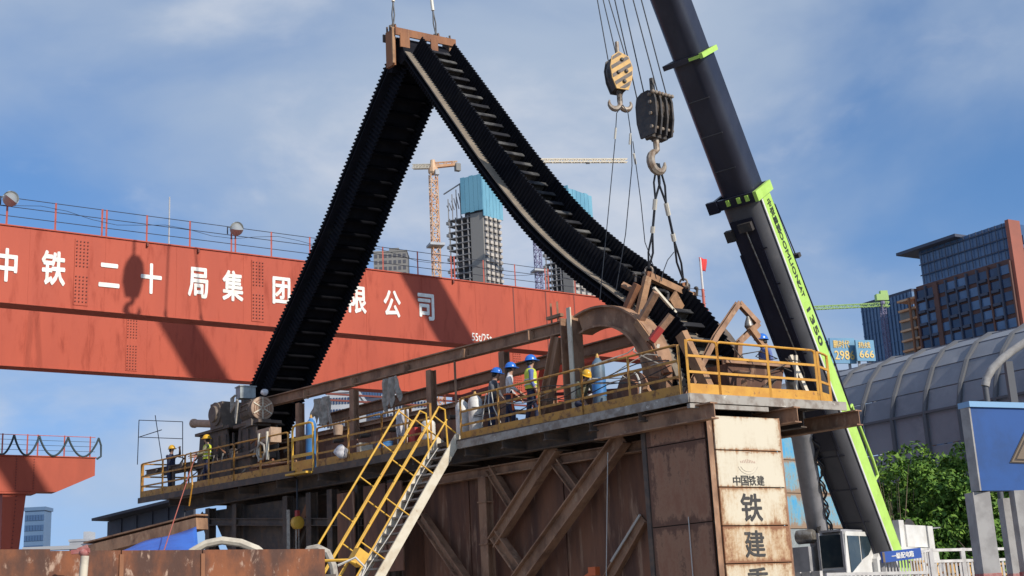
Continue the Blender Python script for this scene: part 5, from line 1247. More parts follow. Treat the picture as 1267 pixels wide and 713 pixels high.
# housing behind the cab on the sunny side
b = MB(); b.prism([(-CLn + 0.20, 1.2), (-CLn + 0.20, kz - 0.75), (-CLn - 0.5, kz - 0.05), (-CLn - 1.1, kz - 0.05), (-CLn - 1.15, kz - 0.4), (-6.0, kz - 0.45), (-6.2, 1.2)], ck_(0, -0.25, 0), CF, Z, CM, 0.40); b.build('housing', M['white_paint'], tc_)
b = MB(); b.prism([(-3.0, 1.2), (-2.9, kz - 0.9), (-3.35, kz - 0.5), (-4.1, kz - 0.48), (-3.7, 1.2)], ck_(0, 0.152, 0), CF, Z, CM, 0.01); b.build('lime_swoosh', M['lime'], tc_)
b = MB(); b.lathe(ck_(-5.2, -1.2, kz + 0.02), CM, [(0, 0.45), (0.05, 0.48), (0.1, 0.36), (0.8, 0.36), (0.85, 0.48), (0.9, 0.45)], 18); b.build('winch', M['block_dark'], tc_, True)
b = MB(); b.obox(ck_(-4.3, -0.3, kz + 0.0), CF * 0.18, CM * 0.1, Z * 0.42); b.obox(ck_(-5.2, -0.2, kz - 0.05), CF * 0.75, CM * 0.06, Z * 0.33); b.obox(ck_(-6.2, -0.2, kz - 0.08), CF * 0.2, CM * 0.1, Z * 0.35); b.build('winch_bracket', M['white_paint'], tc_)
b = MB(); b.bar(ck_(-6.2, -0.2, kz + 0.2), ck_(-7.2, -0.2, kz + 0.25), 0.06, 0.04); b.build('tail_plate', M['grey_paint'], tc_)
b = MB(); b.obox(ck_(-6.8, -1.3, 1.9), CF * 0.6, CM * 1.3, Z * 0.8); b.build('counterweight', M['grey_paint'], tc_)
b = MB(); b.obox(ck_(-2.5, -1.3, 1.5), CF * 4.2, CM * 1.2, Z * 0.2); b.build('slew_platform', M['grey_paint'], tc_)
# front outrigger deck, left of the cab
b = MB(); b.obox(P(1000, 700, 37.6) - Z * 0.45, CM * 0.42, CF * 0.7, Z * 0.95); b.build('front_box', M['grey_paint'], tc_)
b = MB(); q = P(1000, 664, 37.4); b.lathe(q - CM * 0.35, CM, [(0, 0.16), (0.03, 0.2), (0.5, 0.2), (0.55, 0.16)], 12); b.build('reel', M['steel'], tc_, True)
b = MB(); b.path([q + V(0.3 + 0.04 * math.sin(i * 2.1), 0.1 * math.cos(i * 1.4), 0.25 * math.sin(i * 1.1)) for i in range(14)], 0.04, 5); b.build('hydraulic_hose', M['block_dark'], tc_, True)
b = MB(); b.prism([(-2.5, 0.45), (-2.5, 1.25), (9.5, 1.25), (9.5, 0.45)], ck_(-6, -2.4, 0), CF, Z, CM, 2.5); b.build('carrier', M['white_paint'], tc_)
for f in (-7.3, -5.7, -2.0, -0.4, 1.2):
    for m_ in (-2.5, -0.15):
        b = MB(); b.lathe(ck_(f, m_, 0.6), CM, [(0, 0.45), (0.03, 0.6), (0.32, 0.6), (0.35, 0.45)], 20); wh = b.build('tyre', M['boots'], tc_, True)
        b = MB(); b.lathe(ck_(f, m_ + 0.30, 0.6), CM, [(0, 0.33), (0.07, 0.3), (0.07, 0.1)], 14); b.build('rim', M['steel'], wh, True)

# ropes between boom head and blocks
anch = tip + BQ * 0.85 + bd * 0.2
for k in range(4):
    rope('hoist_rope', [anch + CM * (0.12 * k - 0.18) - BQ * 0.3 * (k % 2), mc + TX * (-0.25 + 0.15 * k) + NX * (0.3 if k % 2 else -0.3) + Z * 0.4], 0.017, ['hoist rope running to the left of the dark block', 'second hoist rope from the left on the dark block', 'third hoist rope from the left on the dark block', 'rightmost hoist rope on the dark block nearest the boom'][k], group='hoist ropes of the dark block')
for k in range(3):
    rope('hoist_rope', [anch + CM * -0.42 + BQ * (0.1 * k) - CM * 0.1 * k, sc_ + sx * (-0.26 + 0.26 * k) - sn_ * 0.18 + Z * 0.35], 0.015, ['left hoist rope of the striped block', 'middle hoist rope at the socket of the striped block', 'right hoist rope of the striped block'][k], group='hoist ropes of the striped block')

# slings of the dark block to the lower frame
h0 = hk - Z * 0.62
e1, e2 = hv(803, 337, 2.3), hv(846, 352, 3.5)
for (x0, y0, x1, y1, e, lab) in ((801, 243, 803, 300, e1, 'left doubled wire sling from the dark hook to the belt frame'), (828, 240, 836, 300, e2, 'right doubled wire sling from the dark hook to the belt frame')):
    yy = (h0.y + e.y) / 2
    th = thing('wire_sling', lab, 'sling', e, 'doubled slings under the dark hook')
    a1 = h0.lerp(e, 0.30); a2 = h0.lerp(e, 0.62)
    sd = TX * 0.10
    b = MB(); b.path([h0 + sd * 0.3 + Z * 0.1, h0.lerp(a1, 0.5) + sd, a1], 0.028, 6); b.path([h0 - sd * 0.3 + Z * 0.1, h0.lerp(a1, 0.5) - sd, a1], 0.028, 6); b.build('upper_loop', M['steel_rope'], th, True)
    b = MB(); b.path([a1, a2], 0.034, 6); b.build('line', M['steel_rope'], th, True)
    b = MB(); b.path([a2, a2.lerp(e, 0.5) + sd * 0.8, e + Z * 0.1], 0.028, 6); b.path([a2, a2.lerp(e, 0.5) - sd * 0.8, e + Z * 0.1], 0.028, 6); b.build('lower_loop', M['steel_rope'], th, True)
    for c0, c1 in ((a1, h0.lerp(e, 0.40)), (h0.lerp(e, 0.56), a2)):
        b = MB(); b.tube(c0, c1, 0.062, 8); b.build('ferrule', M['ferrule'], th, True)
    b = MB(); shackle(b, e + Z * 0.05, Z * -1, 0.16); b.build('shackle', M['hook_steel'], th, True)
# thin lines from the striped block's hook
hs0 = hs - Z * 0.55
for (pts, lab, f) in (([(763, 140), (761, 175), (752, 270), (742, 372)], 'thin wire hanging left from the striped hook', (762, 158)),
                      ([(777, 140), (781, 168), (782, 205), (774, 290), (762, 360)], 'thin wire hanging right from the striped hook to the arch', (780, 165)),
                      ([(783, 175), (793, 250), (798, 300), (805, 318), (812, 345)], 'thin slack cable beside the left sling', (784, 190))):
    yy = [29.9 + (31.5 - 29.9) * i / (len(pts) - 1) for i in range(len(pts))]
    q = [P(x, y, yy[i]) for i, (x, y) in enumerate(pts)]
    if f[1] < 170: q = [hs0 + Z * 0.08] + q
    a = P(f[0], f[1], 29.95)
    rope('wire_line', q, 0.012, lab, group='thin wires under the striped hook', ferr=[(a, a + (q[-1] - q[1]).normalized() * 0.28)])
rope('wire_line', [P(834, 312, 31.8), P(826, 322, 31.7), P(820, 338, 31.7), P(818, 348, 31.6)], 0.012, 'short looped cable left of the right sling', group='thin wires under the striped hook')

# ------------------------------------------------------------------ lower lifting frame: tangled beams gripping the belt above the arch
lw = thing('lower_lifting_frame', 'tangled brown steel and timber frame clamped on the lower belt', 'lifting frame', hv(815, 400, 2.4))
def piece(a, c, wa, wc, w_, h_, m, nm, up=None):
    p0, p1 = hv(a[0], a[1], wa), hv(c[0], c[1], wc); b = MB(); b.bar(p0, p1, w_, h_, up or NE); return b.build(nm, M[m], lw)
piece((803, 336), (801, 352), 2.2, 2.2, 0.15, 0.10, 'rust_bright', 'lug')
piece((801, 343), (789, 396), 2.0, 1.7, 0.17, 0.15, 'timber', 'timber')
piece((803, 342), (856, 367), 2.2, 3.6, 0.17, 0.16, 'timber', 'timber')
piece((789, 352), (772, 390), 1.8, 1.7, 0.15, 0.2, 'rust_bright', 'clamp_bar')
piece((809, 356), (836, 387), 1.5, 2.2, 0.06, 0.07, 'pale_paint', 'rod')
piece((812, 362), (791, 400), 1.5, 1.5, 0.16, 0.12, 'rust_beam', 'beam')
piece((831, 390), (804, 424), 1.7, 1.4, 0.15, 0.12, 'rust_beam', 'beam')
piece((818, 406), (806, 422), 1.52, 1.36, 0.155, 0.125, 'red_paint', 'painted_end')
piece((845, 350), (850, 368), 3.5, 3.6, 0.14, 0.1, 'rust_bright', 'lug')
piece((856, 362), (858, 388), 3.7, 3.7, 0.16, 0.14, 'rust_bright', 'clamp_bar')
piece((770, 352), (800, 368), 1.9, 2.2, 0.12, 0.1, 'rust_beam', 'beam')
piece((832, 366), (842, 384), 2.6, 3.0, 0.34, 0.06, 'timber', 'plate')
piece((790, 398), (806, 420), 1.5, 1.5, 0.22, 0.2, 'timber', 'timber')
piece((806, 424), (826, 462), 1.5, 1.55, 0.26, 0.10, 'rust_bright', 'guide_plate')
piece((866, 402), (908, 452), 3.75, 3.7, 0.14, 0.16, 'timber', 'guide_plate')
for (x, y, w) in ((786, 349, 1.9), (797, 348, 2.0), (852, 362, 3.6), (862, 366, 3.7), (826, 372, 2.3)):
    b = MB(); p = hv(x, y, w); b.tube(p, p + Z * 0.2 + V(0.03, 0, 0), 0.035, 7); b.ball(p + Z * 0.2, 0.06, 0.06, 0.05, 8, 5); b.build('bolt', M['block_dark'], lw, True)
b = MB(); pr = [hv(858 + 4 * math.sin(i * 1.1), 370 - i * 1.4, 3.7) for i in range(7)]; b.path(pr, 0.018, 5); b.build('bent_rebar', M['block_dark'], lw, True)

rnd = random.Random(77)
jk = thing('scrap_pile', 'tangle of cut rusty steel and cables behind the short end railing', 'scrap', D(1.2, 1.6, 0))
for k in range(16):
    p = D(rnd.uniform(0.5, 2.6), rnd.uniform(0.5, 4.2), rnd.uniform(0.05, 0.9)); d = V(rnd.uniform(-1, 1), rnd.uniform(-1, 1), rnd.uniform(-0.3, 1.0)).normalized() * rnd.uniform(0.3, 0.8)
    b = MB()
    if k % 3 == 0: b.tube(p - d, p + d, rnd.uniform(0.02, 0.045), 7)
    elif k % 3 == 1: b.bar(p - d, p + d, rnd.uniform(0.08, 0.16), rnd.uniform(0.05, 0.1))
    else: b.ibeam(p - d, p + d, 0.13, 0.13, 0.02, 0.02)
    b.build(('pipe', 'flat_bar', 'beam_offcut')[k % 3], M[rnd.choice(['rust_beam', 'timber', 'rust_bright', 'dark_steel', 'pale_paint'])], jk)
for k in range(6):
    p = D(rnd.uniform(0.4, 1.6), rnd.uniform(0.4, 3.8), rnd.uniform(0.5, 1.2)); b = MB()
    b.path([p + V(0.35 * i * rnd.uniform(0.5, 1) * (1 if k % 2 else -1), 0.1 * i, -0.25 * math.sin(i * 0.9 + k)) for i in range(6)], 0.016, 5); b.build('cable', M['block_dark'] if k % 2 else M['cable_pale'], jk, True)

# ------------------------------------------------------------------ second crane, mostly above the photo: its hook carries the belt's middle
S_ = hit(165, 345, G0, GN)
AUX = S_ + SUN * 17.6                        # its idle second hook: its shadow lies on the girder left of the belt
H2 = D0(13.05, 2.1, 0); H2 = V(H2.x, H2.y, 34.0)
lu1, lu2 = D0(13.05, BW0 - 0.05, 14.22), D0(13.05, BW1 - 0.28, 14.22)
for lu, lab in ((lu1, 'left wire sling on the top clamp frame leaving the photo'), (lu2, 'right wire sling on the top clamp frame leaving the photo')):
    hp_ = H2 - Z * 1.1; a, c = lu.lerp(hp_, 0.075), lu.lerp(hp_, 0.11)
    th = thing('wire_sling', lab, 'sling', lu, 'slings of the top clamp frame')
    sd = PU * 0.045
    b = MB(); b.path([lu, lu.lerp(a, 0.5) + sd, a], 0.026, 6); b.path([lu, lu.lerp(a, 0.5) - sd, a], 0.026, 6); b.path([c, hp_], 0.03, 6); b.build('line', M['steel_rope'], th, True)
    b = MB(); b.tube(a, c, 0.055, 8); b.build('ferrule', M['ferrule'], th, True)
    b = MB(); shackle(b, lu, Z, 0.13); b.build('shackle', M['hook_steel'], th, True)
for HH, lab in ((H2, 'hook block high above the top clamp frame'), (AUX, 'idle hook block hanging above the photo near the slings')):
    h2 = thing('hook_block', lab, 'hook block', HH)
    b = MB(); b.prism([(-0.14, 0.78), (-0.33, 0.5), (-0.38, 0.0), (-0.25, -0.6), (0.25, -0.6), (0.38, 0.0), (0.33, 0.5), (0.14, 0.78)], HH - GN * 0.25, GD, Z, GN, 0.5); b.build('body', M['hazard_yellow'], h2)
    b = MB(); hook(b, HH - Z * 0.55, 0.62, GD, GN); b.build('hook', M['hook_steel'], h2, True)
dsh = (hit(300 + 1040 / 3.96, 340 + 310 / 3.96, G0, GN) - hit(300 + 885 / 3.96, 340 + 35 / 3.96, G0, GN)); dsh = dsh / -dsh.z
N0 = hit(523.5, 348.8, G0, GN)
bdir = dsh * 2.38 + SUN * 1.16
# boom line: all its points throw their shadow on the line through N0; its head stands over the idle hook
# solve N0 + SUN*k + dsh*l = AUX + Z*h
det = SUN.x * dsh.y - SUN.y * dsh.x; dx0, dy0 = AUX.x - N0.x, AUX.y - N0.y
k_t = (dx0 * dsh.y - dy0 * dsh.x) / det; l_t = (SUN.x * dy0 - SUN.y * dx0) / det
tip2 = N0 + SUN * k_t + dsh * l_t
end2 = tip2 + bdir * ((tip2.z - 3.0) / -bdir.z)
cr2 = thing('mobile_crane', 'second crane out of view whose boom holds up the belt', 'mobile crane', V(end2.x, end2.y, 0))
b = MB(); b.bar(tip2, end2, 1.05, 1.1); b.build('boom', M['boom_dark'], cr2)
b = MB(); b.box(V(end2.x + 1, end2.y, 1.9), 7, 3, 2.6, 20); b.build('upper_works', M['yellow'], cr2)
b = MB(); b.box(V(end2.x + 1, end2.y, 0.55), 8, 4.2, 1.1, 20); b.build('crawler', M['boots'], cr2)
for HH in (H2, AUX):
    b = MB(); b.path([tip2, HH + Z * 0.8], 0.05, 6); b.build('hoist_rope', M['steel_rope'], cr2)
print('tip2', tip2, 'end2', end2, 'AUX', AUX)
# ------------------------------------------------------------------ drive unit at the far end of the platform
dv = thing('drive_motor', 'big dusty electric motor with round ribbed fan cover', 'motor', D(20.6, 1.0, 0.6))
mc_ = hv(325, 505, 0.9); ax = (-PV * 0.95 + NL * 0.15).normalized(); mb0 = mc_ - ax * 1.15
b = MB(); b.lathe(mb0, ax, [(-0.1, 0.2), (0, 0.36), (0.05, 0.41), (0.85, 0.41), (0.88, 0.385), (1.1, 0.385)], 24); b.build('housing', M['motor'], dv, True)
b = MB(); b.lathe(mb0 + ax * 1.08, ax, [(0, 0.40), (0.05, 0.40), (0.07, 0.37), (0.072, 0.0)], 24); cv = b.build('fan_cover', M['motor_cover'], dv, True)
sx1 = ax.cross(Z).normalized(); sy1 = sx1.cross(ax)
for k in range(6):
    a = R(60 * k + 30); d = sx1 * math.cos(a) + sy1 * math.sin(a); b = MB(); b.bar(mb0 + ax * 1.165 + d * 0.05, mb0 + ax * 1.165 + d * 0.37, 0.035, 0.02, ax); b.build('rib', M['pale_paint'], cv)
for r_ in (0.13, 0.22, 0.30):
    b = MB(); b.path([mb0 + ax * 1.158 + (sx1 * math.cos(R(a)) + sy1 * math.sin(R(a))) * r_ for a in range(0, 360, 20)], 0.010, 5, closed=True); b.build('grille_ring', M['rust_bright'], cv)
for k in range(14):
    a = R(360 * k / 14); d = sx1 * math.cos(a) + sy1 * math.sin(a); b = MB(); b.obox(mb0 + ax * 0.42 + d * 0.42, ax * 0.36, d * 0.025, ax.cross(d) * 0.012); b.build('cooling_fin', M['motor'], dv)
b = MB(); b.obox(mb0 + ax * 0.5 - Z * 0.45, ax * 0.5, sx1 * 0.35, Z * 0.12); b.build('foot', M['motor'], dv)
jb_ = thing('junction_box', 'grey green junction box on the motor with looping cables', 'junction box', mb0 + Z * 0.4)
jc = hv(304, 487, 0.95)
b = MB(); b.obox(jc, ax * 0.22, sx1 * 0.28, Z * 0.20); b.build('box', M['box_grey'], jb_)
b = MB(); b.obox(jc + Z * 0.22, ax * 0.25, sx1 * 0.31, Z * 0.02); b.build('lid', M['box_grey'], jb_)
b = MB(); b.obox(jc - Z * 0.32, ax * 0.12, sx1 * 0.12, Z * 0.14); b.build('stand', M['motor'], jb_)
for k in range(5):
    b = MB(); a0 = jc - ax * 0.2 + NL * (0.30 + 0.01 * k) - Z * 0.05; b.path([a0, a0 - ax * (0.2 + 0.05 * k) - Z * 0.05, a0 - ax * (0.25 + 0.04 * k) - Z * (0.35 + 0.05 * k), a0 + ax * 0.1 - Z * (0.42 + 0.03 * k) + NL * 0.12, a0 + ax * (0.5 + 0.06 * k) - Z * (0.25 + 0.02 * k) + NL * 0.16, a0 + ax * (0.42 + 0.05 * k) - Z * (0.85 + 0.06 * k) + NL * 0.2], 0.024, 6); b.build('cable', M['cable_pale'], jb_, True)
gx = thing('gearbox', 'dark gearbox and brake on a heavy frame left of the motor', 'gearbox', D(22.3, 1.0, 0.4))
gc_ = hv(280, 512, 1.0)
b = MB(); b.obox(gc_ - Z * 0.1, PV * 0.42, NVn * 0.4, Z * 0.46); b.build('case', M['motor'], gx)
b = MB(); b.lathe(gc_ + NL * 0.4 - Z * 0.05, NL, [(0, 0.42), (0.06, 0.42), (0.08, 0.3), (0.16, 0.28), (0.18, 0.1)], 20); b.build('cover', M['motor'], gx, True)
b = MB(); q0, q1 = hv(239, 524, 0.8), hv(274, 525, 0.8); b.lathe(q0, (q1 - q0), [(0, 0.13), (0.02, 0.17), (0.12, 0.17), (0.14, 0.14), ((q1 - q0).length, 0.14)], 14); b.build('shaft_tube', M['motor_cover'], gx, True)
b = MB(); b.obox(D(21.9, 0.9, 0.9), PV * 2.1, NVn * 0.5, Z * 0.10); b.obox(D(22.6, 0.9, 0.45), PV * 0.8, NVn * 0.42, Z * 0.4); b.obox(D(20.6, 0.9, 0.45), PV * 0.7, NVn * 0.42, Z * 0.4); b.build('bed_frame', M['dark_steel'], gx)
b = MB(); b.lathe(D(23.6, 0.9, 1.0), NL, [(0, 0.3), (0.3, 0.3), (0.32, 0.2)], 16); b.build('brake_drum', M['dark_steel'], gx, True)
b = MB(); b.obox(D(23.9, 1.3, 1.55), PV * 0.5, NVn * 0.3, Z * 0.06); b.obox(D(23.2, 1.3, 1.2), PV * 0.1, NVn * 0.2, Z * 0.4); b.build('guard', M['dark_steel'], gx)
for s_0, s_1, z_t in ((19.7, 21.4, 2.0), (21.7, 24.2, 2.05)):
    for w_ in (0.75, 1.45):
        b = MB(); b.prism([(s_0, 0), (s_1, 0), (s_1 - 0.25, z_t), (s_0 + 0.25, z_t)], D(0, w_, 0) + Z * 0.018 * (s_0 - 8), PV, Z, NVn, 0.05); b.build('pedestal_plate', M['dark_steel'], gx)
    b = MB(); b.obox(D((s_0 + s_1) / 2, 1.1, z_t + 0.03), PV * (s_1 - s_0) / 2, NVn * 0.45, Z * 0.05); b.build('bed_plate', M['dark_steel'], gx)
for k in range(8):
    s0 = 19.9 + 0.52 * k; b = MB(); b.obox(D(s0, 0.72, 0.95), PV * 0.025, NVn * 0.03, Z * 0.9); b.build('stiffener', M['dark_steel'], gx)
rv = random.Random(5)
for k in range(14):
    q = D(rv.uniform(19.5, 25.5), rv.uniform(0.3, 0.75), rv.uniform(0.3, 1.4)); b = MB()
    b.path([q, q + PV * rv.uniform(-0.5, 0.5) + Z * rv.uniform(-0.3, 0.3), q + PV * rv.uniform(-1.0, 1.0) - Z * rv.uniform(0.0, 0.5)], rv.uniform(0.02, 0.05), 6); b.build('pipe', M[rv.choice(['dark_steel', 'rust_bright', 'block_dark', 'cable_pale'])], gx, True)
# control cabinet under the motor end
cb_ = thing('control_cabinet', 'dusty cream cabinet below the round motor cover', 'cabinet', D(18.9, 0.3, 0))
cq = hv(333, 540, 0.15)
b = MB(); b.obox(cq, PV * 0.42, NVn * 0.2, Z * 0.24); b.build('body', M['motor_cover'], cb_)
b = MB(); b.obox(cq + NL * 0.21, PV * 0.38, NVn * 0.012, Z * 0.2); b.build('door', M['motor_cover'], cb_)
for dx_ in (-0.3, 0.2): b = MB(); b.tube(cq + PV * dx_ + NL * 0.24 - Z * 0.8, cq + PV * dx_ + NL * 0.24 + Z * 0.1, 0.05, 8); b.build('conduit', M['pale_paint'], cb_, True)
b = MB(); b.path([cq + NL * 0.3 + PV * (0.25 * math.sin(i * 0.9)) + Z * (-0.5 + 0.28 * math.cos(i * 0.9)) for i in range(15)], 0.04, 6); single(b, 'cable_coil', M['cable_pale'], 'pale cable coiled beside the yellow gate', 'cable', smooth=True)
# long flat bed of idler beams sticking out at the left tip
ib = thing('tail_beam', 'dark steel beams jutting out at the left tip of the platform', 'beam', D(26, 0.6, 0.6))
for w, z in ((0.3, 0.95), (0.9, 0.95)):
    b = MB(); b.ibeam(D(23.5, w, z), D(27.2, w, z + 0.05), 0.14, 0.2); b.build('beam', M['dark_steel'], ib)
for s in (24.2, 25.2, 26.2):
    b = MB(); b.tube(D(s, 0.2, 1.0), D(s, 1.0, 1.0), 0.09, 10); b.build('roller', M['motor'], ib, True)
b = MB(); b.bar(D(25.0, 0.3, 0.0), D(25.0, 0.3, 0.9), 0.1, 0.1); b.bar(D(24.0, 0.9, 0.0), D(24.0, 0.9, 0.9), 0.1, 0.1); b.build('leg', M['dark_steel'], ib)
# thin rod scaffold standing at the tip
rs_ = thing('rod_frame', 'thin rebar frame standing on the left tip against the sky', 'frame', hv(195, 575, 0.6))
RP = {k: hv(x, y, 0.6) for k, (x, y) in dict(a=(172, 520), b=(226, 522), c=(170, 575), d=(226, 573), e=(192, 514), f=(201, 573), g=(172, 541), h=(200, 532), i=(225, 543)).items()}
for a, c in (('a', 'b'), ('a', 'c'), ('b', 'd'), ('e', 'f'), ('g', 'h'), ('g', 'i')):
    b = MB(); b.tube(RP[a], RP[c], 0.016, 6); b.build('rod', M['wire'], rs_)

rnd = random.Random(21)
hyd = thing('hydraulic_unit', 'dark oily hydraulic unit with hoses between gearbox and railing', 'hydraulic unit', D(21.0, 0.45, 0))
b = MB(); b.obox(D(21.4, 0.5, 0.42), PV * 0.7, NVn * 0.28, Z * 0.38); b.build('tank', M['dark_steel'], hyd)
b = MB(); b.lathe(D(21.0, 0.5, 0.8), Z, [(0, 0.16), (0.4, 0.16), (0.44, 0.1)], 14); b.build('pump_motor', M['motor'], hyd, True)
for k in range(7):
    q = D(20.8 + 0.22 * k, 0.3, 0.75); b = MB(); b.path([q, q + Z * 0.35 + PV * rnd.uniform(-0.2, 0.2), q + Z * rnd.uniform(0.1, 0.4) + PV * rnd.uniform(0.3, 0.9) + NVn * 0.2, q + PV * rnd.uniform(0.5, 1.3) - Z * rnd.uniform(0.2, 0.6)], 0.025, 6); b.build('hose', M['block_dark'] if k % 3 else M['cable_pale'], hyd, True)
pw_ = thing('pipe_rack', 'bundle of rusty pipes and angle iron lying along the deck edge', 'pipes', D(18.5, 0.7, 0))
for k in range(9):
    s0 = rnd.uniform(16.8, 18.2); w_ = 0.3 + 0.08 * k; z_ = 0.1 + rnd.uniform(0, 0.35); b = MB()
    if k % 2: b.tube(D(s0, w_, z_), D(s0 + rnd.uniform(2.0, 3.2), w_ + rnd.uniform(-0.1, 0.1), z_ + rnd.uniform(-0.05, 0.3)), rnd.uniform(0.025, 0.05), 8)
    else: b.bar(D(s0, w_, z_), D(s0 + rnd.uniform(2.0, 3.2), w_, z_ + rnd.uniform(0, 0.25)), 0.07, 0.07)
    b.build('pipe' if k % 2 else 'angle', M[rnd.choice(['rust_bright', 'rust_beam', 'dark_steel'])], pw_)
ho = thing('hose_bundle', 'pale and dark hoses slung along the workers\' railing', 'hoses', D(5, 0.12, 0.3))
for k in range(4):
    pts = [D(0.6 + 0.5 * i, 0.10 + 0.02 * k, 0.85 - 0.1 * k + 0.10 * math.sin(i * (0.9 + 0.13 * k) + k)) for i in range(15)]
    b = MB(); b.path(pts, 0.014, 5); b.build('hose', M['cable_pale'] if k == 1 else M['block_dark'], ho, True)
wl_ = thing('welding_set', 'dusty welding machine with cables behind the left railing', 'machine', D(10.9, 0.55, 0))
b = MB(); b.obox(D(10.9, 0.6, 0.4), PV * 0.3, NVn * 0.2, Z * 0.3); b.build('case', M['red_paint'], wl_)
b = MB(); b.path([D(10.75, 0.6, 0.7), D(10.75, 0.6, 0.78), D(11.05, 0.6, 0.78), D(11.05, 0.6, 0.7)], 0.018, 6); b.build('handle', M['block_dark'], wl_, True)
b = MB(); b.path([D(10.6 - 0.1 * i, 0.45 + 0.1 * math.sin(i * 1.2), 0.15 + 0.1 * abs(math.sin(i * 0.8))) for i in range(16)], 0.02, 5); b.build('cable', M['block_dark'], wl_, True)

# ------------------------------------------------------------------ gas cylinders
def gas(label, foot, h, r_, m, lean=V(0, 0, 0), capm='brass'):
    th = thing('gas_cylinder', label, 'gas cylinder', foot, 'gas cylinders on the platform')
    up = (Z + lean).normalized()
    b = MB(); b.lathe(foot, up, [(0, r_ * 0.92), (0.03, r_), (h * 0.78, r_), (h * 0.83, r_ * 0.93), (h * 0.88, r_ * 0.7), (h * 0.92, r_ * 0.36), (h * 0.935, r_ * 0.3)], 18); b.build('body', M[m], th, True)
    b = MB(); b.lathe(foot + up * h * 0.93, up, [(0, r_ * 0.28), (h * 0.03, r_ * 0.3), (h * 0.035, r_ * 0.2), (h * 0.07, r_ * 0.16)], 10); b.build('valve', M['hazard_yellow'], th, True)
    return th
def foot(x, y, w):
    s_, w_, z_ = SW(hv(x, y, w)); return D(s_, w, 0.01)
gas('bright white gas cylinder standing right of a greyer one by the stair top', foot(588, 500, 0.42), 1.32, 0.19, 'cyl_white')
gas('greyish white gas cylinder left of the bright white one', foot(572, 505, 0.55), 1.28, 0.19, 'cyl_white')
gas('bright blue gas cylinder beside the small yellow gate', foot(385, 545, 0.45), 1.75, 0.17, 'cyl_blue')
gas('slate and blue gas cylinder under the guide arch', foot(740, 460, 0.9), 1.62, 0.17, 'cyl_slate')
gas('squat white tank at the head of the stair', foot(530, 525, 0.6), 0.95, 0.2, 'cyl_white')
b = MB(); q = hv(742, 476, 0.72); b.lathe(V(q.x, q.y, q.z) - Z * 0.2, Z, [(0, 0.172), (0.45, 0.172)], 16)
# (painted band is part of the slate cylinder)
o = b.build('band', M['cyl_blue'], [x for x in bpy.data.objects if x.get('label') == 'slate and blue gas cylinder under the guide arch'][0], True)
fc_ = foot(740, 460, 0.9); sh = V(fc_.x, fc_.y, fc_.z + 0.55) - (V(q.x, q.y, q.z) - Z * 0.2)
for v in o.data.vertices: v.co = v.co + sh + V(0, 0, 0)
for v in o.data.vertices: 
    c_ = V(0, 0, v.co.z); v.co = c_ + (v.co - c_) * 1.03

# rags, sheets and bags hung on the frame
def cloth(name, label, x, y, w, wd, ht, m, seed, cat='cloth'):
    c = hv(x, y, w); rnd = random.Random(seed); ph = [rnd.uniform(0, 6) for _ in range(6)]
    def fn(i, j):
        ed = 0.25 * math.sin(5 * i + ph[0]) + 0.16 * math.sin(17 * i + ph[1]) + 0.1 * math.sin(41 * i)
        return c + PV * -(wd * (i - 0.5) * (1 - 0.35 * j * math.sin(ph[2]))) - Z * (ht * j * (1 + ed)) + NL * (0.05 * math.sin(13 * i + ph[3] + 2 * j) + 0.03 * math.sin(29 * i + ph[4] - 3 * j) + 0.02 * math.sin(10 * j + 9 * i))
    b = MB(); b.grid(fn, 30, 18); o = single(b, name, M[m], label, cat, smooth=True)
    md = o.modifiers.new('t', 'SOLIDIFY'); md.thickness = 0.012
    return o
cloth('torn_sheet', 'grey torn plastic sheet hanging from the near guide beam', 484, 467, 1.4, 0.7, 0.8, 'cloth_grey', 1)
cloth('grey_cover', 'grey cover sheet draped left over the beam end beside the belt', 398, 492, 1.5, 0.9, 0.8, 'cloth_grey', 5)
cloth('hanging_jacket', 'light jacket hung on the railing near the stair head', 497, 508, 0.3, 0.55, 0.85, 'cloth_white', 9, 'jacket')
def bag(label, p, r_, m='cloth_white', name='plastic_bag'):
    b = MB(); b.ball(p, r_ * 1.1, r_ * 0.8, r_, 14, 10)
    for v in b.v: v += (v - p).normalized() * (noise.noise(v * 5.5 + V(3, 1, 7)) * r_ * 0.5)
    return single(b, name, M[m], label, 'bag', smooth=True)
bag('crumpled white plastic bag tied to the railing left of the stair', hv(423, 559, -0.12), 0.19)
bag('round white lamp bulb cover on top of the motor', hv(327, 486, 0.9), 0.11, 'cloth_white', 'cover_cap')
# buckets and boxes behind the left railing
b = MB(); p = D(14.6, 0.5, 0.95); b.lathe(p, Z, [(0, 0.13), (0.3, 0.16), (0.31, 0.13)], 14); single(b, 'paint_bucket', M['motor_cover'], 'tan bucket on the ledge beside the blue cylinder', 'bucket', smooth=True)
for k, (s, w, z, m, lab) in enumerate(((13.2, 0.5, 0.5, 'pale_paint', 'small pale box behind the railing left of the stair'), (12.2, 0.5, 0.45, 'cyl_blue', 'small blue box behind the railing left of the stair'))):
    b = MB(); b.box(D(s, w, z - 0.2), 0.4, 0.3, 0.4, 25 + 20 * k); b.box(D(s, w, z + 0.02), 0.42, 0.32, 0.05, 25 + 20 * k); single(b, 'tool_box', M[m], lab, 'box')
cw = thing('low_wall_plate', 'rusty low side plates behind the railing left of the stair', 'plate', D(13, 0.9, 0))
for i in range(4):
    b = MB(); b.obox(D(9.9 + 1.75 * i, 0.95, 0.4), PV * 0.86, NVn * 0.02, Z * 0.4); b.build('plate', M['rust_wall'], cw)
cp = thing('winch_bench', 'dark cluttered machine bench behind the workers', 'bench', D(5.6, 2.2, 0))
b = MB(); b.obox(D(6.4, 2.5, 0.45), PV * 1.8, NVn * 0.3, Z * 0.45); b.build('bench', M['rust_wall'], cp)
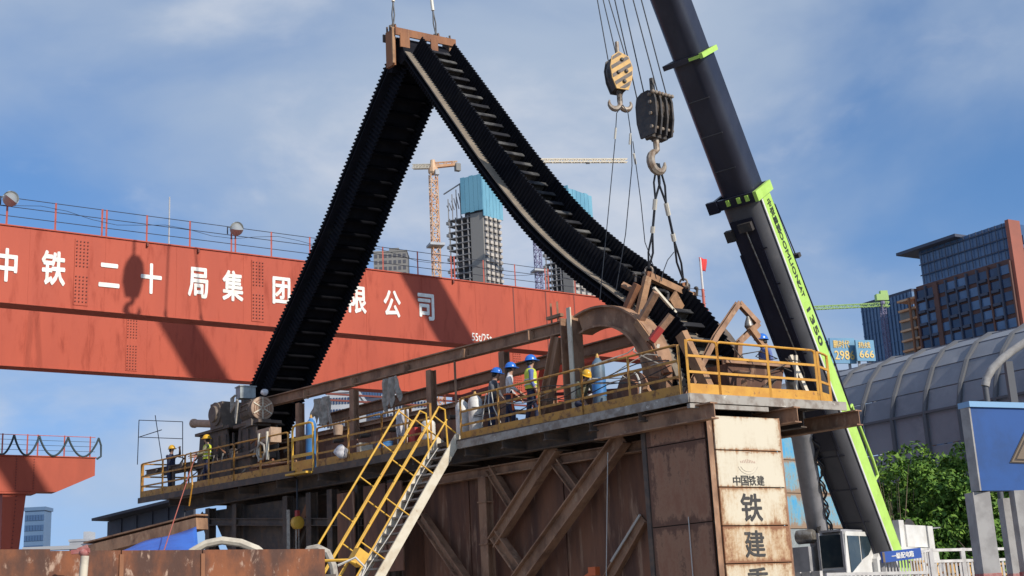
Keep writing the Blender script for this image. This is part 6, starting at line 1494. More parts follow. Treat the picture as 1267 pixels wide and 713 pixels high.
b = MB(); b.lathe(D(2.9, 1.2, 0.55), NL, [(0, 0.2), (0.02, 0.5), (0.1, 0.52), (0.12, 0.3), (0.2, 0.28)], 20); b.build('pulley', M['rust_wall'], cp, True)
b = MB(); b.path([D(2.7 + 0.3 * math.cos(R(a)), 0.9, 0.6 + 0.42 * math.sin(R(a))) for a in range(80, 290, 20)], 0.025, 6); single(b, 'pale_hose', M['rope_white'], 'pale hose looped on the railing below the arch', 'hose', smooth=True)
for k in range(3):
    b = MB(); s0 = 6.75 + 0.1 * k; b.path([D(s0, 0.08, 1.15), D(s0 + 0.1 * (k - 1), 0.05, 0.7), D(s0 + 0.28 * (k - 1), 0.1, 0.28)], 0.016, 6); single(b, 'pale_rope', M['rope_white'], ['left strand of pale rope hanging over the workers\' railing', 'middle strand of pale rope hanging over the workers\' railing', 'right strand of pale rope hanging over the workers\' railing'][k], 'rope', 'rope strands on the railing', smooth=True)

# ------------------------------------------------------------------ people
def person(label, foot_, face, H=1.75, top='navy', legs='navy', helmet='helmet_blue', vest=None, arms=None, bend=0.0, crouch=0.0, twist=0.0, straps=False, stride=0.08):
    k = H / 1.78; th = thing('person', label, 'person', foot_, 'workers on the platform')
    fx = hd(face); rx = V(fx.y, -fx.x, 0)
    def W(x, y, z): return foot_ + (rx * x + fx * y + Z * z) * k
    cr = crouch
    hipz = 0.93 - 0.42 * cr; by = -0.12 * cr
    def T(x, y, z):     # trunk point, bent forward about the hips
        dz = z - 0.93; a = bend; return (x, by + y + dz * math.sin(a), hipz + dz * math.cos(a) - y * math.sin(a))
    vs_, rad, typ, ed = [], [], [], []
    def add(p, r_, t, par=None):
        vs_.append(W(*p)); rad.append((r_[0] * k, r_[1] * k) if isinstance(r_, tuple) else (r_ * k, r_ * k)); typ.append(t); i = len(vs_) - 1
        if par is not None: ed.append((par, i))
        return i
    pel = add(T(0, 0, 0.96), (0.15, 0.12), 'leg')
    wst = add(T(0, 0, 1.12), (0.145, 0.11), 'top', pel)
    chs = add(T(0, 0.01, 1.32), (0.16, 0.12), 'top', wst)
    nkb = add(T(0, 0.0, 1.46), (0.085, 0.08), 'top', chs)
    nck = add(T(0, 0.02, 1.53), 0.055, 'skin', nkb)
    hd_ = add(T(0, 0.035, 1.62), (0.078, 0.095), 'skin', nck)
    hdt = add(T(0, 0.03, 1.71), (0.075, 0.09), 'skin', hd_)
    nose = add(T(0, 0.135, 1.625), 0.016, 'skin', hd_)
    for sg in (-1, 1):
        sh_ = add(T(0.185 * sg, 0, 1.42), 0.066, 'top', chs)
        e, w = (arms or {}).get(sg, ((0.24 * sg, -0.02, 1.14), (0.25 * sg, 0.10, 0.90)))
        el = add(T(*e), 0.048, 'top', sh_); wr = add(T(*w), 0.034, 'skin', el)
        d = (Vector(T(*w)) - Vector(T(*e))).normalized(); side = d.cross(Vector((0, 0, 1)))
        side = side.normalized() if side.length > 0.1 else Vector((1, 0, 0)); dn_ = d.cross(side)
        pm = add(tuple(Vector(T(*w)) + d * 0.07), (0.038, 0.022), 'skin', wr)
        for f, (o, ln) in enumerate(((-0.033, 0.075), (-0.011, 0.09), (0.011, 0.085), (0.033, 0.065))):
            b0 = Vector(T(*w)) + d * 0.115 + side * o
            i1 = add(tuple(b0), 0.011, 'skin', pm); i2 = add(tuple(b0 + d * ln * 0.6 + dn_ * 0.012), 0.010, 'skin', i1); add(tuple(b0 + d * ln * 0.85 + dn_ * 0.035), 0.008, 'skin', i2)
        tb = Vector(T(*w)) + d * 0.06 + side * -0.05 * sg; t1 = add(tuple(tb), 0.012, 'skin', pm); add(tuple(tb + d * 0.045 + side * -0.02 * sg), 0.010, 'skin', t1)
        hp = add((0.10 * sg, by, hipz - 0.06), 0.098, 'leg', pel)
        kn = add((0.12 * sg, by + 0.02 + 0.38 * cr + stride * sg, 0.50 - 0.06 * cr), 0.066, 'leg', hp)
        ak = add((0.12 * sg, -0.04 - 0.05 * cr + stride * sg * 1.4, 0.10), 0.048, 'boot', kn)
        add((0.13 * sg, 0.13 - 0.05 * cr + stride * sg * 1.4, 0.045), (0.05, 0.04), 'boot', ak)
    me = bpy.data.meshes.new('body'); me.from_pydata([tuple(v - foot_) for v in vs_], ed, []); ob = bpy.data.objects.new('body_raw', me); COL.objects.link(ob)
    sk = ob.modifiers.new('skin', 'SKIN'); sk.use_smooth_shade = True; sk.branch_smoothing = 0.4
    for i, sv in enumerate(me.skin_vertices[0].data):
        sv.radius = rad[i]; sv.use_root = (i == 0)
    ob.modifiers.new('sub', 'SUBSURF').levels = 1
    dg = bpy.context.evaluated_depsgraph_get(); fm = bpy.data.meshes.new_from_object(ob.evaluated_get(dg)); bpy.data.objects.remove(ob)
    mats_ = {'skin': 0, 'top': 1, 'leg': 2, 'boot': 3}
    fm.materials.clear()
    for nm in ('skin', top, legs, 'boots'): fm.materials.append(M[nm])
    loc = [v - foot_ for v in vs_]
    for p in fm.polygons:
        c = p.center; best = 9; bt = 'top'
        for a, c2_ in ed:
            A_, B_ = loc[a], loc[c2_]; ab = B_ - A_; t = max(0, min(1, (c - A_).dot(ab) / max(ab.length_squared, 1e-9))); dd = (A_ + ab * t - c).length - (rad[a][0] * (1 - t) + rad[c2_][0] * t)
            if dd < best: best = dd; bt = typ[a] if t < 0.5 else typ[c2_]
        p.material_index = mats_[bt]; p.use_smooth = True
    bo = bpy.data.objects.new('body', fm); COL.objects.link(bo); bo.parent = th; OFF[bo] = foot_
    # helmet with brim, eyes, hair
    hc = W(*T(0, 0.03, 1.665)); upv = (W(*T(0, 0.03, 1.8)) - hc).normalized(); fw = (fx - upv * fx.dot(upv)).normalized(); rt = fw.cross(upv)
    b = MB(); N1, N2 = 16, 6; vv = []; fs = []
    for j in range(N2 + 1):
        ph = R(90 * j / N2)
        for i in range(N1):
            a = 2 * math.pi * i / N1; vv.append(hc + (fw * 0.142 * math.cos(a) + rt * 0.118 * math.sin(a)) * math.cos(ph) * k + upv * (0.135 * math.sin(ph) + 0.025) * k)
    for j in range(N2):
        for i in range(N1): l = (i + 1) % N1; fs.append((j * N1 + i, j * N1 + l, (j + 1) * N1 + l, (j + 1) * N1 + i))
    b._add(vv, fs); hl = b.build('helmet', M[helmet], th, True)
    b = MB(); vv = []; fs = []
    for i in range(N1):
        a = 2 * math.pi * i / N1; ext = 0.018 + 0.055 * max(0, math.cos(a)) ** 1.5
        for e_x, z in ((0, 0.028), (ext, 0.012), (ext, 0.004), (0, 0.016)): vv.append(hc + (fw * (0.142 + e_x) * math.cos(a) + rt * (0.118 + e_x) * math.sin(a)) * k + upv * z * k)
    for i in range(N1):
        for q in range(4): l = (i + 1) % N1; r_ = (q + 1) % 4; fs.append((i * 4 + q, l * 4 + q, l * 4 + r_, i * 4 + r_))
    b._add(vv, fs); b.build('brim', M[helmet], hl, True)
    b = MB(); ec_ = W(*T(0, 0.035, 1.63))
    for sg in (-1, 1): b.ball(ec_ + (fw * 0.092 + rt * 0.032 * sg) * k, 0.012, 0.012, 0.008, 6, 4)
    b.build('eyes', M['hair'], th)
    b = MB(); b.ball(W(*T(0, 0.0, 1.62)), 0.088 * k, 0.088 * k, 0.075 * k, 10, 6); b.build('hair', M['hair'], th, True)
    if vest:
        b = MB(); vv = []; fs = []; N1 = 16; rows = ((0.98, 0.19, 0.155), (1.10, 0.178, 0.14), (1.25, 0.188, 0.15), (1.36, 0.195, 0.15), (1.44, 0.15, 0.125), (1.475, 0.095, 0.09))
        for z, a_, c_ in rows:
            for i in range(N1): an_ = 2 * math.pi * i / N1; vv.append(W(*T(a_ * math.sin(an_), 0.005 + c_ * math.cos(an_), z)))
        for j in range(len(rows) - 1):
            for i in range(N1): l = (i + 1) % N1; fs.append((j * N1 + i, j * N1 + l, (j + 1) * N1 + l, (j + 1) * N1 + i))
        b._add(vv, fs); vo = b.build('vest', M[vest], th, True)
        b = MB(); 
        for z in (1.08, 1.2):
            b.path([W(*T(0.192 * math.sin(a), 0.005 + 0.155 * math.cos(a), z)) for a in [2 * math.pi * i / 16 for i in range(16)]], 0.018 * k, 5, closed=True)
        b.build('reflective_band', M['white_cloth'], vo, True)
    if straps:
        b = MB(); b.path([W(*T(0.165 * math.sin(a), 0.005 + 0.135 * math.cos(a), 1.0)) for a in [2 * math.pi * i / 16 for i in range(16)]], 0.022 * k, 5, closed=True)
        b.path([W(*T(0.18, 0.08, 1.0)), W(*T(0.22, 0.1, 0.75)), W(*T(0.17, 0.12, 0.6))], 0.03 * k, 6); b.build('safety_belt', M['orange_strap'], th, True)
    return th
def stand(x, y, w, H):
    s_, w_, z_ = SW(hv(x, y, w)); return D(s_, w, 0.0)
person('worker in blue helmet and grey jacket, left of the three by the railing', stand(605, 452, 0.62, 1.8), -20, 1.9, 'grey_cloth', 'navy', 'helmet_blue', arms={1: ((0.25, 0.12, 1.18), (0.12, 0.32, 1.05)), -1: ((-0.25, 0.10, 1.18), (-0.1, 0.3, 1.02))}, bend=0.22)
person('worker in blue helmet and white shirt, middle of the three by the railing', stand(628, 448, 0.62, 1.8), -5, 1.9, 'white_cloth', 'navy', 'helmet_blue', straps=True, bend=0.05, arms={1: ((0.25, 0.10, 1.15), (0.14, 0.30, 1.02)), -1: ((-0.25, 0.02, 1.14), (-0.2, 0.2, 0.98))})
person('worker in blue helmet and yellow green vest, right of the three by the railing', stand(655, 443, 0.55, 1.8), 8, 1.92, 'blue_cloth', 'navy', 'helmet_blue', vest='hivis', straps=True)
person('worker in yellow helmet bending behind the guide arch post', D(4.75, 1.2, 0), -60, 1.75, 'olive_cloth', 'navy', 'helmet_yellow', crouch=0.75, bend=0.5, arms={1: ((0.25, 0.25, 1.2), (0.15, 0.42, 1.05)), -1: ((-0.25, 0.2, 1.2), (-0.1, 0.42, 1.05))})
hq = hu(944, 415, 1.5); sq = SW(hq)
person('worker in blue helmet behind the short end railing by the boom', D(sq[0], sq[1], 0.0), 200, max(1.6, min(1.9, sq[2])), 'blue_cloth', 'navy', 'helmet_blue')
def lefty(x, y, w): s_, w_, z_ = SW(hv(x, y, w)); return D(s_, w, 0.0), z_
p1_, z1_ = lefty(212, 549, 0.35); p2_, z2_ = lefty(257, 536, 0.3)
person('worker in yellow helmet and dark clothes at the left tip pointing right', p1_, -40, 1.8, 'navy', 'navy', 'helmet_yellow', arms={1: ((0.22, 0.25, 1.30), (0.16, 0.52, 1.34)), -1: ((-0.2, 0.25, 1.45), (-0.05, 0.45, 1.62))})
person('worker in yellow helmet and lime vest beside the gearbox', p2_, 190, 1.85, 'olive_cloth', 'navy', 'helmet_yellow', vest='hivis', arms={1: ((0.24, 0.18, 1.15), (0.16, 0.45, 1.10)), -1: ((-0.24, 0.18, 1.15), (-0.16, 0.45, 1.12))})

# ------------------------------------------------------------------ things under the platform
ch = thing('chain_hoist', 'yellow chain hoist hanging under the platform', 'chain hoist', hv(368, 647, 0.3) - Z * 0.2)
q = hv(368, 647, 0.3)
b = MB(); b.lathe(q - PV * 0.12, PV, [(0, 0.14), (0.03, 0.2), (0.2, 0.2), (0.24, 0.14)], 14); b.build('body', M['yellow_clean'], ch, True)
b = MB(); b.obox(q + Z * 0.28, PV * 0.07, NVn * 0.05, Z * 0.1); b.build('top_hook', M['red_paint'], ch)
b = MB()
for dx_ in (-0.08, 0.05, 0.11): b.tube(q + PV * dx_, q + PV * dx_ - Z * 1.6, 0.014, 5)
b.build('hand_chain', M['cable_pale'], ch)
b = MB(); b.tube(q + Z * 0.34, D(SW(q)[0], 0.3, -0.2), 0.03, 6); b.build('hanger', M['steel_rope'], ch)
b = MB(); q = hv(357, 655, 0.2); b.bar(V(q.x, q.y, 0), q + Z * 0.6, 0.1, 0.1); single(b, 'pale_post', M['cable_pale'], 'slim pale post left of the yellow chain hoist', 'post')
b = MB(); b.tube(hv(752, 560, 0.7), hv(750, 722, 0.7), 0.012, 5); single(b, 'white_string', M['rope_white'], 'thin pale string hanging before the shaded pillar recess', 'string')
b = MB(); b.tube(hv(792, 637, 0.9), hv(756, 695, 0.9), 0.03, 6); single(b, 'pale_rod', M['rope_white'], 'pale slanting rod left of the shaded pillar side', 'rod')
b = MB(); q = hv(735, 707, 0.8); b.obox(q, PV * 0.12, NVn * 0.08, Z * 0.1); b.bar(q, q + PV * 0.35 - Z * 0.15, 0.08, 0.08); single(b, 'orange_bracket', M['orange_strap'], 'small orange bracket low under the braces', 'bracket')
sh_ = thing('site_shed', 'pale corrugated shed far behind the pillar foot', 'shed', hv(780, 700, 9) - Z * 3)
for k in range(9):
    b = MB(); q = D(4.2 + 0.32 * k, 8.0, -5.0); b.obox(q, PV * 0.14, NVn * 0.06, Z * 1.25); b.build('panel', M['fence_white'], sh_)

# ------------------------------------------------------------------ foreground rusty box wall, hoses and pipes at lower left
f0, f1 = P(62, 682, 13.0), None
zt0 = f0.z; f1 = onz(399, 679.5, zt0); fx_ = (f1 - f0); fx_.z = 0; Lf = fx_.length; fx_.normalize(); fn_ = V(fx_.y, -fx_.x, 0)
fw_ = thing('rusty_steel_wall', 'rust red steel plate wall along the lower left edge', 'wall', V(f0.x, f0.y, 0))
edges = [-1.6, -0.02, 0.72, 1.62, Lf]
for i in range(4):
    a, c = edges[i], edges[i + 1]; zt_i = zt0 + (0.015 if i == 0 else 0.0); o_ = 0.04 if i == 0 else 0.0
    b = MB(); q = f0 + fx_ * ((a + c) / 2) + fn_ * o_; b.obox(V(q.x, q.y, zt_i / 2), fx_ * ((c - a) / 2 - 0.006), fn_ * 0.03, Z * zt_i / 2); b.build('plate', M['rust_front'], fw_)
for t in (0.72, 1.62):
    b = MB(); q = f0 + fx_ * t + fn_ * 0.035; b.obox(V(q.x, q.y, zt0 / 2 - 0.02), fx_ * 0.022, fn_ * 0.012, Z * (zt0 / 2 - 0.02)); b.build('seam_bar', M['rust_bright'], fw_)
b = MB(); q = f0 + fx_ * (Lf / 2) - fn_ * 0.4; b.obox(V(q.x, q.y, zt0 - 0.3), fx_ * (Lf / 2 + 0.2), fn_ * 0.36, Z * 0.02); b.build('inner_shelf', M['dark_steel'], fw_)
b = MB(); q = f0 + fx_ * Lf - fn_ * 0.5; b.obox(V(q.x, q.y, zt0 / 2), fx_ * 0.03, fn_ * 0.5, Z * zt0 / 2); b.build('end_plate', M['rust_front'], fw_)
pp = thing('drain_pipe', 'white plastic pipe with red valve on the rusty wall', 'pipe', P(103, 713, 12.7) - Z * 0.6)
b = MB(); b.tube(P(100, 745, 12.75), P(105, 688, 12.75), 0.04, 10); b.build('pipe', M['hose_white'], pp, True)
b = MB(); q = P(104, 684, 12.75); b.ball(q, 0.05, 0.05, 0.04); b.bar(q + V(-0.12, 0, 0.01), q + V(0.05, 0, 0.02), 0.05, 0.04); b.bar(q + V(0, 0, 0.0), q + V(-0.02, 0, 0.06), 0.03, 0.1); b.build('valve', M['post_red'], pp, True)
b = MB(); b.path([P(x, y, 16) for x, y in ((236, 684), (255, 673), (275, 669), (298, 672), (318, 680), (330, 690))], 0.05, 8); single(b, 'white_hose', M['hose_white'], 'thick off-white hose arching above the rusty wall', 'hose', smooth=True)
b = MB(); b.path([P(x, y, 17) for x, y in ((376, 690), (382, 680), (393, 678), (405, 684), (412, 700), (416, 725))], 0.05, 8); single(b, 'pale_hose', M['cable_pale'], 'pale hose drooping over the right end of the rusty wall', 'hose', smooth=True)
b = MB(); b.path([P(x, y, 16.5) for x, y in ((398, 694), (430, 693), (440, 697))], 0.02, 6); b.path([P(x, y, 16.5) for x, y in ((399, 694), (400, 725))], 0.02, 6); single(b, 'yellow_rail_end', M['yellow_clean'], 'short yellow rail between the rusty wall and the stair foot', 'railing', smooth=True)
b = MB(); b.path([P(x, y, 16.2) for x, y in ((418, 700), (440, 690), (452, 702), (446, 716), (455, 730))], 0.016, 6); single(b, 'white_cable', M['rope_white'], 'white cable tangled at the foot of the stair', 'cable', smooth=True)
# dark shed, rusty pipe and blue tarpaulin beyond
sd_ = thing('dark_shed', 'dark corrugated shed with sloping roof beyond the platform tip', 'shed', P(180, 670, 62) - Z * 2)
shA, shB = P(133, 646, 62), P(240, 620, 58)
for k in range(11):
    a, c = shA.lerp(shB, k / 11), shA.lerp(shB, (k + 0.97) / 11); d = c - a; d.z = 0; n_ = V(d.y, -d.x, 0).normalized(); o_ = n_ * (0.05 if k % 2 else 0.0)
    q = [V(a.x, a.y, 0) + o_, V(c.x, c.y, 0) + o_, c + o_, a + o_]; b = MB(); b._add(q + [x - n_ * 0.12 for x in q], [(0, 1, 2, 3), (7, 6, 5, 4), (0, 4, 5, 1), (1, 5, 6, 2), (2, 6, 7, 3), (3, 7, 4, 0)]); b.build('cladding', M['shed_dark'], sd_)
b = MB(); a, c = P(129, 645, 61.8), P(241, 618, 57.8); b.bar(a + Z * 0.05, c + Z * 0.05, 1.4, 0.12); b.build('roof_edge', M['shed_dark'], sd_)
b = MB(); a, c = P(110, 683, 45), P(250, 648, 42); b.bar(a, c, 0.5, 0.36); b.bar(a + Z * 0.3, c + Z * 0.28, 0.5, 0.05); single(b, 'rusty_channel', M['rust_beam'], 'long rusty channel running below the dark shed', 'beam')
b = MB(); a, c = P(105, 677, 50), P(135, 671, 49); b.bar(P(30, 680, 50), a, 0.4, 0.14); b.bar(a, c, 0.35, 0.22); single(b, 'white_roof_strip', M['facade_white'], 'low white roof strip behind the rusty wall', 'roof')
tarp = [P(142, 690, 30), P(142, 682, 33), P(242, 652, 33), P(246, 690, 30)]
def tf_(i, j):
    a = tarp[0].lerp(tarp[3], i); c = tarp[1].lerp(tarp[2], i); return a.lerp(c, j) + Z * 0.03 * math.sin(9 * i + 4 * j) + V(0, 0.06 * math.sin(14 * i), 0)
b = MB(); b.grid(tf_, 18, 8); o = single(b, 'blue_tarpaulin', M['tarp_blue'], 'bright blue tarpaulin stretched below the platform tip', 'tarpaulin', smooth=True); md = o.modifiers.new('t', 'SOLIDIFY'); md.thickness = 0.02
b = MB(); b.tube(hv(243, 560, -0.4), P(200, 690, 29), 0.014, 5); single(b, 'red_rope', M['rope_red'], 'red and dark rope slanting down from the platform tip', 'rope')
b = MB(); b.path([hv(236, 560, -0.5), hv(238, 600, -0.55), hv(234, 626, -0.5)], 0.03, 5); single(b, 'yellow_strap', M['yellow'], 'yellow strap dangling from the railing at the left tip', 'strap')

# ------------------------------------------------------------------ right side: distribution box shelter, fence, sign
bs = thing('blue_sign_board', 'big blue board with warning triangle on grey posts at right', 'sign', P(1235, 713, 16) - Z * 1.9)
a, c = P(1195, 505, 16.0), P(1300, 492, 16.6); X = c - a; X.z = 0; wb = X.length; X.normalize(); N = V(X.y, -X.x, 0)
hb_ = a.z - P(1210, 608, 16.0).z
b = MB(); b.obox(a + X * wb / 2 - Z * hb_ / 2, X * wb / 2, N * 0.07, Z * hb_ / 2); bo_ = b.build('board', M['sign_blue'], bs)
b = MB(); b.obox(a + X * wb / 2 + Z * 0.035, X * (wb / 2 + 0.03), N * 0.10, Z * 0.035); b.build('top_edge', M['sign_edge'], bs)
b = MB(); b.obox(a - X * 0.012 - Z * hb_ / 2, X * 0.012, N * 0.075, Z * hb_ / 2); b.build('side_edge', M['post_grey'], bs)
tri = [hit(x, y, a + N * 0.075, N) for x, y in ((1249, 573), (1300, 575), (1274, 520))]
def tript(s_): cc = (tri[0] + tri[1] + tri[2]) / 3; return [cc + (p - cc) * s_ for p in tri]
def triprism(s_, o_, m, nm):
    p = tript(s_); b = MB(); q = [x + N * o_ for x in p] + [x + N * (o_ + 0.006) for x in p]; b._add(q, [(0, 2, 1), (3, 4, 5), (0, 1, 4, 3), (1, 2, 5, 4), (2, 0, 3, 5)]); return b.build(nm, M[m], bo_)
triprism(1.0, 0.0, 'sign_dark', 'warning_triangle'); triprism(0.93, 0.007, 'sign_tan', 'warning_triangle'); triprism(0.80, 0.014, 'sign_dark', 'warning_triangle'); triprism(0.72, 0.021, 'sign_tan', 'warning_triangle')
cc = (tri[0] + tri[1] + tri[2]) / 3
b = MB(); b.prism([(0.02, 0.2), (-0.1, -0.02), (-0.01, -0.02), (-0.05, -0.2), (0.1, 0.04), (0.0, 0.04), (0.09, 0.2)], cc + N * 0.028, X, Z, N, 0.005); b.build('lightning_bolt', M['sign_dark'], bo_)
for x0, wpx, dep in ((1213, 22, 0.0), (1247, 14, 0.9), (1262, 13, 0.0), (1290, 14, 0.9)):
    q = P(x0, 640, 16.1 + dep * 1.4); wd = wpx * q.y / 1600
    b = MB(); b.box(V(q.x, q.y, (a.z - hb_ - 0.02) / 2 + 0.02), wd, wd, a.z - hb_ - 0.04, 8); ps_ = b.build('post', M['post_grey'], bs)
    b = MB(); b.box(V(q.x, q.y, 0.9), wd + 0.012, wd + 0.012, 2.05, 8); b.build('red_foot', M['post_red'], ps_)
fe = thing('white_fence', 'white picket railing at the lower right before the trees', 'fence', P(1180, 713, 24) - Z * 1.9)
fa, fb = P(1151, 681, 24), P(1262, 678, 25.5); fd = fb - fa; fd.z = 0; Lfe = fd.length; fd.normalize(); zf = fa.z
for z, h in ((0, 0.05), (-0.20, 0.05), (-1.0, 0.05)):
    b = MB(); b.bar(V(fa.x, fa.y, zf + z), V(fa.x, fa.y, zf + z) + fd * Lfe, 0.05, h); b.build('rail', M['fence_white'], fe)
for t in (0.0, 0.34 * Lfe, 0.68 * Lfe, Lfe):
    b = MB(); q = fa + fd * t; b.bar(V(q.x, q.y, zf + 0.03), V(q.x, q.y, 0), 0.075, 0.075); b.build('post', M['fence_white'], fe)
b = MB(); q = fa + fd * 0.1; b.bar(V(q.x, q.y, zf - 0.22), V(q.x, q.y, zf - 1.0), 0.025, 0.04); pk = b.build('picket', M['fence_white'], fe); n = int((Lfe - 0.2) / 0.115)
for i in range(1, n): share(pk, 'picket', fe, fd * 0.115 * i)
# the second stretch comes towards the photographer at the left
fe2 = thing('white_fence', 'white picket railing with blue plate before the crane cab', 'fence', P(1120, 713, 23) - Z * 1.9)
ga, gb = P(1091, 693, 21.5), P(1150, 681, 24); gd = gb - ga; gL = gd.length; gd_ = gd.normalized()
b = MB(); b.bar(ga + Z * 0.0, gb, 0.04, 0.04); b.build('rail', M['fence_white'], fe2)
b = MB(); b.bar(ga, ga - Z * 0.9, 0.024, 0.024); pk = b.build('picket', M['fence_white'], fe2)
for i in range(1, 16): share(pk, 'picket', fe2, gd * (i / 16))
b = MB(); b.bar(V(ga.x, ga.y, ga.z), V(ga.x, ga.y, 0), 0.06, 0.06); b.build('post', M['post_grey'], fe2)
sg_ = thing('distribution_sign', 'slim blue plate with white characters tied to the picket railing', 'sign', P(1115, 695, 21.4))
pa_, pb_2 = P(1091, 690, 21.2), P(1139, 684, 22.6); sX = (pb_2 - pa_); Ls = sX.length; sX.normalize(); sN = V(sX.y, -sX.x, 0).normalized(); sY = sN.cross(sX); sY = sY if sY.z > 0 else -sY
b = MB(); b.obox(pa_ + sX * Ls / 2 - sY * 0.0, sX * Ls / 2, sN * 0.012, sY * 0.085); b.build('plate', M['plate_blue'], sg_)
b = MB(); put_text(b, '一级配电箱', pa_ + sX * Ls * 0.50 + sN * 0.016, sX, sY, sN, Ls * 0.56, 0.10, 0.01, 0.003); b.build('characters', M['white_letter'], sg_)
b = MB(); b.obox(pa_ + sX * 0.05 + sN * 0.014, sX * 0.045, sN * 0.004, sY * 0.08); b.build('emblem_patch', M['sign_tan'], sg_)
rl = thing('white_beam_rail', 'white beam with dark slots at the lower edge before the crane', 'railing', P(1080, 713, 18) - Z * 0.3)
ra, rb = P(1022, 709.5, 21), P(1146, 707, 21.2); b = MB(); b.bar(ra - Z * 0.02, rb - Z * 0.02, 0.06, 0.05); b.build('rail', M['fence_white'], rl)
for i in range(24): b = MB(); q = ra.lerp(rb, (i + 0.5) / 24); b.bar(q - Z * 0.04, q - Z * 0.9, 0.03, 0.03); b.build('baluster', M['fence_white'], rl)
for i in range(6):
    lab = ['tan cable drum behind the pickets, %s' % w_ for w_ in ('leftmost', 'second from left', 'third from left', 'fourth from left', 'fifth from left', 'rightmost')][i]
    q = P(1135 + 20 * i, 702 + (i % 2) * 3, 27); b = MB(); b.lathe(q - Z * 0.12, Z, [(0, 0.16), (0.04, 0.16), (0.05, 0.1), (0.2, 0.1), (0.21, 0.16), (0.25, 0.16)], 12); b.bar(V(q.x, q.y, q.z - 0.12), V(q.x, q.y, 0.0), 0.2, 0.2); single(b, 'cable_drum', M['hazard_yellow'], lab, 'cable drum', 'cable drums behind the pickets')

# ------------------------------------------------------------------ trees
def tree(label, base, h, rad_, n, seed, light=0.35, lean=0.0):
    rnd = random.Random(seed); th = thing('broadleaf_tree', label, 'tree', base, 'trees before the road enclosure')
    cz = h * 0.62; trunk = [base, base + V(0.1 * rnd.uniform(-1, 1), 0, h * 0.3), base + V(0.25 * rnd.uniform(-1, 1), 0.1, h * 0.6), base + V(lean, 0, h * 0.85)]
    b = MB(); b.path(trunk, 0, 8, True, [0.16, 0.12, 0.07, 0.02]); 
    for k in range(9):
        a = rnd.uniform(0, 6.28); s0 = trunk[1].lerp(trunk[3], rnd.uniform(0, 0.7)); e = s0 + V(math.cos(a), math.sin(a), rnd.uniform(0.5, 1.0)) * rad_ * rnd.uniform(0.5, 0.85); b.path([s0, s0.lerp(e, 0.5) + V(0, 0, 0.1), e], 0, 5, True, [0.06, 0.04, 0.01])
    b.build('trunk', M['bark'], th, True)
    cl = []
    for k in range(34):
        while True:
            p = V(rnd.uniform(-1, 1), rnd.uniform(-1, 1), rnd.uniform(-1, 1))
            if 0.25 < p.length < 1: break
        cl.append((base + V(p.x * rad_ * 0.86, p.y * rad_ * 0.8, cz + p.z * h * 0.36), rnd.uniform(0.30, 0.62) * rad_ * 0.62))
    vs1, f1_, mi = [], [], []
    for k in range(n):
        c, r_ = cl[rnd.randrange(len(cl))]
        d = V(rnd.gauss(0, 1), rnd.gauss(0, 1), rnd.gauss(0, 1)).normalized(); p = c + d * r_ * rnd.uniform(0.45, 1.0) ** 0.6
        nn_ = (d * 0.55 + V(rnd.uniform(-1, 1), rnd.uniform(-1, 1), rnd.uniform(-0.2, 1)) * 0.8).normalized(); t1 = nn_.cross(V(rnd.uniform(-1, 1), rnd.uniform(-1, 1), rnd.uniform(-1, 1))).normalized(); t2 = nn_.cross(t1)
        L_ = rnd.uniform(0.075, 0.14); w_ = L_ * rnd.uniform(0.38, 0.55); i0 = len(vs1)
        vs1 += [p - t1 * L_, p + t2 * w_ - nn_ * 0.02, p + t1 * L_ - nn_ * 0.035, p - t2 * w_ - nn_ * 0.02]; f1_.append((i0, i0 + 1, i0 + 2, i0 + 3)); mi.append(1 if rnd.random() < light else 0)
    me = bpy.data.meshes.new('crown'); me.from_pydata([tuple(v - base) for v in vs1], [], f1_); me.materials.append(M['leaf']); me.materials.append(M['leaf_light']); me.polygons.foreach_set('material_index', mi); me.update()
    o = bpy.data.objects.new('crown', me); COL.objects.link(o); o.parent = th; OFF[o] = base
    return th
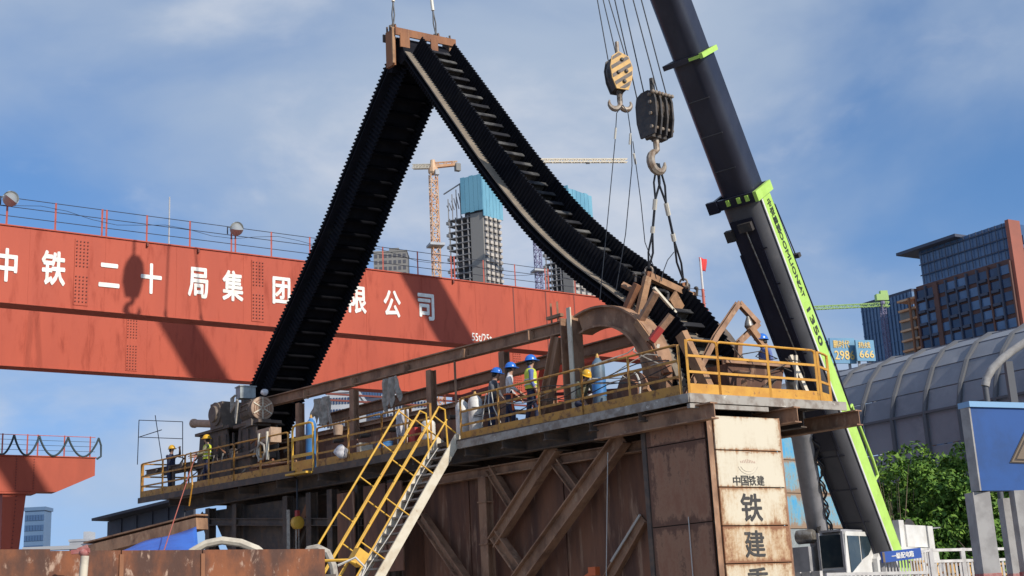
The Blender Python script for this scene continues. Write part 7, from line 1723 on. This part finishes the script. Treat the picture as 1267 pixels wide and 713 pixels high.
for i, (x, yt, Y, rd, lab, lt) in enumerate(((1112, 556, 50, 1.7, 'loose light green tree nearest the boom', 0.6), (1146, 574, 48, 1.8, 'rounded green tree behind the crane housing', 0.35), (1135, 553, 53, 1.9, 'tall green tree left of the middle of the grove', 0.45),
        (1172, 582, 47, 1.9, 'full dark green tree in the middle of the grove', 0.25), (1200, 542, 52, 2.1, 'tallest tree beside the blue board edge', 0.4), (1190, 612, 45, 1.7, 'low bushy tree in front of the grove', 0.35), (1238, 590, 46, 2.1, 'green tree seen between the grey posts', 0.35), (1262, 575, 50, 2.2, 'green tree at the right edge under the board', 0.35), (1098, 600, 52, 1.4, 'thin bare-twigged young tree at the left of the grove', 0.5), (1150, 640, 44.5, 1.6, 'dark low tree just behind the white fence', 0.15), (1212, 650, 44, 1.6, 'dark low tree beside the grey post', 0.15))):
    p = P(x, yt, Y); tree(lab, V(p.x, p.y, 0), p.z, rd, 8500, 40 + i, min(0.8, lt + 0.15))
bt = thing('twig_bush', 'bare brownish twigs at the left side of the grove', 'bush', P(1105, 690, 47) - Z * 2.2)
rnd = random.Random(3); b = MB(); r0 = P(1108, 690, 47); r0 = V(r0.x, r0.y, 0.1)
for k in range(40):
    a = rnd.uniform(0, 6.28); e = r0 + V(math.cos(a) * rnd.uniform(0.2, 1.1), math.sin(a) * rnd.uniform(0.1, 0.6), rnd.uniform(3.2, 6.2)); m_ = r0.lerp(e, 0.55) + V(rnd.uniform(-0.2, 0.2), 0, 0.3)
    b.path([r0, m_, e], 0, 4, True, [0.03, 0.018, 0.005])
b.build('twigs', M['twig'], bt)
# hedge mass under the trees
vs1, f1_ = [], []; rnd = random.Random(9)
for k in range(16000):
    t = rnd.random(); c = P(1095 + 175 * t, 690, 49 + rnd.uniform(-1.5, 2.5)); p = V(c.x, c.y, rnd.uniform(0.1, 4.2 + 0.6 * math.sin(t * 19)))
    nn_ = V(rnd.uniform(-1, 1), rnd.uniform(-1, 0.3), rnd.uniform(-0.3, 1)).normalized(); t1 = nn_.cross(V(rnd.uniform(-1, 1), rnd.uniform(-1, 1), rnd.uniform(-1, 1))).normalized(); t2 = nn_.cross(t1); L_ = rnd.uniform(0.09, 0.16); i0 = len(vs1)
    vs1 += [p - t1 * L_, p + t2 * L_ * 0.5, p + t1 * L_, p - t2 * L_ * 0.5]; f1_.append((i0, i0 + 1, i0 + 2, i0 + 3))
me = bpy.data.meshes.new('hedge'); me.from_pydata([tuple(v) for v in vs1], [], f1_); me.materials.append(M['leaf']); me.update()
o = bpy.data.objects.new('hedge_foliage', me); COL.objects.link(o); tag(o, 'dense dark undergrowth below the trees at right', 'undergrowth', kind='stuff')
